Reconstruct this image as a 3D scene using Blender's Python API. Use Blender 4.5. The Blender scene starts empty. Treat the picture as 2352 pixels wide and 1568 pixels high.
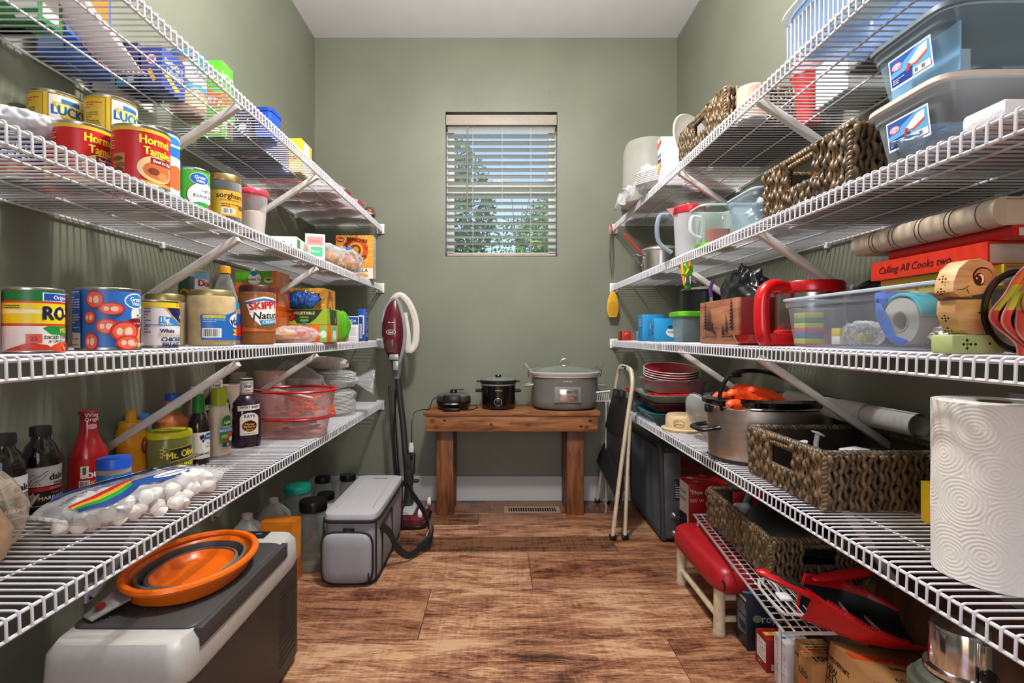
import bpy, bmesh, math, random
from math import sin, cos, pi, radians, sqrt, atan2
from mathutils import Vector, Matrix, noise
R = random.Random(7)
SC = bpy.context.scene
COL = SC.collection
# ---------------- camera ----------------
EYE = 0.977
cam = bpy.data.objects.new('camera', bpy.data.cameras.new('camera'))
COL.objects.link(cam)
cam.location = (0, 0, EYE)
cam.rotation_euler = (pi / 2, 0, 0)
cam.data.sensor_width = 36
cam.data.lens = 36 * 1200 / 2352
cam.data.shift_x = (1176 - 1142) / 2352
cam.data.shift_y = -(784 - 770) / 2352
cam.data.clip_start = 0.02
SC.camera = cam
# ---------------- world, lights, exposure ----------------
w = bpy.data.worlds.new('world'); SC.world = w; w.use_nodes = True
nt = w.node_tree; nt.nodes.clear()
wo = nt.nodes.new('ShaderNodeOutputWorld'); bg = nt.nodes.new('ShaderNodeBackground')
sky = nt.nodes.new('ShaderNodeTexSky'); sky.sky_type = 'NISHITA'
sky.sun_disc = False; sky.sun_elevation = radians(48); sky.sun_rotation = radians(200)
bg.inputs[1].default_value = 0.22
tint = nt.nodes.new('ShaderNodeMix'); tint.data_type = 'RGBA'; tint.blend_type = 'MULTIPLY'; tint.inputs[0].default_value = 1; tint.inputs[7].default_value = (1.0, .88, 1.06, 1)
nt.links.new(sky.outputs[0], tint.inputs[6]); nt.links.new(tint.outputs[2], bg.inputs[0]); nt.links.new(bg.outputs[0], wo.inputs[0])

def light(name, kind, loc, energy, color, **k):
    d = bpy.data.lights.new(name, kind); d.energy = energy; d.color = color
    for a, b in k.items():
        if a != 'rot': setattr(d, a, b)
    o = bpy.data.objects.new(name, d); o.location = loc; COL.objects.link(o)
    if 'rot' in k: o.rotation_euler = k['rot']
    return o
light('ceiling_bulb', 'POINT', (0.0, 1.30, 2.42), 86, (1.0, 0.97, 0.93), shadow_soft_size=0.07)
light('fill_light', 'AREA', (0.0, -1.15, 1.55), 10, (1.0, 0.97, 0.93), shape='RECTANGLE', size=0.9, size_y=1.7, rot=(radians(90), 0, 0))  # added soft fill at the doorway behind the camera, not a known lamp
light('outdoor_sun', 'SUN', (0, 8, 8), 3.5, (1.0, 0.96, 0.9), angle=0.01, rot=(radians(45), 0, radians(-62)))
SC.view_settings.view_transform = 'Standard'
SC.view_settings.look = 'None'
SC.view_settings.exposure = 0.45
SC.view_settings.gamma = 1
SC.view_settings.use_curve_mapping = False

# ---------------- materials ----------------
def lin(h):
    h = h.lstrip('#')
    return [((int(h[i:i+2], 16) / 255 + .055) / 1.055) ** 2.4 if int(h[i:i+2], 16) > 10 else int(h[i:i+2], 16) / 255 / 12.92 for i in (0, 2, 4)]
MC = {}
def _new(key):
    m = bpy.data.materials.new(key); m.use_nodes = True
    n = m.node_tree.nodes; n.clear()
    out = n.new('ShaderNodeOutputMaterial')
    return m, m.node_tree, out
def _ramp(t, fac, stops):
    r = t.nodes.new('ShaderNodeValToRGB'); e = r.color_ramp.elements
    while len(e) < len(stops): e.new(0.5)
    for i, (p, c) in enumerate(stops):
        e[i].position = p; e[i].color = (*c, 1)
    t.links.new(fac, r.inputs[0]); return r
def _noise(t, scale, detail=3, sc=None, coord='Object', rough=.5):
    tc = t.nodes.new('ShaderNodeTexCoord'); nz = t.nodes.new('ShaderNodeTexNoise')
    nz.inputs['Scale'].default_value = scale; nz.inputs['Detail'].default_value = detail; nz.inputs['Roughness'].default_value = rough
    if sc:
        mp = t.nodes.new('ShaderNodeMapping'); mp.inputs['Scale'].default_value = sc
        t.links.new(tc.outputs[coord], mp.inputs[0]); t.links.new(mp.outputs[0], nz.inputs['Vector'])
    else: t.links.new(tc.outputs[coord], nz.inputs['Vector'])
    return nz
def _bump(t, b, h, strength, dist=.002):
    bp = t.nodes.new('ShaderNodeBump'); bp.inputs['Strength'].default_value = strength; bp.inputs['Distance'].default_value = dist
    t.links.new(h, bp.inputs['Height']); t.links.new(bp.outputs[0], b.inputs['Normal'])
def pm(col, rough=.45, metal=0., var=.06, ns=60., bump=0., nsc=None, trans=0., coat=0., dist=.002):
    """plain procedural surface: colour with a little noise, optional bump"""
    key = f'surf_{col}_{rough}_{metal}_{var}_{ns}_{bump}_{nsc}_{trans}_{coat}'
    if key in MC: return MC[key]
    m, t, out = _new(key)
    b = t.nodes.new('ShaderNodeBsdfPrincipled'); c = lin(col)
    nz = _noise(t, ns, 3, nsc)
    r = _ramp(t, nz.outputs[0], [(.3, [x * (1 - var) for x in c]), (.7, [min(1, x * (1 + var)) for x in c])])
    t.links.new(r.outputs[0], b.inputs['Base Color'])
    b.inputs['Roughness'].default_value = rough; b.inputs['Metallic'].default_value = metal
    b.inputs['Transmission Weight'].default_value = trans; b.inputs['Coat Weight'].default_value = coat
    if bump: _bump(t, b, nz.outputs[0], bump, dist)
    t.links.new(b.outputs[0], out.inputs[0]); MC[key] = m; return m
def clear(col='#eef4f6', a=.12, rough=.08, spec=.8, edge=.45):
    """thin clear plastic or glass: see-through, a little body colour, shiny at grazing angles"""
    key = f'clear_{col}_{a}_{rough}_{spec}_{edge}'
    if key in MC: return MC[key]
    m, t, out = _new(key); L = t.links
    tr = t.nodes.new('ShaderNodeBsdfTransparent'); c = lin(col)
    tr.inputs[0].default_value = (*[.35 + .65 * x for x in c], 1)
    b = t.nodes.new('ShaderNodeBsdfPrincipled'); b.inputs['Base Color'].default_value = (*c, 1); b.inputs['Roughness'].default_value = rough
    b.inputs['Specular IOR Level'].default_value = spec
    lw = t.nodes.new('ShaderNodeLayerWeight'); lw.inputs[0].default_value = .35
    nz = _noise(t, 25, 2)
    mr = t.nodes.new('ShaderNodeMapRange'); mr.inputs[3].default_value = a; mr.inputs[4].default_value = min(1, a + edge)
    L.new(lw.outputs['Facing'], mr.inputs[0])
    mu = t.nodes.new('ShaderNodeMath'); mu.operation = 'MULTIPLY_ADD'; mu.inputs[1].default_value = .06; L.new(nz.outputs[0], mu.inputs[0]); L.new(mr.outputs[0], mu.inputs[2])
    mx = t.nodes.new('ShaderNodeMixShader'); L.new(mu.outputs[0], mx.inputs[0]); L.new(tr.outputs[0], mx.inputs[1]); L.new(b.outputs[0], mx.inputs[2])
    L.new(mx.outputs[0], out.inputs[0]); MC[key] = m; return m
def wood(cols, ns=9, sc=(1, 1, 1), rough=.5, key='wood', bump=.3, rnd=True):
    k = key + str(cols) + str(ns) + str(sc)
    if k in MC: return MC[k]
    m, t, out = _new(key); L = t.links
    b = t.nodes.new('ShaderNodeBsdfPrincipled'); b.inputs['Roughness'].default_value = rough
    tc = t.nodes.new('ShaderNodeTexCoord'); oi = t.nodes.new('ShaderNodeObjectInfo'); va = t.nodes.new('ShaderNodeVectorMath'); va.operation = 'MULTIPLY_ADD'
    cb = t.nodes.new('ShaderNodeCombineXYZ')
    for i in range(3): L.new(oi.outputs['Random'], cb.inputs[i])
    va.inputs[1].default_value = (37, 53, 71) if rnd else (0, 0, 0)
    L.new(cb.outputs[0], va.inputs[0]); L.new(tc.outputs['Object'], va.inputs[2])
    mp = t.nodes.new('ShaderNodeMapping'); mp.inputs['Scale'].default_value = sc; L.new(va.outputs[0], mp.inputs[0])
    nz = t.nodes.new('ShaderNodeTexNoise'); nz.inputs['Scale'].default_value = ns; nz.inputs['Detail'].default_value = 8; nz.inputs['Roughness'].default_value = .62; nz.inputs['Distortion'].default_value = .6
    L.new(mp.outputs[0], nz.inputs['Vector'])
    n = len(cols)
    r = _ramp(t, nz.outputs[0], [(.30 + .4 * i / (n - 1), lin(c)) for i, c in enumerate(cols)])
    L.new(r.outputs[0], b.inputs['Base Color']); _bump(t, b, nz.outputs[0], bump)
    L.new(b.outputs[0], out.inputs[0]); MC[k] = m; return m
def perobj(cols, rough=.6, ns=40, key='fibre', bump=.5):
    if key in MC: return MC[key]
    m, t, out = _new(key); L = t.links
    b = t.nodes.new('ShaderNodeBsdfPrincipled'); b.inputs['Roughness'].default_value = rough
    oi = t.nodes.new('ShaderNodeObjectInfo'); nz = _noise(t, ns, 3)
    ad = t.nodes.new('ShaderNodeMath'); ad.operation = 'MULTIPLY_ADD'; ad.inputs[1].default_value = .45
    L.new(oi.outputs['Random'], ad.inputs[0]); 
    mu = t.nodes.new('ShaderNodeMath'); mu.operation = 'MULTIPLY'; mu.inputs[1].default_value = .6; L.new(nz.outputs[0], mu.inputs[0]); L.new(mu.outputs[0], ad.inputs[2])
    n = len(cols); r = _ramp(t, ad.outputs[0], [(.12 + .72 * i / (n - 1), lin(c)) for i, c in enumerate(cols)])
    L.new(r.outputs[0], b.inputs['Base Color']); _bump(t, b, nz.outputs[0], bump)
    L.new(b.outputs[0], out.inputs[0]); MC[key] = m; return m
def pr(c): return pm(c, .38, 0, .03, 200, 0, None, 0, 0)   # printed ink
WHITEC = pm('#e9e8e6', .35, 0, .03, 40)
STEEL = pm('#c9c6c0', .28, 1., .08, 30, 0, (1, 1, 14))
TIN = pm('#b9b6ae', .3, 1., .08, 60)
CHROME = pm('#d8d8d8', .12, 1., .03, 20)
GLASS = clear('#f2f6f4', .05, .03, 1.0, .5)
BLACKP = pm('#0d0d0e', .28, 0, .2, 60)
BLACKM = pm('#141414', .55, 0, .2, 60)

# ---------------- mesh builder ----------------
class M:
    def __init__(s): s.v = []; s.f = []; s.m = []
    def add(s, vs, fs, m=0, X=None):
        o = len(s.v)
        s.v += [tuple(X @ Vector(p)) for p in vs] if X else [tuple(p) for p in vs]
        s.f += [tuple(i + o for i in f) for f in fs]; s.m += [m] * len(fs); return s
    def box(s, a, b, m=0, X=None):
        (x, y, z), (p, q, r) = a, b
        return s.add([(x,y,z),(p,y,z),(p,q,z),(x,q,z),(x,y,r),(p,y,r),(p,q,r),(x,q,r)],
                     [(0,3,2,1),(4,5,6,7),(0,1,5,4),(1,2,6,5),(2,3,7,6),(3,0,4,7)], m, X)
    def loft(s, prof, seg=32, n=2., m=0, c=(0, 0), X=None, capb=True, capt=True):
        """prof: (rx, ry, z) or (rx, ry, z, cx, cy); superellipse exponent n"""
        vs = []; fs = []; k = len(prof)
        for p in prof:
            rx, ry, z = p[:3]; cx, cy = (p[3], p[4]) if len(p) > 3 else c
            for i in range(seg):
                a = 2 * pi * i / seg; ca, sa = cos(a), sin(a)
                x = abs(ca) ** (2 / n) * (1 if ca >= 0 else -1); y = abs(sa) ** (2 / n) * (1 if sa >= 0 else -1)
                vs.append((cx + rx * x, cy + ry * y, z))
        for j in range(k - 1):
            for i in range(seg):
                a = j * seg + i; b = j * seg + (i + 1) % seg
                fs.append((a, b, b + seg, a + seg))
        if capb: fs.append(tuple(range(seg))[::-1])
        if capt: fs.append(tuple(range((k - 1) * seg, k * seg)))
        return s.add(vs, fs, m, X)
    def lathe(s, prof, seg=32, m=0, c=(0, 0), X=None, capb=True, capt=True):
        return s.loft([(r, r, z) for r, z in prof], seg, 2., m, c, X, capb, capt)
    def tube(s, pts, r, seg=6, m=0, closed=False, X=None, flat=1.):
        pts = [Vector(p) for p in pts]; n = len(pts); rr = r if isinstance(r, (list, tuple)) else [r] * n
        vs = []; fs = []; up = None
        for i, p in enumerate(pts):
            if closed: d = pts[(i + 1) % n] - pts[i - 1]
            else: d = pts[min(i + 1, n - 1)] - pts[max(i - 1, 0)]
            d.normalize()
            if up is None: up = Vector((0, 0, 1)) if abs(d.z) < .9 else Vector((1, 0, 0))
            u = up - d * up.dot(d)
            if u.length < 1e-4: u = d.orthogonal()
            u.normalize(); up = u; w = d.cross(u)
            for k in range(seg):
                a = 2 * pi * k / seg
                vs.append(p + (u * cos(a) * flat + w * sin(a)) * rr[i])
        for i in range(n if closed else n - 1):
            for k in range(seg):
                a = i * seg + k; b = i * seg + (k + 1) % seg; j = (i + 1) % n * seg
                fs.append((a, b, j + (k + 1) % seg, j + k))
        if not closed: fs += [tuple(range(seg))[::-1], tuple(range((n - 1) * seg, n * seg))]
        return s.add(vs, fs, m, X)
    def prism(s, poly, z0, z1, m=0, X=None):
        n = len(poly)
        return s.add([(x, y, z0) for x, y in poly] + [(x, y, z1) for x, y in poly],
                     [tuple(range(n))[::-1], tuple(range(n, 2 * n))] + [(i, (i + 1) % n, n + (i + 1) % n, n + i) for i in range(n)], m, X)
    def grid(s, fn, nu, nv, m=0, cu=False, X=None):
        vs = [fn(i / nu, j / nv) for j in range(nv + 1) for i in range(nu + (0 if cu else 1))]
        w = nu if cu else nu + 1
        return s.add(vs, [(j * w + i, j * w + (i + 1) % w, (j + 1) * w + (i + 1) % w, (j + 1) * w + i) for j in range(nv) for i in range(nu)], m, X)
    def mesh(s, name, mats, smooth=True, ang=35, bevel=0, bseg=2):
        me = bpy.data.meshes.new(name); me.from_pydata(s.v, [], s.f)
        for x in (mats if isinstance(mats, (list, tuple)) else [mats]): me.materials.append(x)
        me.polygons.foreach_set('material_index', s.m)
        bm = bmesh.new(); bm.from_mesh(me)
        bmesh.ops.recalc_face_normals(bm, faces=bm.faces)
        if bevel:
            ed = [e for e in bm.edges if len(e.link_faces) == 2 and e.calc_face_angle(0) > radians(30)]
            bmesh.ops.bevel(bm, geom=ed, offset=bevel, segments=bseg, affect='EDGES', profile=.5, clamp_overlap=True)
        bm.to_mesh(me); bm.free()
        if smooth:
            me.polygons.foreach_set('use_smooth', [True] * len(me.polygons)); me.set_sharp_from_angle(angle=radians(ang))
        return me
def T(name, label, cat, loc=(0, 0, 0), rz=0., group=None, rot=None):
    o = bpy.data.objects.new(name, None); COL.objects.link(o); o.empty_display_size = .05
    o.location = loc; o.rotation_euler = rot if rot else (0, 0, rz)
    o['label'] = label; o['category'] = cat
    if group: o['group'] = group
    return o
def O(name, me, parent=None, loc=None, rz=None, rot=None, label=None):
    o = bpy.data.objects.new(name, me); COL.objects.link(o)
    if parent: o.parent = parent
    if loc: o.location = loc
    if rz is not None: o.rotation_euler = (0, 0, rz)
    if rot is not None: o.rotation_euler = rot
    if label: o['label'] = label
    return o
def P(name, b, mats, parent, bevel=0, smooth=True, ang=35, label=None, stuff=False, bseg=2):
    o = O(name, b.mesh(name, mats, smooth, ang, bevel, bseg), parent, label=label)
    if stuff: o['kind'] = 'stuff'
    return o
def struct(name, b, mats, parent=None, bevel=0, smooth=False):
    o = O(name, b.mesh(name, mats, smooth, 35, bevel), parent)
    if not parent: o['kind'] = 'structure'
    return o
def TR(x=0, y=0, z=0, rx=0, ry=0, rz=0):
    return Matrix.Translation((x, y, z)) @ Matrix.Rotation(rz, 4, 'Z') @ Matrix.Rotation(ry, 4, 'Y') @ Matrix.Rotation(rx, 4, 'X')
def arc(cx, cy, r, a0, a1, n, ry=None):
    ry = r if ry is None else ry
    return [(cx + r * cos(radians(a0 + (a1 - a0) * i / n)), cy + ry * sin(radians(a0 + (a1 - a0) * i / n))) for i in range(n + 1)]

# ---------------- printed artwork (flat shapes laid on a surface) ----------------
TX = {}
def glyphs(s):
    if s not in TX:
        c = bpy.data.curves.new('t', 'FONT'); c.body = s; c.resolution_u = 2
        c.align_x = 'CENTER'
        o = bpy.data.objects.new('t', c); COL.objects.link(o)
        me = bpy.data.meshes.new_from_object(o)
        vs = [(v.co.x, v.co.y) for v in me.vertices]; fs = [tuple(p.vertices) for p in me.polygons]
        bpy.data.objects.remove(o); bpy.data.curves.remove(c); bpy.data.meshes.remove(me)
        TX[s] = (vs, fs)
    return TX[s]
EPS = .00022
def art(spec, sc, fn, name, parent, step=None, e=EPS, label=None, clip=None):
    """spec: list of shapes in percent units; sc: metres per unit; fn(u, v, k) puts a point on the surface, k metres off it"""
    bm = bmesh.new(); cols = []; layers = []
    def put(vs, fs, col, k):
        if col not in cols: cols.append(col)
        ci = cols.index(col)
        bv = [bm.verts.new((x, y, k * 1e-4)) for x, y in vs]
        for f in fs:
            try: bf = bm.faces.new([bv[i] for i in f]); bf.material_index = ci
            except ValueError: pass
    k = 1
    for q in spec:
        k += 1; t = q[0]
        if t == 'r':
            _, x, y, w, h, c = q
            put([(x-w/2,y-h/2),(x+w/2,y-h/2),(x+w/2,y+h/2),(x-w/2,y+h/2)], [(0,1,2,3)], c, k)
        elif t == 'e':
            _, x, y, a, b, c = q
            n = 28; put([(x+a*cos(2*pi*i/n), y+b*sin(2*pi*i/n)) for i in range(n)], [tuple(range(n))], c, k)
        elif t == 'p': put(q[1], [tuple(range(len(q[1])))], q[2], k)
        elif t == 't':
            _, s, x, y, h, c = q[:6]; o = q[6] if len(q) > 6 else {}
            vs, fs = glyphs(s); g = h / .7; sh = o.get('sh', 0); sx = o.get('sx', 1); ro = radians(o.get('ro', 0))
            W = [((a + b * sh) * g * sx, (b - .35) * g) for a, b in vs]
            W = [(x + a * cos(ro) - b * sin(ro), y + a * sin(ro) + b * cos(ro)) for a, b in W]
            if 'b' in o:
                d = o['b'] * h
                for dx, dy in ((-d, 0), (d, 0), (0, d)): put([(a + dx, b + dy) for a, b in W], fs, c, k)
            put(W, fs, c, k + .5 if 'b' in o else k)
        elif t == 'l':   # rows of print too small to read
            _, x, y, w, h, n, c = q
            rr = random.Random(int(abs(x * 7 + y * 3 + w)) + n); lh = h / n
            for i in range(n):
                yy = y + h / 2 - lh * (i + .5); xx = x - w / 2; 
                while xx < x + w / 2 - w * .06:
                    ww = min(w * rr.uniform(.08, .25), x + w / 2 - xx)
                    put([(xx, yy-lh*.22), (xx+ww, yy-lh*.22), (xx+ww, yy+lh*.22), (xx, yy+lh*.22)], [(0,1,2,3)], c, k); xx += ww + w * .04
                    if rr.random() < .12: break
        elif t == 'b':   # barcode
            _, x, y, w, h = q
            put([(x-w/2,y-h/2),(x+w/2,y-h/2),(x+w/2,y+h/2),(x-w/2,y+h/2)], [(0,1,2,3)], '#f4f2ee', k); k += 1
            rr = random.Random(5); xx = x - w * .42
            while xx < x + w * .4:
                ww = w * rr.choice((.015, .03, .045)); put([(xx,y-h*.38),(xx+ww,y-h*.38),(xx+ww,y+h*.42),(xx,y+h*.42)], [(0,1,2,3)], '#1a1a1a', k); xx += ww + w * rr.choice((.02, .035))
        elif t == 'f':   # rectangular frame
            _, x, y, w, h, d, c = q
            for a, b, ww, hh in ((x, y+h/2, w, d), (x, y-h/2, w, d), (x-w/2, y, d, h), (x+w/2, y, d, h)): put([(a-ww/2,b-hh/2),(a+ww/2,b-hh/2),(a+ww/2,b+hh/2),(a-ww/2,b+hh/2)], [(0,1,2,3)], c, k)
        elif t == 'o':   # outline ring
            _, x, y, a, b, wd, c = q; n = 28
            put([(x+a*cos(2*pi*i/n), y+b*sin(2*pi*i/n)) for i in range(n)] + [(x+(a-wd)*cos(2*pi*i/n), y+(b-wd)*sin(2*pi*i/n)) for i in range(n)],
                [(i, (i+1) % n, n+(i+1) % n, n+i) for i in range(n)], c, k)
        elif t == 's':   # stroke along points
            _, pts, wd, c = q; L = []; Rr = []
            for i, (x, y) in enumerate(pts):
                a = pts[max(0, i-1)]; b = pts[min(len(pts)-1, i+1)]; dx, dy = b[0]-a[0], b[1]-a[1]; d = sqrt(dx*dx+dy*dy) or 1
                L.append((x-dy/d*wd/2, y+dx/d*wd/2)); Rr.append((x+dy/d*wd/2, y-dx/d*wd/2))
            n = len(pts); put(L + Rr, [(i, i+1, n+i+1, n+i) for i in range(n-1)], c, k)
    if clip:
        for ax, lim in enumerate(clip):
            for sg in (-1, 1):
                n = [0, 0, 0]; n[ax] = sg; c_ = [0, 0, 0]; c_[ax] = sg * lim
                bmesh.ops.bisect_plane(bm, geom=bm.verts[:] + bm.edges[:] + bm.faces[:], plane_co=c_, plane_no=n, dist=1e-6, clear_outer=True)
    if step:
        us = [v.co.x for v in bm.verts]; u = math.ceil(min(us) / step) * step; mx = max(us)
        while u < mx:
            bmesh.ops.bisect_plane(bm, geom=bm.verts[:] + bm.edges[:] + bm.faces[:], plane_co=(u, 0, 0), plane_no=(1, 0, 0), dist=1e-5); u += step
    K = 1e4
    for v in bm.verts: v.co = fn(v.co.x * sc, v.co.y * sc, e + 7e-5 * v.co.z * K)
    me = bpy.data.meshes.new(name); bm.to_mesh(me); bm.free()
    for c in cols: me.materials.append(pr(c) if isinstance(c, str) else c)
    if step: me.polygons.foreach_set('use_smooth', [True] * len(me.polygons))
    return O(name, me, parent, label=label)
def wrap(r, z0, a0=0.):
    """round a cylinder of radius r, artwork centre at angle a0, height z0"""
    return lambda u, v, k: ((r + k) * cos(a0 + u / r), (r + k) * sin(a0 + u / r), z0 + v)
def flat(o, u, v):
    o, u, v = Vector(o), Vector(u), Vector(v); n = u.cross(v)
    return lambda a, b, k: o + u * a + v * b + n * k
# ---------------- room ----------------
XL, XR, YB, YF, ZC = -1.083, 1.067, 3.10, -1.0, 2.742
WX0, WX1, WZ0, WZ1 = -.307, .357, 1.437, 2.303
def wallmat():
    m, t, out = _new('sage_wall_paint'); b = t.nodes.new('ShaderNodeBsdfPrincipled'); b.inputs['Roughness'].default_value = .42
    n1 = _noise(t, 2.5, 4); n2 = _noise(t, 130, 2)
    r = _ramp(t, n1.outputs[0], [(.35, lin('#747767')), (.65, lin('#7c7f6f'))])
    t.links.new(r.outputs[0], b.inputs['Base Color']); _bump(t, b, n2.outputs[0], .22, .003)
    t.links.new(b.outputs[0], out.inputs[0]); return m
WALL = wallmat()
CEIL = pm('#f0f0f4', .9, 0, .02, 8)
TRIMW = pm('#b9bab8', .45, 0, .03, 12)
t_ = .12
struct('wall_left', M().box((XL - t_, YF - t_, 0), (XL, YB + t_, ZC)), WALL)
struct('wall_right', M().box((XR, YF - t_, 0), (XR + t_, YB + t_, ZC)), WALL)
b = M()
b.box((XL, YB, 0), (WX0, YB + t_, ZC)).box((WX1, YB, 0), (XR, YB + t_, ZC)).box((WX0, YB, 0), (WX1, YB + t_, WZ0)).box((WX0, YB, WZ1), (WX1, YB + t_, ZC))
struct('wall_back', b, WALL)
b = M()
b.box((XL, YF - t_, 0), (-.45, YF, ZC)).box((.45, YF - t_, 0), (XR, YF, ZC)).box((-.45, YF - t_, 2.08), (.45, YF, ZC))
struct('wall_front', b, WALL)
struct('ceiling', M().box((XL - t_, YF - t_, ZC), (XR + t_, YB + t_, ZC + .1)), CEIL)
H = .145
struct('baseboard_back', M().box((XL, YB - .015, 0), (XR, YB, H)), TRIMW, bevel=.002)
struct('baseboard_left', M().box((XL, YF, 0), (XL + .015, YB - .015, H)), TRIMW, bevel=.002)
struct('baseboard_right', M().box((XR - .015, YF, 0), (XR, YB - .015, H)), TRIMW, bevel=.002)
# floor: planks laid left to right
fl = M().box((XL, YF - t_, -.03), (XR, YB, -.008))
floor = struct('floor', fl, pm('#2a1a10', .8))
def plankmat(name, cols, bands=0.):
    m, t, out = _new(name); L = t.links
    b = t.nodes.new('ShaderNodeBsdfPrincipled'); b.inputs['Roughness'].default_value = .38
    tc = t.nodes.new('ShaderNodeTexCoord'); oi = t.nodes.new('ShaderNodeObjectInfo')
    cb = t.nodes.new('ShaderNodeCombineXYZ'); va = t.nodes.new('ShaderNodeVectorMath'); va.operation = 'MULTIPLY_ADD'; va.inputs[1].default_value = (31, 47, 13)
    for i in range(3): L.new(oi.outputs['Random'], cb.inputs[i])
    L.new(cb.outputs[0], va.inputs[0]); L.new(tc.outputs['Object'], va.inputs[2])
    def nz(scale, sc, det, dis, ro):
        mp = t.nodes.new('ShaderNodeMapping'); mp.inputs['Scale'].default_value = sc; L.new(va.outputs[0], mp.inputs[0])
        n = t.nodes.new('ShaderNodeTexNoise'); n.inputs['Scale'].default_value = scale; n.inputs['Detail'].default_value = det
        n.inputs['Distortion'].default_value = dis; n.inputs['Roughness'].default_value = ro; L.new(mp.outputs[0], n.inputs['Vector']); return n
    big = nz(2.6, (1, 4.0, 1), 8, 1.3, .68); fine = nz(9, (1, 9, 1), 9, 1.2, .78); cross = nz(34, (2.6, .22, 1), 3, .2, .5)
    def mixf(a, b2, f):
        x = t.nodes.new('ShaderNodeMath'); x.operation = 'MULTIPLY_ADD'; x.inputs[1].default_value = f; L.new(b2, x.inputs[0]); L.new(a, x.inputs[2]); return x.outputs[0]
    base = t.nodes.new('ShaderNodeMath'); base.operation = 'MULTIPLY'; base.inputs[1].default_value = .78; L.new(big.outputs[0], base.inputs[0])
    v = mixf(base.outputs[0], fine.outputs[0], .62); v = mixf(v, cross.outputs[0], .12 + bands); v = mixf(v, nz(48, (1, 11, 1), 4, .4, .7).outputs[0], .30)
    o = .19 + bands * .45
    n = len(cols); r = _ramp(t, v, [(o + .52 + .30 * i / (n - 1), lin(c)) for i, c in enumerate(cols)])
    L.new(r.outputs[0], b.inputs['Base Color']); _bump(t, b, v, .3, .003)
    L.new(b.outputs[0], out.inputs[0]); return m
PL = [plankmat('floor_light_plank', ['#2b170f', '#5d3826', '#8f5e44', '#ae805e', '#c79f7c']),
      plankmat('floor_mid_plank', ['#26130b', '#4d2c1d', '#784a33', '#956548', '#ad7f5c']),
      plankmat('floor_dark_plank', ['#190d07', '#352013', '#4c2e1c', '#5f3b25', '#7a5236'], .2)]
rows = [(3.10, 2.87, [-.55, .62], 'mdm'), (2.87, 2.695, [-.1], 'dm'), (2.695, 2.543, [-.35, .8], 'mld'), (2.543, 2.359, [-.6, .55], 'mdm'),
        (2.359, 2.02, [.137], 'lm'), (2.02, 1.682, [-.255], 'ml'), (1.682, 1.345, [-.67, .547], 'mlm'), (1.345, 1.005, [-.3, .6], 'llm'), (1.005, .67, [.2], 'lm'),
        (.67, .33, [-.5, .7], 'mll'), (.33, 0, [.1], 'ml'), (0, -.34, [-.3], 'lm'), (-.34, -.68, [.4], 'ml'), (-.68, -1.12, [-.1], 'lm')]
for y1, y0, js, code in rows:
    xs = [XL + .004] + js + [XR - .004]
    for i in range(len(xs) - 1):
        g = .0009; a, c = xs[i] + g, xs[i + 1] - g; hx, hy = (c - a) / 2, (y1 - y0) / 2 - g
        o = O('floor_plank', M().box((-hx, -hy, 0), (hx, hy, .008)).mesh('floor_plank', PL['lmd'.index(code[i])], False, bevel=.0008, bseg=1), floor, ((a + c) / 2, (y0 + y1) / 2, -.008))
# window
win = T('window_1', 'x', 'x', ((WX0 + WX1) / 2, YB + .09, WZ0)); del win['label']; del win['category']; win['kind'] = 'structure'
ww, wh = WX1 - WX0, WZ1 - WZ0; fr = pm('#cfd3cf', .4); hw = ww / 2
b = M()
for z0, z1, d in ((0, .045, 0), (wh - .05, wh, 0), (wh / 2 - .03, wh / 2 + .03, -.012)): b.box((-hw, d, z0), (hw, .035, z1))
for sx in (-1, 1): b.box((min(sx * hw, sx * (hw - .045)), 0, 0), (max(sx * hw, sx * (hw - .045)), .035, wh))
P('window_frame', b, fr, win, .002)
for z0, z1 in ((.045, wh / 2 - .03), (wh / 2 + .03, wh - .05)): P('pane', M().box((-hw + .045, .016, z0), (hw - .045, .019, z1)), clear('#eef8ff', .02, .02, .8, .25), win)
b = M()
b.box((-hw, -.09, 0), (hw, 0, .008)); P('window_sill', b, pm('#8b9081', .5), win, .001)
# blind
bl = T('window_blind', 'off-white horizontal slat blind hanging in the window recess', 'blind', ((WX0 + WX1) / 2, YB + .035, WZ0 + .012))
SL = pm('#e6e8e0', .45, 0, .03, 30)
P('valance', M().box((-hw + .003, -.032, wh - .088), (hw - .003, -.026, wh - .028)).box((-hw + .012, -.02, wh - .075), (hw - .012, .03, wh - .03)), pm('#a89b90', .5), bl, .0015)
top = wh - .105; n = 18; pitch = (top - .045) / (n - .2)
sm = M()
sm.grid(lambda u, v: ((u - .5) * (ww - .02), (v - .5) * .05, .0028 * (1 - (2 * v - 1) ** 2) + .0014), 1, 6)
sm.grid(lambda u, v: ((u - .5) * (ww - .02), (v - .5) * .05, .0028 * (1 - (2 * v - 1) ** 2) - .0014), 1, 6)
sme = sm.mesh('slat', SL)
for i in range(n):
    O('slat', sme, bl, (0, 0, top - i * pitch), rot=(radians(-6 if i else -20), 0, 0))
P('bottom_rail', M().box((-hw + .008, -.024, 0), (hw - .008, .024, .016)), pm('#a89b90', .5), bl, .002)
for x in (-.17, .005, .175):
    P('ladder_cord', M().tube([(x, -.027, .01), (x, -.027, top)], .0009, 4).tube([(x, .027, .01), (x, .027, top)], .0009, 4), WHITEC, bl)
P('wand', M().tube([(-.20, -.038, wh - .1), (-.203, -.04, wh - .6)], .004, 8), pm('#8f8577', .4), bl)
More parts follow.
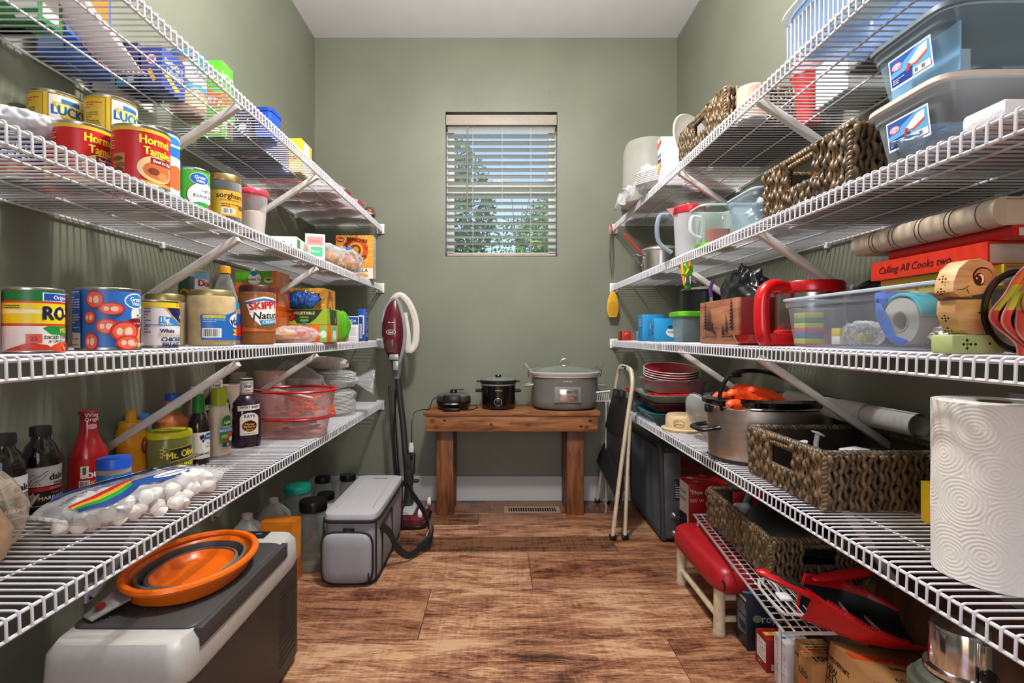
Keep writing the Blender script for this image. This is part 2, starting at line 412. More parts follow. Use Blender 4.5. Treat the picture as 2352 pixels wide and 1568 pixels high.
# outdoors
leafm = perobj(['#3c5c24', '#5f8a3c', '#93b85c', '#c4d898'], .6, 6, 'leaves', .2)
def leafcloud(c, rad, n, s, seed):
    q = random.Random(seed); b = M()
    for i in range(n):
        while 1:
            p = Vector((q.uniform(-1, 1), q.uniform(-1, 1), q.uniform(-1, 1)))
            if p.length < 1: break
        p = Vector(c) + Vector((p.x * rad[0], p.y * rad[1], p.z * rad[2]))
        X = Matrix.Translation(p) @ Matrix.Rotation(q.uniform(0, 6.3), 4, (q.random(), q.random(), q.random() + .1))
        k = s * q.uniform(.6, 1.3)
        b.add([(-k, 0, 0), (0, -k * .45, k * .1), (k, 0, 0), (0, k * .45, k * .1)], [(0, 1, 2, 3)], 0, X)
    return b
for i, (x, y, h, lab) in enumerate([(-1.5, 9.3, 4.4, 'green leafy tree outside seen through left half of blind'), (1.9, 12.4, 4.3, 'lower green tree outside behind lower right of blind'), (.6, 16.5, 5.0, 'small bare-branched tree outside at middle of window')]):
    tr = T('tree', lab, 'tree', (x, y, -1.5))
    b = M().tube([(0, 0, 0), (.05, 0, h * .5), (.1, 0, h + .9)], [.12, .09, .03], 8)
    q = random.Random(i)
    for k in range(9): b.tube([(.07, 0, h * .6 + k * .25), (q.uniform(-1.1, 1.1), q.uniform(-.4, .4), h * .9 + k * .35 + .3)], [.03, .008], 5)
    P('trunk', b, pm('#5d5148', .8, 0, .2, 8), tr)
    P('foliage', leafcloud((0, 0, h + .3), (1.5, 1.2, 1.5) if i < 2 else (2.0, .6, .9), 7000 if i < 2 else 1500, .075, i), leafm, tr, stuff=True, smooth=False)
struct('ground', M().box((-30, 3.3, -1.7), (30, 60, -1.5)), pm('#5f6b45', .9, 0, .3, 1))
ps = T('porch_post', 'white painted post outside at right of the window view', 'post', (1.25, 6.0, -1.5))
P('post', M().box((-.05, -.05, 0), (.05, .05, 4.2)).box((-.08, -.08, 0), (.08, .08, .2)), pm('#d9dadb', .5), ps, .004)

# ---------------- wire shelves ----------------
WIRE = pm('#d3d3d8', .3, 0, .03, 30)
ZS = [1.627, 1.278, .949, .586]
XF, XFR = -.682, .680
Y0S, Y1S = .30, YB - .012
wn = ['top', 'second', 'third', 'bottom']
br = .0032
def shelf(side, k):
    z = ZS[k]; s = -1 if side == 'left' else 1
    xw = XL if s < 0 else XR; xf = XF if s < 0 else XFR
    D = abs(xw - xf) - .008
    t = T('wire_shelf', f'white wire shelf, {wn[k]} of the four on the {side} wall', 'shelf', (xw - s * .006, 0, z - .0035), group=None)
    # local x towards the aisle: dx = -s
    a = -s; L = D
    w1 = M().tube([(a * .0, 0, .001), (a * (L - .004), 0, .001), (a * L, 0, -.001), (a * (L + .001), 0, -.006), (a * (L + .002), 0, -.032)], .0021, 6)
    me = w1.mesh('cross_wire', WIRE)
    n = int((Y1S - Y0S) / .0203)
    for i in range(n + 1): O('cross_wire', me, t, (0, Y0S + i * .0203, 0))
    for x, zz, r in ((0.004, -.004, .0033), (L * .34, -.004, .0026), (L * .68, -.004, .0026), (L - .003, -.0045, br), (L - .001, -.032, br)):
        P('rail', M().tube([(a * x, Y0S - .01, zz), (a * x, Y1S, zz)], r, 8), WIRE, t)
    for y in (.6, 1.38, 1.985):
        # channel brace from the front rail down to the wall
        p0 = Vector((a * (L - .004), y, -.034)) if k < 3 else Vector((a * L * .5, y, -.010)); p1 = Vector((a * .004, y, -.285)); d = (p0 - p1)
        ang = atan2(d.z, d.x)
        X = TR(p1.x, y, p1.z, 0, -ang, 0); q = M(); ln = d.length
        q.box((0, -.0105, -.0185), (ln, .0105, .001), 0, X)
        o = P('brace', q, pm('#cfcbc6', .35, .0, .04, 20), t, .004)
        f = M().box((a * -.006 if a > 0 else -.002, y - .012, -.308), (.002 if a > 0 else .006, y + .012, -.262))
        fo = P('foot_plate', f, WIRE, o, .001)
        P('screw', M().tube([(a * -.002, y, -.298), (a * .005, y, -.298)], .004, 8), pm('#222222', .5), o)
    e = M().box((a * (L - .03), Y1S, -.045), (a * (L + .016), Y1S + .011, .012)) if a > 0 else M().box((a * (L + .016), Y1S, -.045), (a * (L - .03), Y1S + .011, .012))
    e.box((a * L - .006, Y1S - .028, -.038), (a * L + .006, Y1S, -.004))
    P('end_bracket', e, WHITEC, t, .002)
    for y in (.6, 1.1, 1.68, 2.3, 2.8):
        P('wall_clip', M().box((-.008, y - .008, -.018), (.008, y + .008, .004)), WHITEC, t, .002)
    return t
for side in ('left', 'right'):
    for k in range(4): shelf(side, k)
# ---------------- builders for the groceries ----------------
def can(label, loc, r, h, spec, face=0., paper='#dddddd', group=None, metal=TIN, name='food_can', sl=(.05, .95)):
    t = T(name, label, 'can', loc, face, group)
    pf = [(r * .93, 0), (r * 1.0, .0015), (r * 1.0, .005), (r * .975, .007)]
    pf += [(r * .975, h - .007), (r * 1.0, h - .005), (r * 1.0, h - .001), (r * .985, h), (r * .95, h - .001), (r * .94, h - .005)]
    pf += [(r * .8, h - .005), (r * .78, h - .0065), (r * .3, h - .0065)]
    P('body', M().lathe(pf, 48), metal, t)
    P('paper_sleeve', M().lathe([(r * .985, h * sl[0]), (r * .985, h * sl[1])], 48, capb=False, capt=False), pm(paper, .35, 0, .03, 80), t)
    cw = 2 * pi * r / h * 100 * .985 - .5
    spec = [(q[0], max(-cw/2 + min(q[3], cw)/2, min(cw/2 - min(q[3], cw)/2, q[1])), q[2], min(q[3], cw), q[4], q[5]) if q[0] == 'r' else q for q in spec]
    art(spec, h / 100, wrap(r * .985, h / 2), 'label', t, step=.1 * r / h * 100)
    return t
def lid_round(t, r, z, h, m, name='lid', ridges=40, dome=.0, label=None):
    b = M(); n = ridges * 2
    vs = []
    prof = [(1, 0), (1, h * .8), (.96, h), (.85, h + .0004), (0.001, h + dome)]
    for q, (f, zz) in enumerate(prof):
        for i in range(n):
            k = f * r * (1 + (.018 if i % 2 and q < 2 else 0)); a = 2 * pi * i / n
            vs.append((k * cos(a), k * sin(a), z + zz))
    b.add(vs, [(j * n + i, j * n + (i + 1) % n, (j + 1) * n + (i + 1) % n, (j + 1) * n + i) for j in range(len(prof) - 1) for i in range(n)] + [tuple(range(n))[::-1]])
    return P(name, b, m, t, ang=50, label=label)
def jar(label, loc, r, h, fill, lidc, spec=None, face=0., glass=GLASS, fillh=.92, lidh=.018, lidr=.9, lz=.42, group=None, lidm=None, name='jar', neck=.86, cat='jar', lidname='lid', shoulder=.80, ln=2):
    """screw-top jar: glass, contents, lid, label"""
    t = T(name, label, cat, loc, face, group); hb = h - lidh
    pf = [(r * .86, 0), (r * .97, h * .02), (r, h * .05), (r, h * shoulder), (r * .97, h * (shoulder + .04)), (r * neck * .98, hb - .004), (r * neck * .95, hb)]
    P('glass_body', M().lathe(pf, 40), glass, t)
    if fill:
        f = fill if not isinstance(fill, str) else pm(fill, .5, 0, .15, 70)
        P('contents', M().lathe([(a * .955, max(.002, z * .985 + .001)) for a, z in pf if z < h * fillh] + [(r * .8, min(h * fillh, hb - .002))], 32), f, t)
    lid_round(t, r * lidr, hb - .002, lidh, lidm or pm(lidc, .35, 0, .05), lidname)
    if spec: art(spec, h / 100, wrap(r * 1.004, h * lz), 'label', t, step=.1 * r / h * 100)
    return t
def bottle(label, loc, pf, m, capz, capr, caph, capm, spec=None, lr=None, lz=None, face=0., n=2., asp=1., fill=None, group=None, extra=None, seg=36, cat='bottle', ls=None, capname='cap'):
    """pf: (radius, z) outline; asp: depth/width"""
    t = T('bottle', label, cat, loc, face, group)
    P('body', M().loft([(a * asp, a, z) for a, z in pf], seg, n), m, t)
    if fill: P('contents', M().loft([(a * .95 * asp, a * .95, z * .99 + .001) for a, z in pf if z <= fill[1]], seg, n), fill[0], t)
    lid_round(t, capr, capz, caph, capm, capname, 24)
    if spec: art(spec, (ls or .01 * pf[-1][1]), wrap(lr, lz), 'label', t, step=.1 * lr / (ls or .01 * pf[-1][1]))
    if extra: extra(t)
    return t
def carton(label, loc, size, col, front=None, side=None, top=None, rz=0., name='carton', group=None, sd=1, cat='box', rot=None, m=None, bottom=None, back=None):
    """box of board; base centre at loc; front = -Y face; side = +X face if sd > 0 else -X face; artwork units: percent of height"""
    t = T(name, label, cat, loc, rz, group, rot=rot); w, d, h = size; mm = m or pm(col, .42, 0, .04, 60)
    P('box_body', M().box((-w/2, -d/2, 0), (w/2, d/2, h - .0008)), mm, t, .0009)
    P('top_flap', M().box((-w/2 + .0006, -d/2 + .0006, h - .0012), (w/2 - .0006, d * .12, h)), mm, t, .0003)
    s = h / 100
    if front: art(front, s, flat((0, -d/2, h/2), (1, 0, 0), (0, 0, 1)), 'front_print', t, clip=(w/2/s - .3, 49.7))
    if side: art(side, s, flat((sd * w/2, 0, h/2), (0, sd, 0), (0, 0, 1)), 'side_print', t, clip=(d/2/s - .3, 49.7))
    if top: art(top, s, flat((0, 0, h), (1, 0, 0), (0, 1, 0)), 'top_print', t, clip=(w/2/s - .3, d/2/s - .3))
    if bottom: art(bottom, s, flat((0, 0, 0), (1, 0, 0), (0, -1, 0)), 'bottom_print', t, clip=(w/2/s - .3, d/2/s - .3))
    return t
FILM = clear('#f4f6f8', .10, .12, .9, .5)
FILM2 = clear('#f4f4f6', .16, .2, .8, .4)
def bag(label, loc, size, m, rz=0., tilt=0., seed=1, crinkle=.10, pinch=.55, name='bag', spec=None, inner=None, ends=True, cat='bag', rot=None, group=None, fn=None, nse=3.):
    """soft pillow bag lying along local x: size = (length, width, height)"""
    t = T(name, label, cat, loc, rz, group, rot=rot); L, W, H = size
    def f(u, v, k=0.):
        a = 2 * pi * u; x = (v - .5) * L; e = 1 - abs(2 * v - 1) ** 3.0; e2 = max(.04, e)
        ww = W / 2 * (pinch + (1 - pinch) * e); hh = H / 2 * max(.03, e ** .55)
        q = noise.noise(Vector((x * nse * 6 / max(L, .1) + seed * 9.1, cos(a) * 2.2, sin(a) * 2.2)))
        q2 = noise.noise(Vector((x * 45 + seed, cos(a) * 6, sin(a) * 6))) * .35
        g = 1 + crinkle * (q + q2) * 1.6
        y = abs(cos(a)) ** .8 * (1 if cos(a) >= 0 else -1) * (ww * g + k); z = abs(sin(a)) ** .9 * (1 if sin(a) >= 0 else -1) * (hh * g + k)
        return (x, y, H / 2 + max(z, -H / 2 * .97))
    b = M().grid(lambda u, v: f(u, v), 48, 40, 0, True)
    P('bag_skin', b, m, t, ang=80)
    if ends:
        for s in (-1, 1):
            q = M().grid(lambda u, v: (s * (L / 2 + u * L * .05), (v - .5) * W * pinch * (1 + .25 * u), H / 2 + .004 * sin(v * 40) + (u * H * .12)), 3, 20)
            P('seal', q, m, t, ang=80)
    if inner: inner(t)
    if spec:
        art(spec, W / 100, lambda u, v, k: f((.25 - v / (W * 2.2)) % 1, u / L + .5, k + .0015), 'print', t, step=3.)
    return t

# ================= LEFT, second shelf (tins and jars) =================
Z2 = ZS[1]
hormel = [('r', 0, 42, 250, 6, '#e0b62a'), ('r', 0, -43, 250, 5, '#e0a02a'),
          ('t', 'Hormel', -6, 27, 14, '#f4e234', {'b': .05, 'sx': .8}), ('t', 'Tamales', 0, 9, 13, '#f4e234', {'b': .05, 'sx': .8}),
          ('e', -4, -20, 30, 22, '#e8c690'), ('e', -2, -22, 24, 15, '#c96a34'), ('e', -10, -24, 9, 6, '#7a3418'), ('e', 6, -30, 10, 7, '#e38a4e'),
          ('r', 6, -6, 42, 10, '#8c1516'), ('t', 'Beef in Chili', 6, -6, 5, '#ffffff', {'b': .04}),
          ('r', -62, -14, 22, 30, '#b07a4a'), ('e', -64, -8, 10, 4, '#6a3a22'), ('e', -60, -18, 11, 4, '#7c482c'), ('e', -63, -26, 10, 4, '#5d321d'), ('l', -78, 20, 16, 24, 6, '#e9b7a4')]
lucks = [('r', 0, 0, 66, 84, '#e9e3d8'), ('f', 0, 0, 67, 86, 1, '#5a4510'), ('p', [(-28, 28), (30, 30), (24, -2), (-14, 0)], '#caa23a'), ('p', [(-24, 26), (26, 28), (21, 1), (-12, 3)], '#f2df6a'),
         ('r', 0, 32, 30, 8, '#2b6cae'), ('t', "LUCK'S", 1, 15, 17, '#1d5ea6', {'b': .06, 'sx': .8}),
         ('e', 2, -14, 27, 14, '#b8202a'), ('t', 'Pinto Beans', 2, -14, 8, '#ffffff', {'b': .05}), ('e', 0, -36, 24, 10, '#8a4b2a'),
         ('r', -62, 0, 40, 84, '#d9b53c'), ('f', -62, 0, 40, 84, 1, '#8a6a12'), ('l', -62, 28, 30, 14, 3, '#c2372a'), ('l', -62, -6, 30, 44, 11, '#6a5517')]
RH, RR = .122, .052
can('big red tamale can at front of second left shelf, bowl picture', (-.742, 1.09, Z2), RR, RH, hormel, radians(-18), '#c4161c')
can('big red tamale can left of the one showing the full bowl picture', (-.852, 1.075, Z2), RR, RH, hormel, radians(-8), '#c4161c')
for i, (x, y) in enumerate([(-.905, 1.225), (-1.012, 1.20)]):
    can(['red-labelled can under right yellow pinto can, seen through the wires', 'red-labelled can under left yellow pinto can, seen through the wires'][i], (x, y, Z2), RR, RH, [('r', 0, 0, 200, 20, '#e0b62a'), ('e', 0, 0, 20, 14, '#e8c690')], -.3, '#b3181d')
    can(['yellow pinto bean can stacked on top, nearer the aisle', 'yellow pinto bean can stacked on top, nearer the wall'][i], (x, y, Z2 + RH), RR, RH, lucks, radians([-8, -20][i]), '#dcb92f')
can('tall blue can behind the red tamale can', (-.800, 1.225, Z2), .049, .175, [('e', -6, 36, 22, 8, '#dfe9f4'), ('e', -6, 36, 18, 5, '#2c7fd0'), ('r', 0, -10, 60, 50, '#e9ecef'), ('e', 0, -12, 20, 16, '#d86a2e')], 0, '#2173c4')
can('dark blue chili can at far left end of second left shelf', (-.955, 1.035, Z2), .044, .09, [('r', 0, -28, 250, 40, '#a33e1f'), ('t', 'CHILI', -25, 20, 14, '#e8eef5', {'b': .04}), ('t', 'BEANS', -25, 2, 14, '#e8eef5', {'b': .04}), ('e', -20, -30, 14, 8, '#d7864a'), ('e', 10, -28, 16, 8, '#6c2213')], -.4, '#1d2f66')
bag('pale crinkled bag with blue print lying on top of the chili can', (-.955, 1.035, Z2 + .0905), (.17, .13, .05), pm('#cfcfd6', .3, 0, .2, 30), .6, seed=4, spec=[('e', 0, 10, 20, 9, '#3648a8'), ('r', 0, -16, 50, 10, '#e0c23a')])
can('yellow and blue picture can between the red tamale can and green can', (-.845, 1.325, Z2), .038, .112, [('r', 0, 38, 250, 14, '#e5c436'), ('t', 'K', 2, 20, 18, '#1f6f8f', {'b': .05}), ('r', 0, -22, 250, 46, '#b3232a'), ('t', 'e', 4, -16, 14, '#f0dede')], -.1, '#a8cfe0')
can('green kidney bean can with blue oval mark', (-.765, 1.315, Z2), .038, .112,
    [('e', 2, -10, 38, 30, '#1c4a2c'), ('e', 3, -10, 37, 29, '#e9eef0'), ('e', -8, 27, 21, 13, '#f0f2f2'), ('e', -8, 27, 20, 12, '#1d5fb8'), ('t', 'Great', -8, 30, 7, '#ffffff', {'b': .04}), ('t', 'Value', -7, 22, 6, '#ffffff', {'b': .04}),
     ('t', 'Light Red', 14, 3, 7, '#22406f'), ('t', 'Kidney Beans', 8, -10, 8, '#22406f', {'sh': .1}), ('e', -4, -32, 22, 8, '#2f9a3a'), ('e', 26, -32, 14, 10, '#b5222a'), ('e', 18, -38, 10, 6, '#d44a3c')], radians(-22), '#43b02c')
for i, (x, y, l) in enumerate([(-.845, 1.465, 'clear shaker with bright green lid, left of two'), (-.815, 1.545, 'clear shaker with bright green lid, right of two behind dark jar')]):
    jar(l, (x, y, Z2), .036, .155, '#c8b46a', '#4fc31f', fillh=.5, lidh=.03, lidr=1.0, lidm=pm('#49c41c', .35))
jar('dark sorghum syrup jar with gold lid and yellow label', (-.738, 1.416, Z2), .041, .130, pm('#170d06', .15, 0, .1), '#c3a878', 
    [('r', 0, 0, 150, 52, '#d3a02c'), ('t', 'sorghum', -10, 16, 11, '#3a230a', {'b': .05}), ('t', 'pure sweetener', -10, 7, 4.5, '#3a230a'), ('l', -8, -4, 40, 8, 2, '#4a3210'), ('b', -14, -16, 26, 12), ('e', 14, -6, 8, 5, '#6b4a18'), ('r', 46, 0, 34, 46, '#dcb04a'), ('l', 46, 0, 30, 40, 9, '#5b3d12')],
    radians(-24), fillh=.86, lidr=.97, lz=.38, lidm=pm('#b89a68', .3, .9), neck=.9)
t = T('storage_tub', 'clear tapered tub of flour with bright pink lid', 'container', (-.728, 1.558, Z2))
P('tub_body', M().lathe([(.030, 0), (.032, .003), (.041, .118)], 32, capt=False), clear('#f3f0f2', .16, .1), t)
P('flour', M().lathe([(.029, .002), (.031, .004), (.0355, .062), (.02, .068)], 28), pm('#e6dfd2', .9, 0, .05, 90), t)
P('lid', M().lathe([(.043, .112), (.044, .114), (.044, .124), (.040, .130), (.0, .131)], 32), clear('#e8405c', .75, .2), t)
carton('flat white box with green and pink print lying beyond the flour tub', (-.775, 1.93, Z2), (.12, .22, .045), '#dfe4dc', [('t', 'rice mix', 0, 10, 20, '#7a2c20'), ('r', 0, -25, 200, 24, '#2f9448')], [('r', -180, 0, 90, 70, '#2f8f4e'), ('r', 60, 10, 150, 60, '#e9b9b4'), ('t', 'Tamales', 60, 12, 26, '#a33a3a'), ('r', 40, -25, 150, 26, '#6cc08a')], rz=.12)
carton('small white box leaning with pink and green panel, next to bread', (-.725, 2.08, Z2), (.075, .035, .10), '#e7e8e4', [('r', 0, 22, 60, 34, '#e58f8b'), ('t', 'Chicken', 0, 22, 9, '#8a1d1d'), ('r', 0, -20, 56, 38, '#54b78a'), ('t', 'Flavor', 0, -18, 10, '#f6faf6')], [('r', 0, 0, 28, 84, '#d8dcd6')], rz=.35)
bag('dark green foil pouch slumped against the wall', (-.90, 1.98, Z2), (.17, .13, .08), pm('#23422e', .3, .2, .2, 20), 1.2, seed=8, spec=[('t', 'CHIPS', 0, 0, 16, '#dfe6df')])
def bread(t):
    q = random.Random(3)
    for i in range(4):
        x = -.06 + (i % 2) * .09; y = -.02 + (i // 2) * .05
        P('bun', M().loft([(.034, .03, .012), (.045, .038, .025), (.045, .038, .045), (.03, .025, .062), (.008, .008, .067)], 20, 2.2, c=(x, y)), pm('#c98a4a', .6, 0, .25, 25, .2), t)
bag('clear bag of golden bread buns on second left shelf', (-.765, 2.27, Z2), (.22, .15, .10), FILM, 1.25, seed=11, inner=bread)
bag('clear bag with blue and white print in front of oat cereal box', (-.74, 2.50, Z2), (.22, .14, .11), FILM, 1.2, seed=12, crinkle=.2, inner=bread, spec=[('e', -20, 10, 12, 6, '#2a66c8'), ('e', 0, 0, 16, 4, '#e9eef6'), ('e', 10, 14, 14, 5, '#2a66c8'), ('e', 25, -6, 12, 5, '#3b7fd6'), ('e', -8, -14, 12, 5, '#2a66c8'), ('t', 'Fresh', 4, 4, 8, '#1f4fa8')])
oats = [('r', 0, 12, 86, 76, '#e5a13a')] + [('p', [(2 + 22*cos(a), 16 + 22*sin(a)), (2 + 44*cos(a+.09), 16 + 44*sin(a+.09)), (2 + 22*cos(a+.18), 16 + 22*sin(a+.18))], '#f6d66a') for a in [i * .3927 for i in range(16)]] + \
       [('e', 2, 16, 30, 30, '#d9541e'), ('e', 2, 16, 18, 18, '#e8a23a'), ('e', 2, 16, 13, 13, '#6b3a14'), ('e', 3, 17, 7, 7, '#d9902f'),
        ('t', 'HONEY', -17, 30, 7, '#2a1206', {'ro': 50, 'b': .06}), ('t', 'BUNCHES', 6, 39, 7.5, '#2a1206', {'ro': -8, 'b': .06}), ('t', 'OF', 25, 22, 6, '#2a1206', {'ro': -75}), ('t', 'OATS', 14, -5, 8, '#2a1206', {'ro': 30, 'b': .06}),
        ('e', -32, 40, 9, 6, '#c8202a'), ('t', 'Post', -32, 40, 5, '#ffffff'), ('r', 0, -37, 86, 24, '#eee6da'), ('t', 'VANILLA', 8, -30, 8, '#2b2320', {'b': .03}), ('e', 14, -42, 18, 6, '#d9a25a')]
carton('upright oat cereal box at far end of second left shelf', (-.765, 2.83, Z2), (.20, .06, .235), '#d9a03c', oats, [('r', 0, 0, 24, 94, '#e9e4dc'), ('l', 0, 0, 20, 84, 24, '#7d8a94')], name='cereal_box')

# ================= LEFT, third shelf (eye level) =================
Z3 = ZS[2]
rotel = [('r', 0, 38, 300, 20, '#0f7a3c'), ('r', 0, 27, 300, 4, '#d2402a'), ('r', 0, 10, 300, 32, '#f0d21e'), ('r', 0, 13, 300, 6, '#f4ecc0'), ('r', 0, -7, 300, 4, '#cf4a22'), ('r', 0, -28, 300, 38, '#e9e7de'),
         ('r', 4, 36, 56, 13, '#ffffff'), ('r', 4, 36, 53, 11, '#1f4fae'), ('t', 'Original', 4, 36, 6, '#ffffff', {'b': .03}), ('t', 'RO-TEL', 18, 11, 20, '#1b2436', {'b': .07, 'sx': .9}),
         ('p', [(-24, -12), (-18, -9), (30, -9), (34, -18), (20, -24), (-14, -21)], '#1c8c3c'), ('t', 'MILD', 12, -15, 7, '#e8dc3a', {'b': .04}), ('t', 'DICED TOMATOES', 8, -26, 5, '#23231f', {'b': .03}), ('t', '& GREEN CHILIES', 8, -32, 4.5, '#23231f'),
         ('e', 20, -42, 34, 9, '#d8472a')] + [('e', 6 + (i * 7) % 44, -38 - (i * 5) % 10, 4, 2.5, ['#e8603a', '#f08a5c', '#c93420'][i % 3]) for i in range(16)] + \
        [('p', [(-70, -46), (-40, -34), (-18, -38), (-10, -46)], '#c9391f'), ('r', -34, -28, 18, 14, '#d8574c'), ('t', '25', -34, -28, 6, '#3a1713'), ('l', -60, 20, 20, 6, 2, '#2e6a44'),
         ('r', -86, 0, 20, 88, '#e3d6d0'), ('l', -86, 4, 16, 78, 20, '#5d5350'), ('b', -82, -36, 12, 14)]
can('green, yellow and white tomato and chili can, third left shelf', (-.757, .852, Z3), .0405, .104, rotel, radians(4), '#dfe2dc')
can('red vegetable can cut off at the left edge of the photo', (-.79, .765, Z3), .036, .104, [('r', 0, 10, 250, 20, '#e2b32e'), ('e', -10, -24, 18, 12, '#d9472e')], -.3, '#b21d1f')
can('dark red can just showing between the two big front tomato cans', (-.860, .985, Z3), .040, .108, [('r', 0, 5, 250, 24, '#dd8a22'), ('r', 0, -30, 250, 10, '#7a1212')], 0, '#9c1616')
diced = [('r', 0, 0, 300, 92, '#2f6fc0'), ('p', [(-6, -46), (-18, -22), (14, -10), (50, 6), (90, 10), (90, -46)], '#d8a860'),
         ('e', 30, 8, 32, 24, '#e9efee'), ('e', -4 + 12, 30, 21, 13, '#f2f5f7'), ('e', 8, 30, 19, 11, '#2f7fc8'), ('t', 'Great', 8, 33, 7, '#ffffff', {'b': .04}), ('t', 'Value', 9, 26, 6, '#ffffff', {'b': .04}),
         ('t', 'Diced', 32, 14, 9, '#4aa843', {'b': .03}), ('t', 'Tomatoes', 33, 4, 8, '#3a5a44', {'b': .02}), ('e', 8, -6, 17, 8, '#7a1420'), ('t', 'sugar free', 8, -6, 4, '#f0d8d8'),
         ('e', 52, -28, 32, 32, '#1f1d1c'), ('e', 54, -28, 29, 29, '#d13a22')] + [('e', 36 + (i * 11) % 34, -44 + (i * 13) % 36, 5, 4, ['#ee6a3c', '#f28f56', '#b9231a'][i % 3]) for i in range(14)] + \
        [x for cx, cy, a, b in ((-52, 30, 12, 14), (-30, 16, 17, 10), (-58, 2, 8, 10), (-36, -12, 15, 12), (-56, -36, 9, 14), (-12, -20, 21, 17), (-8, -38, 18, 12)) for x in
         (('e', cx, cy, a, b, '#c8241c'), ('e', cx, cy, a * .84, b * .84, '#e8654e'), ('e', cx + a * .2, cy, a * .3, b * .42, '#f6cdb4'), ('e', cx - a * .4, cy, a * .2, b * .35, '#f6cdb4'))] + \
        [('t', 'NET WT 28 OZ', 20, -41, 5, '#f4f2ee'), ('r', -88, 12, 34, 66, '#1c57ab'), ('l', -88, 14, 30, 60, 15, '#bcd0ea'), ('r', -88, -34, 34, 24, '#d9cfc0'), ('l', -88, -34, 28, 18, 4, '#5b6b78')]
can('large blue can with sliced tomatoes on the label', (-.757, 1.018, Z3), .0525, .118, diced, radians(-9), '#2f6fc0')
chk = [ ('t', '2 1/2 oz', 34, 41, 8, '#b5232b', {'b': .05}), ('p', [(-12, 34), (50, 34), (50, -5), (40, -5), (20, 2), (4, 14)], '#d9a23a'), ('p', [(-8, 34), (50, 34), (50, -3), (40, -2), (20, 6), (4, 18)], '#141d5c'),
       ('r', 2, -2, 96, 2, '#3f97d9'), ('p', [(-22, -3), (-22, 16), (2, 14), (20, 3), (34, -3)], '#2f86cf'), ('t', '15g', -12, 9, 9, '#ffffff', {'b': .06}), ('t', 'PROTEIN', -8, 0, 4, '#ffffff'),
       ('o', 40, 16, 9, 11, 3, '#e2352f'), ('r', 38, 15, 24, 7, '#f2efe9'), ('t', 'STAR', 38, 15, 5, '#c6232a'), ('t', 'White', -6, -14, 8, '#1c2a5c', {'b': .05}), ('t', 'PREMIUM CHUNK', 5, -23, 5, '#c9a07c', {'b': .03}), ('t', 'CHICKEN', 8, -32, 8.5, '#16224e', {'b': .05}), ('t', 'BREAST', 4, -43, 8.5, '#16224e', {'b': .05}), ('l', -42, 4, 12, 60, 10, '#7b6f9c')]
can('white, navy and yellow chicken breast can', (-.775, 1.19, Z3), .0455, .107, [('r', 0, 42, 255, 16, '#f0cc1f')] + chk, radians(-22), '#e9e6ea')
jar('gold-lidded jar of yellow relish behind the chicken breast pack', (-.855, 1.345, Z3), .048, .135, '#b98f2c', '#b9a86a', lidm=pm('#b3a26a', .35, .8))
vlas = [('p', [(-46, 9), (-44, 12), (-4, 12), (8, 16), (22, 20), (48, 18), (56, 12), (56, -32), (-44, -32)], '#2368b5'), ('r', -24, 8, 36, 5, '#e4cf2c'), ('t', 'DO NOT USE IF OPEN', -24, 8, 2.4, '#39330a'), ('l', -24, 1, 36, 6, 2, '#a9c6e8'),
        ('b', -28, -20, 30, 16), ('e', 26, 2, 24, 13, '#f1f2f2'), ('t', 'vlasic', 27, 1, 15, '#16325c', {'b': .06}), ('p', [(10, -14), (52, -12), (52, -26), (10, -24), (14, -19)], '#ecd23a'), ('t', 'Old Fashioned', 31, -19, 5, '#39330a'), ('e', 28, 14, 5, 6, '#e9eef2')]
jar('large sauerkraut jar with gold lid and blue label', (-.765, 1.40, Z3), .0585, .150, pm('#d6b56e', .5, 0, .22, 45), '#b3a26a', vlas, radians(-20), lz=.43, lidm=pm('#b3a26a', .35, .8), shoulder=.84, lidh=.016)
jar('small peanut jar with teal screw lid behind the sauerkraut jar', (-.805, 1.575, Z3), .034, .128, '#b5622a', '#1f93b4', [('r', 0, 0, 150, 60, '#1f4f9c'), ('r', 0, -10, 150, 24, '#c2242a'), ('e', 10, 12, 12, 8, '#e8c63a')], 0, lidm=pm('#1c93b8', .4))
skip = [('p', [(-30, 22), (0, 30), (34, 26), (38, 2), (20, -16), (-6, -18), (-20, -4)], '#e8e4da'), ('p', [(-32, 19), (0, 27), (33, 23), (36, 20), (0, 23), (-30, 16)], '#2a6ab0'), ('t', 'SKIPPY', 2, 15, 12, '#c4202a', {'b': .09, 'ro': 5}), ('p', [(-24, 2), (36, 6), (30, -12), (-8, -14)], '#f2f0ea'),
        ('t', 'Natural', 8, -1, 12, '#26292e', {'b': .05, 'ro': 4, 'sh': .2}), ('p', [(-8, -10), (30, -6), (28, -15), (-4, -18)], '#1c7fb8'), ('t', 'CREAMY', 11, -12, 5, '#e6f2f8', {'ro': 4, 'b': .05}), ('e', 32, -10, 6, 6, '#f4f0e4'), ('r', 33, 30, 16, 11, '#e8c82c'), ('l', 33, 30, 12, 7, 2, '#6a5510'), ('p', [(-36, -20), (10, -26), (40, -20), (40, -28), (-36, -28)], '#c56a2e'), ('r', 56, 2, 10, 50, '#d9d2c8'), ('l', 56, 2, 8, 46, 16, '#6a605a'), ('r', -46, 6, 14, 40, '#a3562a')]
jar('large peanut butter jar with dark brown lid and red lettering', (-.742, 1.615, Z3), .0525, .182, pm('#b5733a', .45, 0, .08, 20), '#3c1718', skip, radians(-44), fillh=.32, lz=.50, lidh=.024, lidr=.96, lidm=pm('#421a1c', .4), neck=.92, shoulder=.84, glass=clear('#c98a52', .35, .1, .8, .3))
can('red-brown can that lifts the pineapple can up', (-.93, 1.60, Z3), .043, .112, [('e', 0, 0, 20, 14, '#c2542a')], 0, '#7c2b1c')
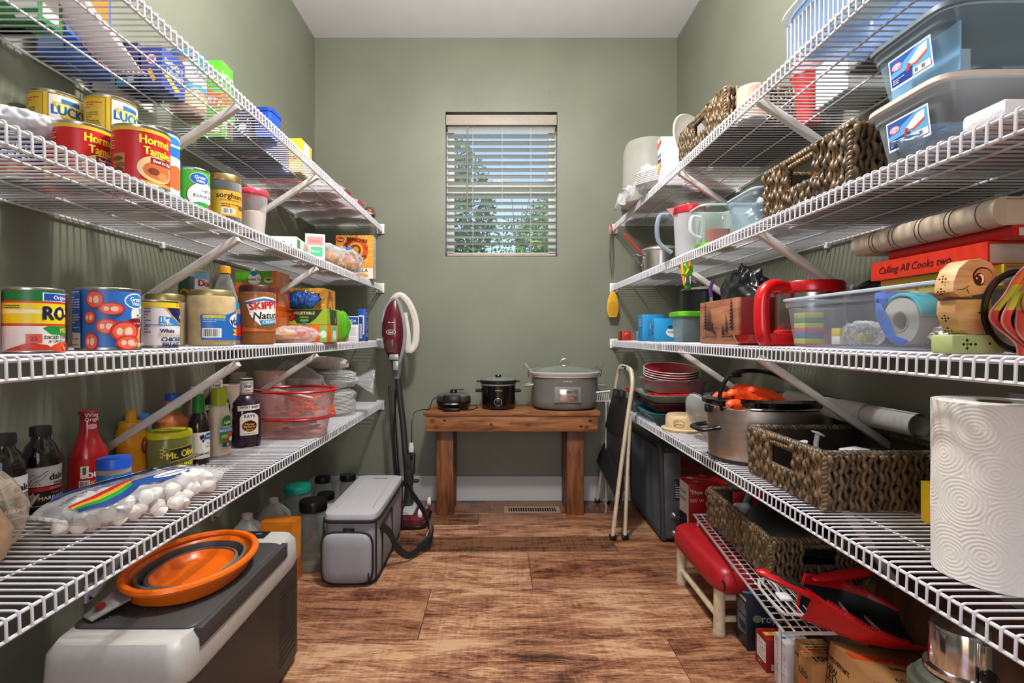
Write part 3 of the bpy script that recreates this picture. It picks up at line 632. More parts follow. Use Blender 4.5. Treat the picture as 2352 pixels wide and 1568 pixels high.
dole = [('r', -38, -8, 46, 80, '#3b4a1e'), ('e', -40, -22, 18, 22, '#c99a2c'), ('e', -40, -22, 13, 17, '#6b5318'), ('p', [(-60, 46), (-20, 46), (-34, 0), (-46, 0)], '#1f5a4a'), ('r', 22, 10, 70, 70, '#d9e6ea'), ('r', 22, 36, 70, 18, '#7fb6d4'), ('t', 'Dole', 18, 16, 17, '#c6202a', {'b': .09}), ('e', 17, 15, 3, 3, '#e8b83a'), ('t', 'pineapple', 18, -8, 11, '#1f6a4c', {'b': .03}), ('t', 'chunks', 18, -21, 10, '#1f6a4c', {'b': .03}), ('e', 12, -40, 26, 7, '#e0b43a')]
can('pineapple can raised up behind the gold-lidded jars', (-.93, 1.60, Z3 + .112), .0425, .112, dole, radians(-35), '#9fc6d8')
bottle('syrup bottle with yellow-orange cap, near the shelf wall', (-.90, 1.725, Z3), [(.036, 0), (.040, .006), (.040, .15), (.034, .17), (.024, .205), (.017, .222), (.015, .236)], GLASS, .232, .019, .024, pm('#e0a024', .4), fill=(pm('#26160f', .2), .15))
ot = [('r', 0, -38, 300, 24, '#e0641e')]
carton('orange tea box at the bottom of the stack below the green tea box', (-.895, 2.00, Z3), (.15, .13, .12), '#dd5f1c', [('r', 0, 30, 110, 20, '#7fb53a')], [('r', 0, 10, 60, 40, '#e58a5a')])
carton('second orange tea box in the stack, under the green tea box', (-.895, 2.00, Z3 + .12), (.15, .13, .085), '#d9581a', [('r', 0, 0, 80, 50, '#e9752c')], [('r', 0, 0, 100, 60, '#e58a5a')])
carton('green boxed tea with white oval, topmost of its stack', (-.895, 2.00, Z3 + .205), (.15, .13, .062), '#5fa324', [('p', [(-121, -50), (121, -50), (121, -38), (0, -26), (-121, -18)], '#e06a24'), ('e', -6, 2, 40, 34, '#eef2ea'), ('e', -10, 34, 20, 14, '#2d86b8'), ('t', 'Green Tea', -6, 0, 15, '#2f4a26', {'b': .05}), ('e', 78, -6, 26, 16, '#e9e2d4'), ('e', 78, -2, 19, 8, '#8a4a1c'), ('p', [(-90, 10), (-70, -14), (-62, -26), (-80, -8)], '#24521c'), ('p', [(96, 50), (121, 50), (121, -50), (104, -50)], '#e07a34')],
       [('r', 0, 0, 200, 96, '#df7a3e'), ('e', 10, 0, 26, 30, '#e7a184'), ('e', 0, 6, 12, 16, '#6a8cc0')])
carton('large oat cereal box standing on third left shelf', (-.833, 2.33, Z3), (.175, .15, .232), '#d9952e', oats, [('r', 0, 0, 62, 96, '#e5b13c'), ('e', 0, 10, 20, 36, '#d9541e'), ('e', 0, 10, 12, 22, '#e8b24a'), ('e', 0, 8, 6, 9, '#6b3a14'), ('t', 'HONEY', -5, 26, 9, '#2a1206', {'ro': 60}), ('t', 'OATS', 6, -12, 9, '#2a1206', {'ro': 50}), ('e', -4, 42, 7, 5, '#c8202a')], name='cereal_box')
carton('orange fruit tea box under the green vegetable drink pack', (-.752, 2.135, Z3), (.165, .15, .070), '#e2631d', [('r', 96, 0, 40, 90, '#7fbf4a'), ('e', 96, -4, 16, 22, '#e9efe4')], [('r', 20, 0, 130, 92, '#8cc66a'), ('e', 20, -8, 32, 28, '#edf2e8'), ('e', 16, 30, 14, 11, '#2f8fc6'), ('e', 70, -36, 10, 9, '#c8342c')])
carton('olive green vegetable drink pack lying on orange tea box', (-.752, 2.135, Z3 + .070), (.165, .15, .062), '#93a82a', [('r', 0, 0, 266, 98, '#9fb42e'), ('p', [(-90, 48), (104, 48), (60, -10), (20, -40), (-60, -44), (-80, -10)], '#2a3a1c'), ('e', -98, 8, 34, 34, '#1f2e16'), ('e', -98, 8, 26, 28, '#a8311e'), ('e', -104, 16, 9, 8, '#e07a58'), ('t', 'VEGETABLE', -14, 24, 18, '#e6e9b0', {'b': .05}), ('t', 'DRINK', -14, -2, 14, '#b9c878'), ('r', -14, -22, 54, 14, '#4fae4a'), ('e', -14, -38, 14, 10, '#2d62ae')], [('r', 0, 0, 240, 98, '#8fb52e'), ('p', [(-80, 48), (60, 48), (80, -48), (-60, -48)], '#1d3a1c'), ('t', 'V', -10, 20, 22, '#5cc65a'), ('e', 40, -20, 16, 20, '#d8522a')])
bag('blue cheese-snack pouch propped on the vegetable drink pack', (-.79, 2.12, Z3 + .132), (.13, .09, .075), pm('#1f4f9e', .35, 0, .1, 20), .2, seed=21, spec=[('e', -20, 10, 24, 12, '#e8cc4a'), ('t', 'KRAFT', -20, 10, 9, '#23418e', {'b': .04}), ('e', 34, -12, 20, 18, '#dfe2e2')])
bag('bright green snack bag behind the vegetable drink pack', (-.712, 2.33, Z3), (.16, .045, .14), pm('#58b023', .3, 0, .15, 20), 1.2, seed=22)
bag('clear bag with a round bun and blue print, third left shelf', (-.752, 1.935, Z3), (.17, .12, .062), FILM, .75, seed=23, crinkle=.16, inner=lambda t: P('bun', M().loft([(.03, .03, .006), (.045, .042, .015), (.047, .043, .03), (.03, .028, .048), (.006, .006, .052)], 24, c=(-.035, 0)), pm('#c88c52', .6, 0, .2, 25), t), spec=[('t', 'Muffins', -8, 12, 14, '#2448b4', {'b': .05}), ('e', 40, 0, 18, 9, '#6fa6d8')])
carton('white and blue box with table of figures, far end of third left shelf', (-.722, 2.62, Z3), (.075, .08, .122), '#dfe4ee', [('r', 0, 32, 58, 30, '#1d4ea6'), ('t', 'SODA', 0, 32, 11, '#dfe9f6', {'b': .05}), ('r', 0, -16, 46, 54, '#f4f5f7'), ('l', 0, -16, 40, 48, 9, '#8494b8')], [('r', 0, 0, 60, 98, '#1f50a8'), ('r', 0, -10, 40, 60, '#e6ebf4'), ('l', 0, -10, 32, 50, 10, '#7d8fb8')])
carton('narrow tall blue and white box behind the soda box', (-.672 - .03, 2.735, Z3), (.04, .06, .165), '#1f50a8', [('r', 0, 0, 16, 60, '#e8edf6'), ('l', 0, 0, 12, 54, 12, '#3c5ca0')], [('l', 0, 0, 28, 80, 16, '#e4eaf5')])
carton('small orange box beside the white and blue soda box', (-.745, 2.50, Z3), (.05, .06, .072), '#e8642a', [('r', 0, 0, 56, 90, '#e9733c'), ('t', 'gelatin', 0, 14, 13, '#f4e6dc', {'b': .04}), ('r', 0, -22, 30, 20, '#c8d8e8')], [('t', 'mix', 0, 10, 16, '#f4e6dc'), ('r', 0, -24, 50, 14, '#c23a1c')])
carton('tiny blue and white box next to the small orange box', (-.792, 2.485, Z3), (.036, .05, .045), '#2c55b4', [('l', 0, 0, 60, 80, 7, '#dfe6f4')])
# ================= LEFT, bottom shelf (sauces) =================
Z4 = ZS[3]
def dales(col2, word):
    return [('r', 0, 22, 260, 46, '#d5d2cf'), ('r', 0, 46, 260, 2.5, '#b9b6b2'), ('r', 0, -8, 260, 10, col2), ('r', 0, -34, 260, 40, '#121112'), ('r', 0, -48, 260, 1.5, '#dedbd6'),
            ('t', "dale's", 22, 20, 16, '#1b1b1b', {'b': .05}), ('t', 'seasoning', 26, 5, 7, '#1b1b1b', {'b': .03}), ('t', word, 12, -8, 4.5, '#f0dcd4'), ('t', 'STEAK', 10, -20, 5, '#c99a5c'), ('t', 'MARINADE', 8, -31, 9, '#e6e2dc', {'b': .03}),
            ('s', [(-42, 4), (-36, 18), (-22, 24), (-10, 34), (-4, 36)], 1.4, '#1b1b1b'), ('s', [(-38, 2), (-30, 14), (-18, 16), (-8, 28)], 1.2, '#1b1b1b'), ('s', [(-30, 4), (-24, 12), (-20, 2)], 1.2, '#1b1b1b'), ('s', [(-46, 22), (-34, 30), (-26, 26)], 1.2, '#1b1b1b')]
dark = pm('#140b08', .12, 0, .1, 20, 0, None, 0, .5)
dpf = [(.031, 0), (.036, .004), (.036, .11), (.034, .125), (.026, .148), (.018, .158), (.0165, .175)]
for i, (x, y, c, wd, l) in enumerate([(-1.018, 1.165, '#c8262c', 'ORIGINAL', 'dark steak marinade bottle with a red label band'), (-1.012, 1.072, '#2a6b4a', 'REDUCED SODIUM', 'dark marinade bottle with green label band, farthest left')]):
    bottle(l, (x, y, Z4), dpf, dark, .168, .0195, .021, BLACKM, dales(c, wd) + ([('e', 46, 38, 7, 7, '#c8262c')] if i == 0 else []), .0365, .062, radians([-22, -20][i]), ls=.00088)
red = pm('#9c1113', .2, 0, .1, 30, 0, None, 0, .5)
hot = [('r', 0, 10, 200, 84, '#b3161a'), ('r', -26, 18, 18, 30, '#e6dfc8'), ('r', -26, 20, 8, 20, '#5a5c4a'), ('t', 'LOUISIANA', 20, 8, 15, '#f0e6e0', {'b': .08}), ('t', 'HOT SAUCE', 20, -12, 10, '#f0c43a', {'b': .05}), ('b', -26, -16, 24, 22), ('r', 0, -40, 200, 8, '#7a1012')]
def ex(t):
    P('neck_wrap', M().lathe([(.0185, .155), (.0172, .175), (.0185, .198), (.0192, .2)], 24), pm('#8e1519', .35), t)
    art([('t', 'Wing', 0, 12, 9, '#e8d8d4'), ('t', 'Original', 4, 2, 8, '#e8d8d4'), ('e', 0, -14, 10, 6, '#c88a9c')], .0011, wrap(.0196, .184), 'neck_label', t, step=2.)
bottle('red hot sauce bottle with long dark-red neck', (-1.005, 1.285, Z4), [(.036, 0), (.040, .005), (.040, .09), (.037, .11), (.026, .135), (.019, .155), (.0175, .19)], red, .198, .0195, .008, pm('#7c1216', .4), hot, .0405, .048, radians(-30), ls=.0009, extra=ex)
bottle('yellow squeeze mustard bottle', (-.985, 1.405, Z4), [(.030, 0), (.033, .004), (.033, .05), (.030, .075), (.033, .10), (.034, .125), (.029, .142), (.026, .148)], pm('#d18f10', .4, 0, .05), .146, .027, .014, pm('#d99a18', .45), [('e', 30, 20, 20, 40, '#1b2742'), ('e', 30, 22, 15, 32, '#b3262c'), ('t', 'M', 30, 30, 14, '#e8c84a', {'b': .05})], .0345, .085, radians(-20), n=2.3, ls=.00055,
       extra=lambda t: P('spout', M().lathe([(.020, .158), (.014, .162), (.012, .186), (.009, .188)], 20), pm('#d99a18', .45), t))
jar('small dip jar with bright blue lid behind the marshmallows', (-.905, 1.235, Z4), .034, .105, pm('#b98a58', .5, 0, .2, 60), '#1f5fc4', [('r', 0, 0, 190, 46, '#2b7fc0'), ('e', 8, 2, 20, 13, '#e9eef2'), ('t', 'ranch', 8, 3, 9, '#a63b2c'), ('r', 52, 4, 20, 36, '#35584a')], radians(-40), lz=.42, lidh=.024, lidr=1.0, lidm=pm('#1c58c8', .35), neck=.95)
mto = [('r', -4, -6, 4, 4, '#d9a83a'), ('p', [(-22, 22), (30, 26), (34, 2), (-20, -4)], '#1f2a20'), ('p', [(-23, 24), (31, 28), (30.5, 26.5), (-22.5, 22.5)], '#e0b83a'), ('p', [(-21, -3), (35, 3), (34, 1), (-20.5, -5)], '#e0b83a'), ('t', 'Mt. Olive', 5, 11, 15, '#f0df4a', {'b': .05, 'ro': 4, 'sx': .85}),
       ('p', [(-34, -8), (40, -4), (40, -34), (-34, -38)], '#55602a'), ('t', 'HAMBURGER', 3, -15, 9, '#efe24a', {'b': .07, 'ro': 3}), ('t', 'CHIPS', 6, -28, 9, '#efe24a', {'b': .07, 'ro': 3}), ('s', [(-36, 4), (-34, 20), (-35, 32)], 1.5, '#e6cf6a')] + [('e', -38 + (i % 2) * 6, 8 + i * 4, 3, 1.6, '#e6cf6a') for i in range(6)]
pick = pm('#6d7420', .35, 0, .35, 26, .5)
j = jar('pickle chip jar with bright yellow patterned lid', (-.928, 1.475, Z4), .059, .125, pick, '#c7c41c', mto, radians(-28), lz=.40, lidh=.016, lidr=.98, lidm=pm('#cfcc1e', .35, 0, .1, 40), neck=.97, shoulder=.82, glass=clear('#cdd68a', .22, .04, 1.0, .4))
art([('o', 0, 0, 88, 88, 8, '#8a861a'), ('e', 0, 0, 60, 60, '#d8d22c'), ('r', 0, 0, 70, 20, '#7a3a1c'), ('t', 'PICKLES', 0, 0, 16, '#efe24a', {'b': .05})], .00055, flat((0, 0, .1252), (1, 0, 0), (0, 1, 0)), 'lid_print', j)
def kr(t):
    art([('r', 0, 22, 90, 14, '#63b52a'), ('t', 'ONE TIME', 0, 22, 9, '#1d3a12', {'b': .04}), ('e', 0, 42, 30, 11, '#141414'), ('e', 0, 42, 27, 9, '#f0efe9'), ('t', 'Kraft', 0, 42, 11, '#141414', {'b': .06})], .00065, wrap(.0235, .145), 'neck_label', t, step=3.)
bottle('orange dressing bottle with blue cap, behind pickle jar', (-1.005, 1.62, Z4), [(.042, 0), (.047, .005), (.047, .11), (.043, .128), (.026, .142), (.0228, .150), (.0228, .19)], pm('#c9713c', .3, 0, .12, 30), .188, .022, .022, pm('#1c4fb0', .4), None, face=radians(-30), asp=.75, n=2.4, extra=kr)
jar('dark jar with flat blue lid behind mustard and pickles', (-1.035, 1.50, Z4), .036, .165, '#1f2a24', '#2c6fae', lidh=.024, lidm=pm('#2a6aa8', .4))
soy = [('r', 0, 0, 200, 84, '#e0d8cc'), ('e', 22, 26, 17, 12, '#1f55ae'), ('t', 'Great', 22, 28, 7, '#ffffff'), ('e', 18, -4, 22, 22, '#cfd3d6'), ('e', 18, -4, 19, 19, '#e9e9e6'), ('t', 'Soy', 22, 6, 9, '#33353a'), ('t', 'Sauce', 22, -4, 8, '#33353a'), ('s', [(-20, -24), (30, -30)], 2, '#25272b'), ('s', [(-20, -32), (34, -22)], 2, '#25272b'), ('p', [(-8, 30), (4, 36), (6, 22), (-4, 18)], '#25272b'), ('p', [(-2, 16), (8, 20), (4, 8)], '#25272b'), ('t', '15 FL OZ', 8, -40, 5, '#25272b')]
bottle('dark soy sauce bottle with green neck', (-.915, 1.600, Z4), [(.027, 0), (.031, .004), (.031, .11), (.028, .128), (.019, .148), (.0145, .158), (.0145, .17)], dark, .155, .0165, .055, pm('#1f7a2c', .4), soy, .0315, .058, radians(-42), ls=.00095)
bottle('pale dressing bottle with white cap behind the green-capped one', (-1.0, 1.74, Z4), [(.028, 0), (.031, .005), (.031, .12), (.024, .16), (.018, .175)], pm('#cdb0a0', .35), .17, .019, .05, pm('#e2e6dc', .4))
rch = [('e', 6, 30, 20, 24, '#2d7a34'), ('t', 'Light', 6, 30, 10, '#f2f4ea', {'sh': .3, 'b': .05}), ('r', 10, 2, 60, 26, '#2c77b8'), ('t', 'CHUNKY', 8, 10, 6, '#dfe9f2'), ('t', 'BLUE CHEESE', 10, 1, 9, '#eef3f7', {'b': .06, 'sx': .8}), ('r', 10, -26, 60, 34, '#3f8c2c'), ('e', 18, -16, 14, 8, '#d6452c'), ('e', -4, -20, 12, 7, '#8ac24a'), ('e', 24, -32, 12, 8, '#efece0'), ('e', 0, -34, 12, 6, '#c8303c'), ('r', 8, -50, 40, 14, '#16465e'), ('t', '45', 8, -50, 9, '#e8f0f2', {'b': .05}), ('p', [(-20, 16), (40, 16), (36, 12), (-20, 12)], '#c6cf3a')]
bottle('white blue-cheese dressing bottle with yellow-green cap', (-.905, 1.700, Z4), [(.030, 0), (.036, .006), (.035, .06), (.031, .095), (.034, .13), (.029, .155), (.021, .168)], pm('#d8cbb6', .35, 0, .08, 60), .165, .0235, .055, pm('#a9bc1f', .4), rch, .0365, .085, radians(-30), n=2.4, asp=.75, ls=.0009)
bbq = [('p', [(-40, 40), (40, 44), (40, 62), (-40, 58)], '#e5e0d2'), ('t', 'SWEET BABY', 0, 53, 8, '#2b2b2b', {'b': .06}), ('e', 0, 12, 32, 22, '#e2dccb'), ('r', 0, -16, 64, 56, '#e2dccb'), ('t', "RAY'S", 0, 22, 10, '#2a4f8e', {'b': .07}), ('e', 0, -12, 25, 20, '#a8362a'), ('e', 0, -12, 22, 17, '#141414'), ('t', 'Honey', 0, -5, 8, '#d8a83a', {'b': .05}), ('t', 'Barbecue', 0, -14, 7, '#d8a83a', {'b': .05}), ('t', 'Sauce', 0, -23, 7, '#d8a83a', {'b': .05}), ('l', 0, -38, 40, 4, 1, '#3a3a3a')]
for x, y, l, c in ((-.890, 1.855, 'large honey barbecue sauce bottle, front one of two', '#2a1a2c'), (-1.015, 1.885, 'barbecue sauce bottle farther back, its white neck showing', '#241620')):
    bottle(l, (x, y, Z4), [(.042, 0), (.047, .006), (.047, .135), (.043, .155), (.028, .175), (.020, .185), (.0195, .21)], pm(c, .15, 0, .2, 20, 0, None, 0, .5), .184, .0215, .055, pm('#d8d5cf', .45), bbq, .0475, .088, radians(-52), n=2.4, asp=.8, ls=.001,
           extra=lambda t: art([('r', 0, 26, 120, 6, '#232323'), ('t', 'GLUTEN', 0, 12, 8, '#2b2b2b'), ('t', 'FREE', 0, 0, 9, '#2b2b2b', {'b': .05}), ('t', 'sauce', 0, -14, 8, '#2b2b2b'), ('r', 0, -26, 120, 3, '#8e1c2c')], .0009, wrap(.0225, .212), 'cap_label', t, step=2.))
# marshmallow bag
def mm(t):
    q = random.Random(9)
    me = M().lathe([(.010, 0), (.0135, .002), (.0145, .013), (.0135, .024), (.010, .026)], 14).mesh('marshmallow', pm('#efe6dc', .8, 0, .04, 30))
    k = 0
    for i in range(11):
        for j in range(6):
            for h in range(2):
                x = -.155 + i * .031; y = -.082 + j * .033; lim = .095 * (1 - abs(x / .19) ** 2.6)
                if abs(y) > lim - .008 or (h and (abs(y) > lim - .028 or abs(x) > .135)): continue
                O('marshmallow', me, t, (x + q.uniform(-.004, .004), y + q.uniform(-.004, .004), .016 + h * .024), rot=(q.uniform(0, 3), q.uniform(0, 3), 0)); k += 1
bag('long clear bag of white marshmallows with rainbow stripes, lying on bottom left shelf', (-.815, 1.195, Z4 + .001), (.38, .205, .066), FILM, atan2(.354, .11), seed=31, crinkle=.05, pinch=.5, inner=mm, nse=2.)
mt_ = [o for o in COL.objects if o.name == 'bag' or o.name.startswith('bag.')]
mt_ = [o for o in mt_ if o.type == 'EMPTY'][-1]
def mf(u, v, k):   # artwork plane of the bag top, u along the bag
    e = max(.05, 1 - abs(u / .19) ** 3); y = v * (.5 + .5 * e); s = min(.98, abs(v) / .1025)
    return (u, y, .033 + (.033 * e ** .55) * (1 - s ** 2.2) ** .45 + .003 + k)
rb = []
for i, c in enumerate(('#d8281f', '#eab42a', '#1f9c3c', '#1d3f8c')):
    o = -i * 1.45
    rb.append(('s', [(-17, -4 + o * .9), (-13, -4.2 + o), (-9, -3.0 + o), (-5, -1.6 + o * .8), (-3.5, -1.4 + o * .6)], 1.5, c))
    rb.append(('s', [(17, 3.5 + o * .5 + 2), (13, 5.2 + o * .6 + 1.6), (9, 6.0 + o * .5 + 1)], 1.2, c))
art(rb + [('p', [(-14, 8.6), (12, 9.4), (13, 6.2), (6, 2.6), (-2, 2.0), (-9, 3.6), (-16, 6.2)], '#1f4fae'), ('p', [(-8, 8.2), (10, 8.8), (8, 4.6), (-1, 3.4), (-8, 5.0)], '#e9eaf0'), ('t', 'Marshmallows', 1, 6.3, 1.7, '#1b3f92', {'b': .06, 'sh': .2}),
     ('p', [(-4, -2.4), (9, -2.2), (10, -5.2), (0, -6.6), (-6, -5.4)], '#1c4c9c'), ('e', 4.5, -4.0, 4.6, 1.5, '#eceef2'), ('t', 'Marshmallows', 4.5, -4.0, 1.1, '#1b3f92', {'sh': .2}), ('t', 'NET WT 8 OZ (227 g)', -9, .3, 1.1, '#1f4f8c', {'b': .04}), ('l', 0, 1.0, 16, .8, 1, '#2f5f9c'), ('e', 6, -.6, .8, .8, '#1f3f7c'), ('e', 8, -.6, .8, .8, '#1f3f7c'), ('r', 10.5, -.3, 1.6, 1.8, '#dfe3ea')],
    .01, mf, 'print', mt_, step=1.)
bag('clear bag of tan snacks cut off at the left edge, bottom left shelf', (-.895, .86, Z4), (.18, .13, .165), clear('#e9dccb', .12, .15, .9, .4), 1.3, seed=33, crinkle=.09, inner=lambda t: P('snack_pieces', M().loft([(.07, .045, .005), (.08, .055, .05), (.06, .045, .09), (.02, .01, .1)], 20), pm('#bb9a78', .7, 0, .25, 40, .5), t))
# paper goods
for (x, y, r, h, l) in ((-.945, 2.17, .060, .245, 'tall plain paper roll standing behind the red clip tub'), (-1.0, 1.985, .045, .205, 'shorter pale paper roll left of the tall one')):
    t = T('paper_roll', l, 'paper roll', (x, y, Z4))
    P('roll', M().lathe([(.020, 0), (r, 0), (r, h), (.020, h), (.020, h - .02)], 36), pm('#d9c0b0', .8, 0, .05, 30), t)
    P('core', M().lathe([(.021, .001), (.021, h + .001), (.0185, h + .001), (.0185, h - .04)], 24, capb=False, capt=False), pm('#a58a70', .8), t)
    P('loose_sheet', M().tube([(r + .001, 0, .002), (r + .001, 0, h - .002)], .0014, 4), pm('#cbb4a5', .8), t)
t = T('cup_sleeve', 'tall sleeve of clear striped cups behind the barbecue sauce', 'cups', (-1.035, 2.09, Z4))
for i in range(14): P('cup', M().lathe([(.026, .02 + i * .016), (.033, .032 + i * .016), (.035, .034 + i * .016), (.033, .036 + i * .016)], 24, capb=i == 0, capt=False), clear('#e4e8e6', .35, .1, .8, .4), t)
P('base_cup', M().lathe([(.022, 0), (.026, .02)], 24), WHITEC, t)
# red clip tubs (nested)
RC = clear('#e0323a', .45, .08, .9, .35); CC = clear('#f2d5d2', .14, .06, .9, .4)
def cliptub(label, loc, s, z):
    t = T('storage_tub', label, 'container', loc)
    P('tub_body', M().loft([(.125 * s, .10 * s, .001), (.135 * s, .11 * s, .006), (.150 * s, .125 * s, z)], 48, 2.4, capt=False), CC, t)
    P('rim', M().tube([(cos(a) * .155 * s, sin(a) * .13 * s, z) for a in [i * pi / 24 for i in range(48)]], .0075, 8, closed=True, flat=.7), pm('#c2121a', .3), t)
    return t
tb = cliptub('lower clear tub with red rim, holding packets and pens', (-.795, 2.05, Z4), .88, .075)
q = random.Random(12)
for i in range(14):
    a = q.uniform(0, 6.28); rr = q.uniform(0, .075)
    o = O('packet', M().box((-.03, -.011, 0), (.03, .011, .006)).mesh('packet', pm(['#b8301f', '#d8672c', '#7c1c1a', '#c9a23a', '#2f6a8e'][i % 5], .5), bevel=.001), tb, (rr * cos(a) * 1.1, rr * sin(a), .008 + (i % 5) * .011), rot=(0, q.uniform(-.2, .2), q.uniform(0, 3)))
tb = cliptub('upper clear tub with red rim, filled with orange plastic clips', (-.790, 2.045, Z4 + .078), 1.0, .102)
for i in range(26):
    a = q.uniform(0, 6.28); rr = q.uniform(0, .095)
    m_ = M().box((-.035, -.009, 0), (.035, -.004, .004)).box((-.035, .004, 0), (.035, .009, .004)).box((-.035, -.009, 0), (-.029, .009, .004)).box((.0, -.009, 0), (.006, .009, .004)).box((.029, -.009, 0), (.035, .009, .004))
    O('clip', m_.mesh('clip', pm(['#f0541c', '#e2421a', '#ff6a2a'][i % 3], .35)), tb, (rr * cos(a), rr * sin(a), .006 + (i % 8) * .009), rot=(q.uniform(-.3, .3), q.uniform(-.35, .35), q.uniform(0, 3)))
for i in range(2):
    O('marker', M().lathe([(.004, 0), (.005, .01), (.005, .13), (.003, .14)], 12).lathe([(.0056, .1), (.0056, .14)], 12).mesh('marker', pm('#e8dcd8' if i == 0 else '#3c1a1a', .4)), tb, (.09 - i * .08, -.06, .075 + .01 * i), rot=(0, radians(-78), .5 * i))
# foam plates in bags
t = T('foam_plates', 'bagged stack of white foam plates at far end of bottom left shelf', 'plates', (-.815, 2.60, Z4))
for i in range(16): O('plate', None, t) if 0 else None
pl = M().lathe([(.060, .0), (.075, .002), (.100, .013), (.104, .014), (.100, .016), (.075, .005), (.0, .003)], 36)
pme = pl.mesh('plate', pm('#e9e6e0', .6, 0, .03))
for i in range(15): O('plate', pme, t, (0, 0, .003 + i * .0068))
P('wrapper', M().grid(lambda u, v: ((.108 + .008 * noise.noise(Vector((cos(6.28 * u) * 3, sin(6.28 * u) * 3, v * 6)))) * (1 - .35 * max(0, v - .85) / .15) * cos(2 * pi * u), (.108 + .008 * noise.noise(Vector((cos(6.28 * u) * 3, sin(6.28 * u) * 3, v * 6)))) * (1 - .35 * max(0, v - .85) / .15) * sin(2 * pi * u), .001 + v * .128), 60, 24, 0, True), FILM, t, ang=80)
art([('p', [(-16, 20), (4, 20), (12, -22), (-10, -26)], '#d8341c'), ('p', [(-12, 0), (9, 0), (11, -12), (-10, -12)], '#e8752a'), ('t', 'plates', 0, -17, 5, '#f4e6da')], .0022, wrap(.1175, .062, radians(-80)), 'label', t, step=3.)
t = T('foam_bowls', 'bag of stacked white foam bowls resting on the foam plates', 'bowls', (-.80, 2.60, Z4 + .131))
bme = M().lathe([(.045, 0), (.05, .001), (.078, .03), (.083, .031), (.078, .034), (.048, .005), (0, .004)], 32).mesh('bowl', pm('#e6e4e0', .6, 0, .03))
for i in range(6): O('bowl', bme, t, (0, 0, .002 + i * .0085))
def crumple(r, h, seed, amp=.25, sx=1, sy=1):
    def f(u, v):
        th = 2 * pi * u; ph = pi * v; d = Vector((sin(ph) * cos(th), sin(ph) * sin(th), -cos(ph)))
        k = 1 + amp * noise.noise(d * 2.3 + Vector((seed, 0, 0))) + amp * .6 * noise.noise(d * 6 + Vector((0, seed, 0))) + amp * .35 * abs(noise.noise(d * 14))
        return (d.x * r * k * sx, d.y * r * k * sy, h / 2 + d.z * h / 2 * k)
    return M().grid(f, 48, 32, 0, True)
P('wrapper', crumple(.105, .085, 5), FILM, t, ang=80)
b = M(); q = random.Random(4)
for i in range(8):
    a = i * .8; b.grid(lambda u, v: (.10 + u * .085, (v - .5) * .09 * (u + .35) * cos(a), .035 + (v - .5) * .09 * (u + .35) * sin(a) + u * .012 * sin(i * 2.1)), 8, 6)
P('gathered_end', b, FILM2, t, ang=80)
P('twist_tie', M().tube([(.10, 0, .03), (.103, .008, .036), (.10, 0, .042), (.097, -.008, .036)], .003, 6, closed=True), pm('#d98a3a', .5), t)
t = T('cloth', 'cream ribbed cloth bundled on top of the bagged foam bowls', 'cloth', (-.85, 2.62, Z4 + .222))
P('cloth', M().grid(lambda u, v: ((v - .5) * .20, (.045 + .006 * sin(u * 2 * pi * 3)) * cos(2 * pi * u) * (1 - .5 * abs(2 * v - 1) ** 3), .032 + (.03 + .003 * sin(v * 90)) * sin(2 * pi * u) * (1 - .45 * abs(2 * v - 1) ** 3) - 0.01 * (v - .5)), 40, 90, 0, True), pm('#d9d2c4', .9, 0, .08, 90, .3), t, ang=80)
t = T('bagged_cups', 'crumpled clear bag with blue print and white cups, behind the clip tubs', 'cups', (-.93, 2.38, Z4))
for i in range(3): P('cup_stack', M().lathe([(.030, 0), (.042, .17), (.044, .172), (.044, .19), (.040, .192)], 28, c=((i - 1) * .085, 0 if i != 1 else .03)), pm('#d9c8be', .6, 0, .04), t)
P('wrapper', crumple(.15, .26, 9, .16, 1, .62), FILM, t, ang=80)
art([('e', 0, 6, 9, 4, '#2a7fc4'), ('e', 9, 0, 7, 4, '#1f5fae'), ('e', -8, -4, 8, 3, '#2a7fc4'), ('e', 4, -10, 9, 3, '#e8edf2'), ('e', -4, 14, 6, 3, '#2aa0c8')], .002, lambda u, v, k: (.04 + u, -.098 - k, .10 + v), 'print', t)

# ================= LEFT, top shelf (seen from below) =================
Z1 = ZS[0]
nb = '#16245c'
carton('green and white box at the top left corner of the photo', (-1.005, 1.10, Z1), (.13, .06, .20), '#1f7a3c', [('p', [(-32, 50), (32, 50), (32, -50), (10, -50), (-20, 10)], '#e8e8e2'), ('r', 0, -42, 64, 8, '#1f7a3c')], [('r', 0, 0, 20, 90, '#dcd2c8')])
carton('small white box with dark blue lettering beside the wall, top left shelf', (-1.035, 1.125, Z1), (.07, .04, .06), '#d6cfc8', [('l', 0, 34, 100, 16, 3, '#8a8078'), ('t', 'CANDLES', 0, -8, 20, '#1f3474', {'b': .05}), ('r', 0, -32, 90, 10, '#24407e')])
carton('white carton with pale lettering against the wall, top left shelf', (-1.04, 1.46, Z1), (.06, .16, .09), '#d9d6d0', None, [('t', 'OZ', 0, 0, 20, '#bb3333')], bottom=[('t', 'KEEP DRY', 0, 0, 9, '#22305c', {'ro': 90}), ('l', -18, 0, 6, 90, 5, '#6a6a72')])
carton('bright blue cereal box with orange picture, top left shelf', (-1.025, 1.27, Z1), (.07, .14, .22), '#2a5fc0', [('r', 0, 0, 26, 92, '#7fa6e6'), ('p', [(-2, 30), (14, 40), (14, -30), (0, -20)], '#e07a24'), ('e', 6, -2, 7, 12, '#b8281c')], [('p', [(-28, 40), (28, 48), (28, -40), (-10, -30)], '#d8701f'), ('e', 4, -6, 18, 20, '#b3241c')], bottom=[('t', 'CEREAL', 0, 0, 5, '#d8e2f6', {'ro': 90})])
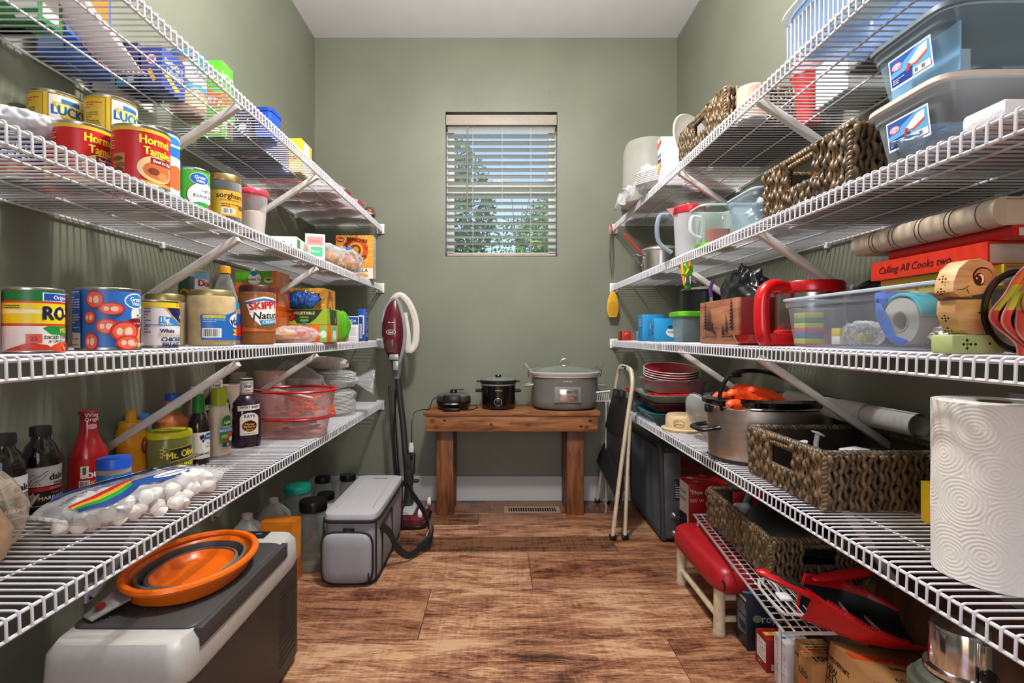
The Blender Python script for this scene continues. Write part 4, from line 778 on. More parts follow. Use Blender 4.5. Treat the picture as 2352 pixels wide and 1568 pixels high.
carton('dark navy dessert-mix box with gold swirl, middle of top left shelf', (-.965, 1.41, Z1), (.06, .10, .112), nb, [('e', 20, -14, 10, 5, '#e0a83a'), ('r', -6, -44, 34, 20, '#2fa0cf'), ('r', 10, -34, 14, 10, '#e9e9ee'), ('l', -8, 24, 30, 40, 8, '#3f52a0')], [('e', 0, 20, 16, 12, '#e2dcec'), ('e', 0, 20, 10, 7, '#2f7fd0'), ('p', [(-16, -10), (0, -2), (14, -30), (-2, -40)], '#e6a92e')], bottom=[('l', 0, 0, 50, 24, 5, '#40508c')])
carton('royal blue box with yellow crackers and slanted lettering, top left shelf', (-.90, 1.41, Z1), (.055, .10, .105), '#1b3a94', [('e', 0, 16, 12, 12, '#dcd6ea'), ('e', 0, 16, 7, 8, '#d04a8c'), ('p', [(-12, -10), (-2, -6), (12, -34), (4, -40)], '#e8b02e')], [('t', 'DESSERT', 0, 20, 14, '#e8ecf6', {'b': .05}), ('t', 'DELIGHT', 6, 0, 12, '#e8ecf6'), ('p', [(-50, -14), (-30, -10), (30, -34), (10, -44)], '#e8b02e')], bottom=[('l', 0, 0, 24, 100, 9, '#8a96c8')])
bag('tall pink and white snack pouch with brown dots leaning on the blue boxes', (-.935, 1.17, Z1 + .05), (.34, .085, .03), pm('#dccdd2', .35, 0, .06, 30), seed=41, crinkle=.05, pinch=.9, rot=(0, radians(13), radians(95)), ends=True,
    spec=[('e', -100 + 36 * i, [14, -12][i % 2], 11, 8, '#5a2c24') for i in range(6)] + [('e', -84 + 36 * i, [-14, 14][i % 2], 9, 5, '#d0405a') for i in range(6)] + [('t', 'yummy', -20, 2, 12, '#b22a44', {'b': .05})])
jar('brown snack canister with blue lid and white vanilla label, top left shelf', (-.922, 1.56, Z1), .0475, .185, pm('#8c4a34', .4, 0, .3, 14), '#2479c8', [('e', 14, 16, 34, 22, '#ece7e0'), ('e', 10, 28, 17, 9, '#2a7fc8'), ('t', 'Vanilla', 14, 14, 9, '#2a2a2a', {'b': .04}), ('r', 0, -8, 150, 9, '#2a8cc8'), ('e', 6, -26, 34, 14, '#d8a878'), ('t', 'SNACKS', 8, -16, 6, '#a3271c', {'b': .04})], radians(-40), lidh=.022, lidr=1.0, lidm=pm('#2277c6', .4), lz=.5, glass=clear('#d2a890', .3))
carton('tall lime green popcorn-style snack box with orange sash', (-.945, 1.735, Z1), (.10, .07, .245), '#58b82c', [('p', [(-21, 20), (21, 4), (21, -16), (-21, 2)], '#e8622a'), ('t', 'SKINNY', 0, 34, 10, '#f2f6ea', {'b': .07, 'ro': -20}), ('t', 'PARTY', 4, -2, 8, '#ffffff', {'b': .05, 'ro': -20})] + [('e', -14 + (i * 9) % 30, -22 - (i * 7) % 22, 4.5, 3.6, ['#f0e8c8', '#e8dcae', '#f6f0dc'][i % 3]) for i in range(16)],
       [('p', [(-34, 14), (34, 2), (34, -16), (-34, -4)], '#e8622a'), ('t', 'POPCORN', 0, 30, 12, '#f2f6ea', {'b': .06})] + [('e', -26 + (i * 13) % 54, -24 - (i * 7) % 22, 4.5, 3.6, ['#f0e8c8', '#e8dcae'][i % 2]) for i in range(16)], bottom=[('r', 0, 0, 40, 66, '#2f8c24'), ('t', 'POP', 0, 0, 9, '#f0e4d8', {'ro': 90}), ('r', 12, -20, 14, 20, '#b3341f')])
carton('long navy cookie box lying flat with white oval mark underneath', (-.925, 1.905, Z1), (.23, .20, .07), nb, [('l', 30, 10, 150, 30, 2, '#7a86b8')], None, bottom=[('e', 40, 0, 44, 22, '#e8e0e2'), ('e', 40, 0, 40, 18, '#8e2030'), ('t', 'COOKIES', 40, 0, 13, '#f0e6e6', {'b': .05}), ('r', -120, 30, 60, 30, '#b8c2d8'), ('r', -60, 34, 30, 18, '#a3303c')])
carton('dark blue box with black and gold dot pattern, top left shelf', (-.832, 1.735, Z1), (.055, .05, .09), '#1b2a5c', [('e', -30 + 12 * i, -30 + 14 * j, 3, 3, ['#e0c890', '#dfe2ea', '#111111'][(i + j) % 3]) for i in range(6) for j in range(5)] + [('e', 0, 6, 16, 18, '#23242c'), ('e', 0, -14, 14, 14, '#c9cede')])
t = T('pitcher', 'bright blue plastic box-shaped pitcher with knobbed lid, top left shelf', 'pitcher', (-.765, 1.74, Z1))
P('body', M().loft([(.026, .036, 0), (.028, .040, .01), (.031, .044, .08)], 32, 5), pm('#1f50d0', .35), t, ang=50)
P('lid', M().loft([(.033, .046, .08), (.034, .047, .09), (.02, .03, .094)], 32, 5), pm('#1b47bc', .35), t, ang=50)
P('knob', M().lathe([(.010, .094), (.011, .1), (.008, .105)], 16), pm('#1b47bc', .35), t)
P('spout', M().box((-.008, -.052, .04), (.008, -.043, .06)), pm('#d0405c', .4), t, .002)
carton('blue box with white and orange corner, beyond the navy cookie box', (-.935, 2.09, Z1), (.20, .15, .06), '#1c4bb0', [('r', -60, 0, 40, 80, '#e9ecf2')], [('r', 0, 0, 40, 90, '#dd7a4c')], bottom=[('p', [(60, 130), (160, 130), (160, -130), (110, -130)], '#3a74e0'), ('r', -120, 40, 70, 50, '#a8323c')])
carton('yellow cracker box with white side, top left shelf', (-.805, 2.14, Z1), (.05, .12, .135), '#e6c021', [('r', 24, 0, 10, 90, '#f0e6d2'), ('e', -6, 20, 16, 14, '#d88f1f'), ('t', 'WHEAT', -4, -6, 10, '#7a4a10', {'b': .05}), ('e', -4, -30, 18, 10, '#f0dc8a')], [('r', 0, 0, 44, 96, '#ece6d8'), ('t', 'CRACKERS', 0, 10, 7, '#a33c1c', {'b': .04}), ('l', 0, -20, 30, 40, 6, '#6a6a6a')])
q = random.Random(8)
for i, (x, y, c, l) in enumerate([(-.82, 2.40, '#d9cfc8', 'white bag with small text, first beyond the yellow cracker box'), (-.96, 2.36, '#cf6a54', 'orange-red bag by the wall, far part of top left shelf'), (-.83, 2.55, '#b8344a', 'crimson bag of sweets, far part of top left shelf'), (-.97, 2.56, '#8c2438', 'dark red bag beside the wall, far part of top left shelf'), (-.80, 2.72, '#d88a9c', 'pink and white bag near end of top left shelf'), (-.95, 2.76, '#d9c4cc', 'pale pink bag by the wall near end of top left shelf'), (-.80, 2.91, '#b39aa4', 'mauve and grey bag at very end of top left shelf'), (-.96, 2.95, '#7c6468', 'dark bag in the far corner of the top left shelf')]):
    bag(l, (x, y, Z1), (.19 if i % 2 else .20, .13, .05 + .012 * (i % 3)), pm(c, .4, 0, .22, 14), q.uniform(-.3, .3), seed=50 + i, crinkle=.15, spec=[('e', -30, 6, 20, 12, '#e9e2e0'), ('l', 24, 4, 50, 30, 4, '#f0e4e4')])
t = T('snack_bag', 'brown snack bag standing at the outer far end of top left shelf', 'bag', (-.722, 2.95, Z1))
P('bag_skin', crumple(.032, .075, 77, .15), pm('#7c4630', .4, 0, .3, 30), t, ang=80)
# ================= floor, left side =================
t = T('portable_fridge', 'dark grey chest fridge with pale grey lid rim on floor, lower left', 'fridge', (-.735, 1.285, 0))
DG = pm('#2b2a2a', .5, 0, .06, 120, .05); LG = pm('#b3b2ad', .45, 0, .04, 60)
hx, hy = .137, .30
b = M().loft([(hx - .006, hy - .008, .018), (hx - .002, hy - .003, .03), (hx - .002, hy - .003, .305)], 96, 30)
P('body', b, DG, t, ang=50)
P('lid_rim', M().loft([(hx, hy, .300), (hx + .003, hy + .003, .310), (hx, hy, .368), (hx - .012, hy - .012, .386)], 64, 12), LG, t, ang=50)
b = M(); b.loft([(hx - .008, hy - .085, .384, 0, -.02), (hx - .008, hy - .085, .389, 0, -.02), (hx - .014, hy - .091, .392, 0, -.02)], 48, 14)
b.box((hx - .012, -.235, .352), (hx + .0045, .195, .3895))
for i in range(3):
    for j in range(5): b.lathe([(.003, .392), (.003, .394), (.0, .3945)], 8, c=(-.09 + j * .02 + i * .01, -.20 + i * .035))
P('lid_panel', b, pm('#3a3938', .55, 0, .06, 90, .1), t, .002)
c = P('control_panel', M().box((-.07, .235, .3862), (.055, .285, .3885)), pm('#15171a', .25), t, .001)
art([('e', -20, 0, 5, 5, '#59606a'), ('e', 0, 0, 5, 5, '#59606a'), ('r', 34, 4, 18, 12, '#3e6a78'), ('o', -38, 0, 5, 5, 1.4, '#8b949c')], .001, flat((-.005, .26, .3886), (1, 0, 0), (0, 1, 0)), 'buttons', c)
b = M()
for i in range(13): b.box((hx - .004, .155, .055 + i * .017), (hx - .0008, .262, .063 + i * .017), 0, TR(0, 0, 0, 0, 0, 0))
P('vent_louvre', b, pm('#191919', .45), t, .001)
b = M(); b.box((-.105, -hy - .003, .20), (.02, -hy + .004, .285)); P('side_handle', b, pm('#141414', .6), t, .003)
P('foot', M().box((-.12, -.28, 0), (-.09, .28, .02)).box((.09, -.28, 0), (.12, .28, .02)), BLACKP, t)
# collapsible basin
t = T('collapsible_basin', 'orange and grey collapsible basin lying on the chest fridge lid', 'basin', (-.735, 1.265, .3935))
ORG = pm('#e8690c', .3, 0, .06, 20); GRB = pm('#5a5753', .45, 0, .1, 40)
A, Bq = .128, .172
P('outer_wall', M().loft([(A * .80, Bq * .80, .0), (A * .86, Bq * .86, .004), (A * .95, Bq * .95, .036), (A * .97, Bq * .97, .040), (A * .91, Bq * .91, .034), (A * .83, Bq * .83, .010)], 56, 2.3, capt=False), ORG, t)
P('rim', M().tube([(cos(a) * A * .99, sin(a) * Bq * .99, .042) for a in [i * pi / 32 for i in range(64)]], .0085, 8, closed=True), ORG, t)
P('grey_band', M().loft([(A * .84, Bq * .84, .012), (A * .80, Bq * .80, .034), (A * .76, Bq * .76, .036), (A * .74, Bq * .74, .012)], 56, 2.3, capb=False, capt=False), GRB, t)
P('grey_band', M().loft([(A * .71, Bq * .71, .008), (A * .67, Bq * .67, .026), (A * .63, Bq * .63, .028), (A * .62, Bq * .62, .008)], 56, 2.3, capb=False, capt=False), pm('#6b6864', .4, 0, .1, 40), t)
P('inner_bowl', M().loft([(A * .62, Bq * .62, .024), (A * .55, Bq * .55, .010), (A * .5, Bq * .5, .006)], 56, 2.3, capb=False), ORG, t)
b = M().prism([(-.018, -.07), (.018, -.07), (.034, -.0), (-.034, -.0)], .010, .016, 0, TR(-.07, -.135, .012, .3, 0, -.5)); P('handle_tab', b, pm('#8d8983', .4), t, .002)
P('hang_hole', M().lathe([(.009, 0), (.009, .0065), (0, .0066)], 20, X=TR(-.091, -.176, .0165, .3, 0, -.5)), pm('#7c1e12', .5), t)
# milk jugs
for x, y, l in ((-1.005, 2.10, 'empty cloudy milk jug just behind the chest fridge'), (-.985, 2.30, 'empty cloudy milk jug behind the nearer milk jug')):
    t = T('milk_jug', l, 'jug', (x, y, 0)); J = clear('#dfe3e0', .42, .35, .5, .4)
    P('jug_body', M().loft([(.062, .062, 0), (.070, .070, .006), (.072, .072, .13), (.066, .066, .17), (.040, .042, .215), (.022, .022, .235), (.020, .020, .243)], 36, 3.4), J, t, ang=50)
    P('jug_handle', M().tube([(.03, .0, .225), (.062, 0, .20), (.070, 0, .16), (.066, 0, .12)], .012, 10), J, t)
    lid_round(t, .0205, .243, .017, pm('#d9cdc4', .5), 'cap', 24)
carton('thin orange carton standing on floor between chest fridge and glass jars', (-.862, 2.085, 0), (.135, .07, .245), '#e8851c', [('r', 0, 0, 44, 90, '#ef962c'), ('r', 0, -30, 44, 20, '#f0b04a')], [('r', 0, 10, 20, 50, '#f0a040'), ('p', [(-10, -20), (10, -10), (10, -40), (-10, -44)], '#d9641a')])
# glass jars on the floor
def gjar(label, loc, r, h, lm, lh=.028, cat='jar', nk=.8):
    t = T('glass_jar', label, cat, loc)
    P('glass_body', M().lathe([(r * .9, 0), (r, .006), (r, h * .70), (r * .92, h * .80), (r * nk, h * .87), (r * nk * .98, h - lh)], 40, capt=False), clear('#dfe6e0', .03, .03, 1.0, .38), t)
    P('glass_inside', M().lathe([(r * .86, .008), (r * .93, .014), (r * .93, h * .69), (r * nk * .92, h * .86)], 36, capt=False), clear('#e8ecea', .01, .03, 1., .2), t)
    if lm: lid_round(t, r * (nk + .1), h - lh, lh, lm, ridges=36)
    return t
gjar('big glass jar with wide black lid on floor beside grey cooler bag', (-.775, 2.20, 0), .062, .285, pm('#0c0c0d', .3), .04)
gjar('big glass jar with teal green lid on floor by the left wall', (-.955, 2.50, 0), .066, .262, pm('#14a083', .35), .03)
gjar('glass jar with dark lid behind teal-lidded jar, nearer the wall', (-.935, 2.80, 0), .045, .22, pm('#26272a', .35, .6))
gjar('glass jar with dark lid directly right of teal-lidded jar', (-.845, 2.58, 0), .046, .20, pm('#1d1e20', .35, .6))
gjar('glass jar with dark metal lid, farthest from teal-lidded jar', (-.80, 2.80, 0), .046, .232, pm('#2a2c30', .3, .7))
t = gjar('swing-top glass jar with clear glass lid behind black-lidded jar', (-.765, 2.38, 0), .052, .20, None)
P('glass_lid', M().lathe([(.030, .188), (.044, .190), (.045, .197), (.030, .206), (0, .208)], 32), clear('#d5e4de', .15, .03, 1., .5), t)
P('wire_clasp', M().tube([(.036, -.03, .19), (.05, -.02, .17), (.052, 0, .14), (.05, .02, .17), (.036, .03, .19)], .0016, 6), CHROME, t)
# grey cooler bag
t = T('cooler_bag', 'large grey soft cooler bag with front pocket on floor, left', 'bag', (-.578, 2.33, 0))
GF = pm('#9a989c', .8, 0, .06, 160, .3, None, 0, 0, .001); BT = pm('#17181a', .7, 0, .1, 200, .3)
w_, l_ = .105, .285
P('bag_body', M().loft([(w_ * .95, l_ * .97, .012), (w_, l_, .03), (w_ * 1.01, l_ * 1.005, .12), (w_, l_, .225), (w_ * 1.0, l_ * 1.0, .245)], 72, 9), GF, t, ang=50)
P('lid_flap', M().loft([(w_ * 1.03, l_ * 1.02, .247), (w_ * 1.05, l_ * 1.03, .262), (w_ * 1.02, l_ * 1.01, .276), (w_ * .92, l_ * .95, .281), (w_ * .5, l_ * .6, .284)], 72, 9), pm('#a9a7ab', .8, 0, .06, 160, .3, None, 0, 0, .001), t, ang=50)
def sel(a, rx, ry, n, z):
    ca, sa = cos(a), sin(a); return (rx * abs(ca) ** (2 / n) * (1 if ca > 0 else -1), ry * abs(sa) ** (2 / n) * (1 if sa > 0 else -1), z)
P('lid_zip', M().tube([sel(i * pi / 48, w_ * 1.045, l_ * 1.025, 9, .250) for i in range(96)], .0065, 6, closed=True, flat=1.2), BT, t)
P('base_trim', M().loft([(w_ * .99, l_ * .99, 0), (w_ * 1.0, l_ * 1.0, .012)], 72, 9), BT, t)
for (cx, cy) in ((-1, -1), (1, -1), (1, 1)): P('edge_piping', M().tube([(cx * w_ * .985, cy * l_ * .985, .012), (cx * w_ * .985, cy * l_ * .985, .245)], .0035, 6), BT, t)
pk = P('front_pocket', M().loft([(.088, .088, 0), (.097, .097, .010), (.096, .096, .022), (.082, .082, .031), (.05, .05, .034)], 56, 5, X=TR(-.006, -l_ + .002, .112, pi / 2, 0, 0)), pm('#939196', .75, 0, .05, 160, .3, None, 0, 0, .001), t, ang=60)
P('pocket_zip', M().tube([(-.006 + x * 1.0, -l_ - .012, .112 + z) for x, z in [(sel(i * pi / 24, .099, .099, 5, 0)[0], sel(i * pi / 24, .099, .099, 5, 0)[1]) for i in range(-10, 34)]], .005, 6), BT, pk)
P('zip_pull', M().box((.078, -l_ - .03, .035), (.083, -l_ - .024, .058)), BT, pk, .001)
P('loop_buckle', M().tube([(-.02, -l_ - .012, .222), (.02, -l_ - .012, .222), (.02, -l_ - .016, .2), (-.02, -l_ - .016, .2)], .005, 6, closed=True), BLACKP, t)
P('top_slot', M().box((-.02, .20, .2825), (.045, .208, .2835)), BLACKM, t)
P('lid_seam', M().tube([(-.07, -.22, .2815), (-.07, .17, .2815), (.05, .19, .2815), (.07, .15, .2815), (.075, -.22, .2815)], .0018, 5), pm('#7d7b80', .8), t)
def ribbon(pts, wd, th, axis=(0, 0, 1)):
    b = M(); n = len(pts); P_ = [Vector(p) for p in pts]; vs = []; up = Vector(axis)
    for i, p in enumerate(P_):
        d = (P_[min(i + 1, n - 1)] - P_[max(i - 1, 0)]).normalized(); s_ = d.cross(up)
        s_ = s_.normalized() if s_.length > 1e-3 else Vector((1, 0, 0)); k = s_.cross(d)
        ww = wd[i] if isinstance(wd, list) else wd
        vs += [p - k * ww / 2 - s_ * th / 2, p + k * ww / 2 - s_ * th / 2, p + k * ww / 2 + s_ * th / 2, p - k * ww / 2 + s_ * th / 2]
    fs = [(0, 1, 2, 3), (4*n-4, 4*n-3, 4*n-2, 4*n-1)] + [(4*i+j, 4*i+(j+1) % 4, 4*i+4+(j+1) % 4, 4*i+4+j) for i in range(n - 1) for j in range(4)]
    return b.add(vs, fs)
def smooth(pts, k=4):
    P_ = [Vector(p) for p in pts]; o = []
    for i in range(len(P_) - 1):
        a, b_, c, d = P_[max(i-1, 0)], P_[i], P_[i+1], P_[min(i+2, len(P_)-1)]
        for j in range(k):
            u = j / k; o.append(.5 * ((2*b_) + (c-a)*u + (2*a-5*b_+4*c-d)*u*u + (3*b_-a-3*c+d)*u**3))
    return o + [P_[-1]]
st = smooth([(w_ + .004, -.22, .21), (w_ + .03, -.17, .16), (w_ + .05, -.12, .08), (w_ + .09, -.08, .03), (w_ + .13, .0, .03), (w_ + .16, .09, .06), (w_ + .13, .15, .13), (w_ + .07, .2, .2), (w_ + .03, .25, .24), (w_ + .004, .27, .24)])
P('shoulder_strap', ribbon(st, .030, .003), BT, t, ang=60)
P('strap_pad', ribbon(smooth([(w_ + .12, -.02, .034), (w_ + .165, .05, .045), (w_ + .172, .10, .09)], 6), .040, .010), BT, t, .002)
P('side_pocket_edge', M().tube([(w_ + .001, -.19, .02), (w_ + .003, -.19, .19), (w_ + .003, -.17, .205), (w_ + .003, .0, .21), (w_ + .001, .02, .02)], .004, 6), BT, t)

# ================= stick vacuum =================
t = T('stick_vacuum', 'maroon and grey upright stick vacuum leaning by the left shelf ends', 'vacuum', (-.44, 2.755, 0))
MR = pm('#5c1220', .18, 0, .1, 20, 0, None, 0, .6); VG = pm('#8c8d8c', .35, 0, .08, 30); DK = pm('#2a2b2d', .4)
fh = M().loft([(.075, .13, .012), (.080, .135, .02), (.080, .135, .05), (.06, .11, .065)], 40, 5)
P('floor_head', fh, MR, t, ang=50)
P('head_trim', M().box((-.05, -.10, .064), (.012, .09, .069)).box((-.081, -.12, .015), (-.074, .1, .035)), pm('#b9b9b5', .35), t, .002)
P('bumper', M().tube([sel(i * pi / 16, .08, .135, 5, .016) for i in range(32)], .006, 6, closed=True), BLACKP, t)
for s in (-1, 1): P('wheel', M().lathe([(.022, 0), (.024, .004), (.024, .016), (.022, .02)], 20, X=TR(.06 if s > 0 else .04, .10 * s + .0, .07, 0, pi / 2, 0)), pm('#c9c9c9', .3), t)
P('pivot_joint', M().loft([(.022, .024, .06), (.026, .028, .10), (.020, .022, .17), (.026, .03, .20), (.024, .028, .26)], 24, 3, c=(-.035, .05)), DK, t)
def V(x, z, y=.10): return (x, y, z)
P('pole', M().tube([V(-.045, .22, .06), V(-.075, .50), V(-.105, .76)], .017, 16), DK, t)
P('rear_tube', M().tube([V(-.115, .12, .12), V(-.135, .40, .13), V(-.155, .70, .13)], .015, 12, flat=.6), pm('#3a3c3e', .35), t)
P('power_cord', M().tube(smooth([V(-.09, .16, .09), V(-.11, .4, .105), V(-.12, .62, .10), V(-.11, .70, .10)]), .004, 6), BLACKP, t)
P('power_cord', M().tube(smooth([V(-.10, .18, .085), V(-.125, .42, .10), V(-.11, .68, .098)]), .004, 6), BLACKP, t)
P('foot_pedal', M().box((-.03, .03, .19), (.02, .06, .205), 0).box((-.055, .04, .23), (-.005, .09, .34)), DK, t, .004)
P('neck', M().loft([(.017, .02, .74), (.026, .028, .80), (.032, .03, .86)], 24, 3, c=(-.108, .10)), pm('#6a6c6c', .35), t)
P('upper_body', M().loft([(.020, .022, .83, -.118, .10), (.050, .045, .90, -.124, .10), (.062, .052, .98, -.128, .10), (.058, .05, 1.06, -.128, .10), (.040, .038, 1.13, -.124, .10), (.020, .022, 1.175, -.120, .10)], 40, 2.4), MR, t)
P('clear_cup', M().loft([(.036, .034, .885, -.128, .082), (.042, .038, .92, -.130, .082), (.038, .036, .955, -.130, .082)], 32), clear('#7a4a50', .5, .05, 1., .3), t)
P('grey_frame', M().tube(smooth([V(-.105, .80, .085), V(-.075, .88, .075), V(-.060, .98, .07), V(-.072, 1.08, .075), V(-.110, 1.175, .08), V(-.165, 1.13, .085), V(-.185, 1.05, .08)]), .010, 10), VG, t)
art([('e', 0, 0, 26, 13, '#d6d2cc'), ('e', 0, 0, 23, 10.5, '#2a1a1c'), ('t', 'Shark', 0, 0, 9, '#ece9e4', {'b': .04}), ('r', 0, 58, 30, 16, '#c9c5c0'), ('r', 0, 74, 10, 3, '#c9c5c0'), ('r', 0, 92, 8, 6, '#d9d4ce'), ('r', 0, 82, 7, 6, '#d9d4ce')], .001, lambda u, v, k: (-.130 + u, .10 - .0555 - k + .6 * u * u * 8 + (0 if abs(v) < .03 else .22 * (abs(v) - .03)), .995 + v), 'badge', t)
P('hook_piece', M().box((-.140, .05, .845), (-.09, .06, .875)).box((-.118, .045, .79), (-.090, .058, .84)), pm('#b4b4ae', .3, .5), t, .004)
b = M()
for i, (r0, dx) in enumerate(((.0, 0), (.006, .006), (.012, .010))):
    b.tube(smooth([V(-.14 + dx, 1.17, .12), V(-.10 + dx, 1.20, .12), V(-.05 + dx, 1.15, .125), V(-.015 + dx, 1.05, .13), V(-.018 + dx, .93, .13), V(-.055 + dx, .89, .125), V(-.06 + dx, .98, .12), V(-.08 + dx, 1.1, .12)]), .015, 8)
P('white_cord_bundle', b, pm('#d3cdc6', .5), t)

# ================= back wall: bench and appliances =================
WB = wood(['#4a2a16', '#7a4a2a', '#9a6438', '#b07c4c'], 5, (1, 8, 8), .5, 'pine')
WBv = wood(['#3e2110', '#633719', '#7c4a24', '#8f5a30'], 5, (8, 8, 1), .5, 'pine_post')
t = T('wooden_bench', 'rustic pine bench with thick square legs under the window', 'bench', (.078, 2.93, 0))
P('top_board', M().box((-.472, -.145, .548), (.472, .148, .570)), WB, t, .002)
ap = P('apron', M().box((-.460, -.138, .463), (.460, -.098, .547)), WB, t, .002)
P('apron', M().box((-.460, .098, .463), (.460, .138, .547)), WB, t, .002)
for x in (-.435, .425): P('end_rail', M().box((x - .02, -.097, .463), (x + .02, .097, .547)), WB, t, .002)
for x in (-.362, .347):
    for y in (-.092, .055): P('leg', M().box((x - .046, y - .002, 0), (x + .046, y + .088, .462)), WBv, t, .003)
K = pm('#2a170c', .6)
P('knot', M().lathe([(.004, 0), (.004, .0008)], 12, X=TR(0, -.138, .505, pi / 2)), K, ap)
for x, z, r in ((-.425, .52, .011), (-.405, .485, .012), (-.36, .522, .006), (-.11, .50, .008), (.09, .50, .010), (.42, .52, .007), (.37, .49, .006), (.40, .487, .009)):
    P('knot', M().loft([(r * 1.4, r, 0), (r * 1.4, r, .0006)], 16, X=TR(x, -.138, z, pi / 2)), pm('#5b3318' if r > .007 else '#20120a', .6), ap)
t = T('waffle_maker', 'round black and silver waffle maker at left end of bench', 'waffle maker', (-.242, 2.90, .5705))
P('base', M().lathe([(.070, 0), (.082, .006), (.094, .03), (.096, .045)], 40), BLACKP, t)
P('lid', M().lathe([(.095, .047), (.096, .06), (.090, .075), (.06, .088), (0, .092)], 40), pm('#8c8c88', .25, .9, .1, 20), t)
P('latch_housing', M().box((-.052, -.105, .03), (.045, -.05, .085)).box((-.05, -.118, .0), (.045, -.085, .02)), BLACKP, t, .008)
P('latch_bar', M().box((-.04, -.109, .035), (.035, -.103, .042)), CHROME, t, .001)
P('knob', M().lathe([(.018, .088), (.020, .094), (.016, .104), (0, .106)], 20).box((-.01, -.006, .103), (.055, .006, .109)), BLACKP, t)
P('foot_pad', M().lathe([(.012, -.0), (.012, .004)], 10, c=(.07, 0)).lathe([(.012, 0), (.012, .004)], 10, c=(-.07, 0)), BLACKM, t)
P('power_cord', M().tube(smooth([(-.08, .03, .07), (-.115, .0, .05), (-.125, -.03, .02), (-.13, -.06, .004), (-.165, -.06, .003), (-.205, -.09, -.01), (-.212, -.12, -.06), (-.212, -.12, -.13), (-.215, -.115, -.17)]), .0025, 6), BLACKP, t)
P('cord_loop', M().tube(smooth([(.05, -.08, .004), (.10, -.06, .003), (.135, -.03, .012), (.11, .0, .02), (.05, -.0, .01)]), .0025, 6), BLACKP, t)
P('plug_wrap', M().loft([(.012, .008, -.215), (.014, .010, -.19), (.010, .007, -.165)], 16, c=(-.216, -.116)), pm('#d3cfc6', .5), t)
P('plug', M().box((-.222, -.122, -.250), (-.208, -.110, -.217)).box((-.219, -.118, -.262), (-.217, -.114, -.25)).box((-.213, -.118, -.262), (-.211, -.114, -.25)), BLACKP, t, .001)
t = T('slow_cooker', 'small black round slow cooker in the middle of the bench', 'slow cooker', (.006, 2.93, .5705))
P('body', M().lathe([(.083, 0), (.092, .008), (.095, .03), (.095, .125), (.097, .132)], 48), pm('#0c0c0e', .16, 0, .1, 20, 0, None, 0, .6), t)
P('cream_band', M().lathe([(.0975, .132), (.0985, .134), (.0975, .139)], 48), pm('#9a8f83', .5), t)
P('crock_rim', M().lathe([(.098, .139), (.104, .145), (.104, .156), (.096, .160), (.09, .158)], 48), BLACKP, t)
P('glass_lid', M().lathe([(.094, .159), (.088, .166), (.05, .172), (0, .174)], 40), clear('#9aa39f', .35, .05, 1.), t)
P('lid_knob', M().lathe([(.012, .172), (.018, .180), (.015, .186), (0, .187)], 20), BLACKP, t)
for s in (-1, 1):
    P('rim_tab', M().box((min(s * .098, s * .122), -.02, .146), (max(s * .098, s * .122), .02, .154)), BLACKP, t, .003)
    P('handle', M().tube([(s * .09, -.022, .098), (s * .122, -.018, .098), (s * .122, .018, .098), (s * .09, .022, .098)], .008, 8), BLACKP, t)
dial = P('dial', M().lathe([(.019, 0), (.019, .010), (.015, .012)], 28, X=TR(-.002, -.094, .045, pi / 2)), BLACKP, t)
P('dial_ring', M().tube([(-.002 + .020 * cos(a), -.0965, .045 + .020 * sin(a)) for a in [i * pi / 14 for i in range(28)]], .0014, 6, closed=True), CHROME, dial)
art([('t', 'crock-pot', 0, 0, 8, '#b9b9b9')], .0009, wrap(.0955, .108, -pi / 2 + .02), 'brand_mark', t, step=4.)
t = T('slow_cooker', 'large oval grey slow cooker with clamped glass lid, right end of bench', 'slow cooker', (.378, 2.93, .5705))
GC = pm('#6e6d69', .4, 0, .06, 30)
P('body', M().loft([(.165, .115, .006), (.176, .124, .018), (.180, .128, .05), (.182, .130, .17), (.186, .133, .182)], 64, 2.2), GC, t)
P('base_ring', M().loft([(.155, .105, 0), (.168, .118, .006)], 48, 2.5), BLACKP, t)
P('crock_rim', M().loft([(.186, .133, .182), (.193, .139, .19), (.195, .141, .203), (.188, .134, .207), (.182, .128, .205)], 64, 2.4), pm('#b9b3ac', .4, 0, .05), t)
P('band', M().loft([(.1865, .1335, .178), (.1885, .1355, .182), (.1875, .134, .184)], 64, 2.4), pm('#c9c2ba', .3), t)
P('glass_lid', M().loft([(.180, .126, .207), (.172, .120, .214), (.12, .085, .230), (.05, .035, .238), (.0, .0, .239)], 56, 2.3), clear('#8f9a92', .4, .05, 1.), t)
P('lid_handle', M().tube(smooth([(-.026, 0, .236), (-.024, 0, .256), (-.010, 0, .272), (.010, 0, .272), (.024, 0, .256), (.026, 0, .236)]), .005, 8).loft([(.026, .016, .236), (.024, .014, .242)], 20), pm('#b8b4a6', .3, .8), t)
for s in (-1, 1):
    P('handle', M().tube(smooth([(s * .178, -.045, .135), (s * .215, -.04, .128), (s * .222, 0, .13), (s * .215, .04, .128), (s * .178, .045, .135)]), .010, 8, flat=.7), pm('#8f8d88', .4), t)
    P('lid_clamp', M().tube(smooth([(s * .14, -.02, .225), (s * .18, -.02, .222), (s * .195, -.02, .215), (s * .21, -.02, .235), (s * .222, -.02, .252)]), .0028, 6).tube(smooth([(s * .20, .01, .175), (s * .205, -.01, .20), (s * .195, -.02, .216), (s * .17, -.02, .232)]), .0026, 6), CHROME, t)
pn = P('control_panel', M().box((-.072, -.1335, .045), (.072, -.122, .130)), pm('#7c7b77', .4), t, .003)
P('display', M().box((-.045, -.1350, .052), (.055, -.1325, .118)), pm('#c9c0b2', .15, .85, .25, 14), pn, .001)
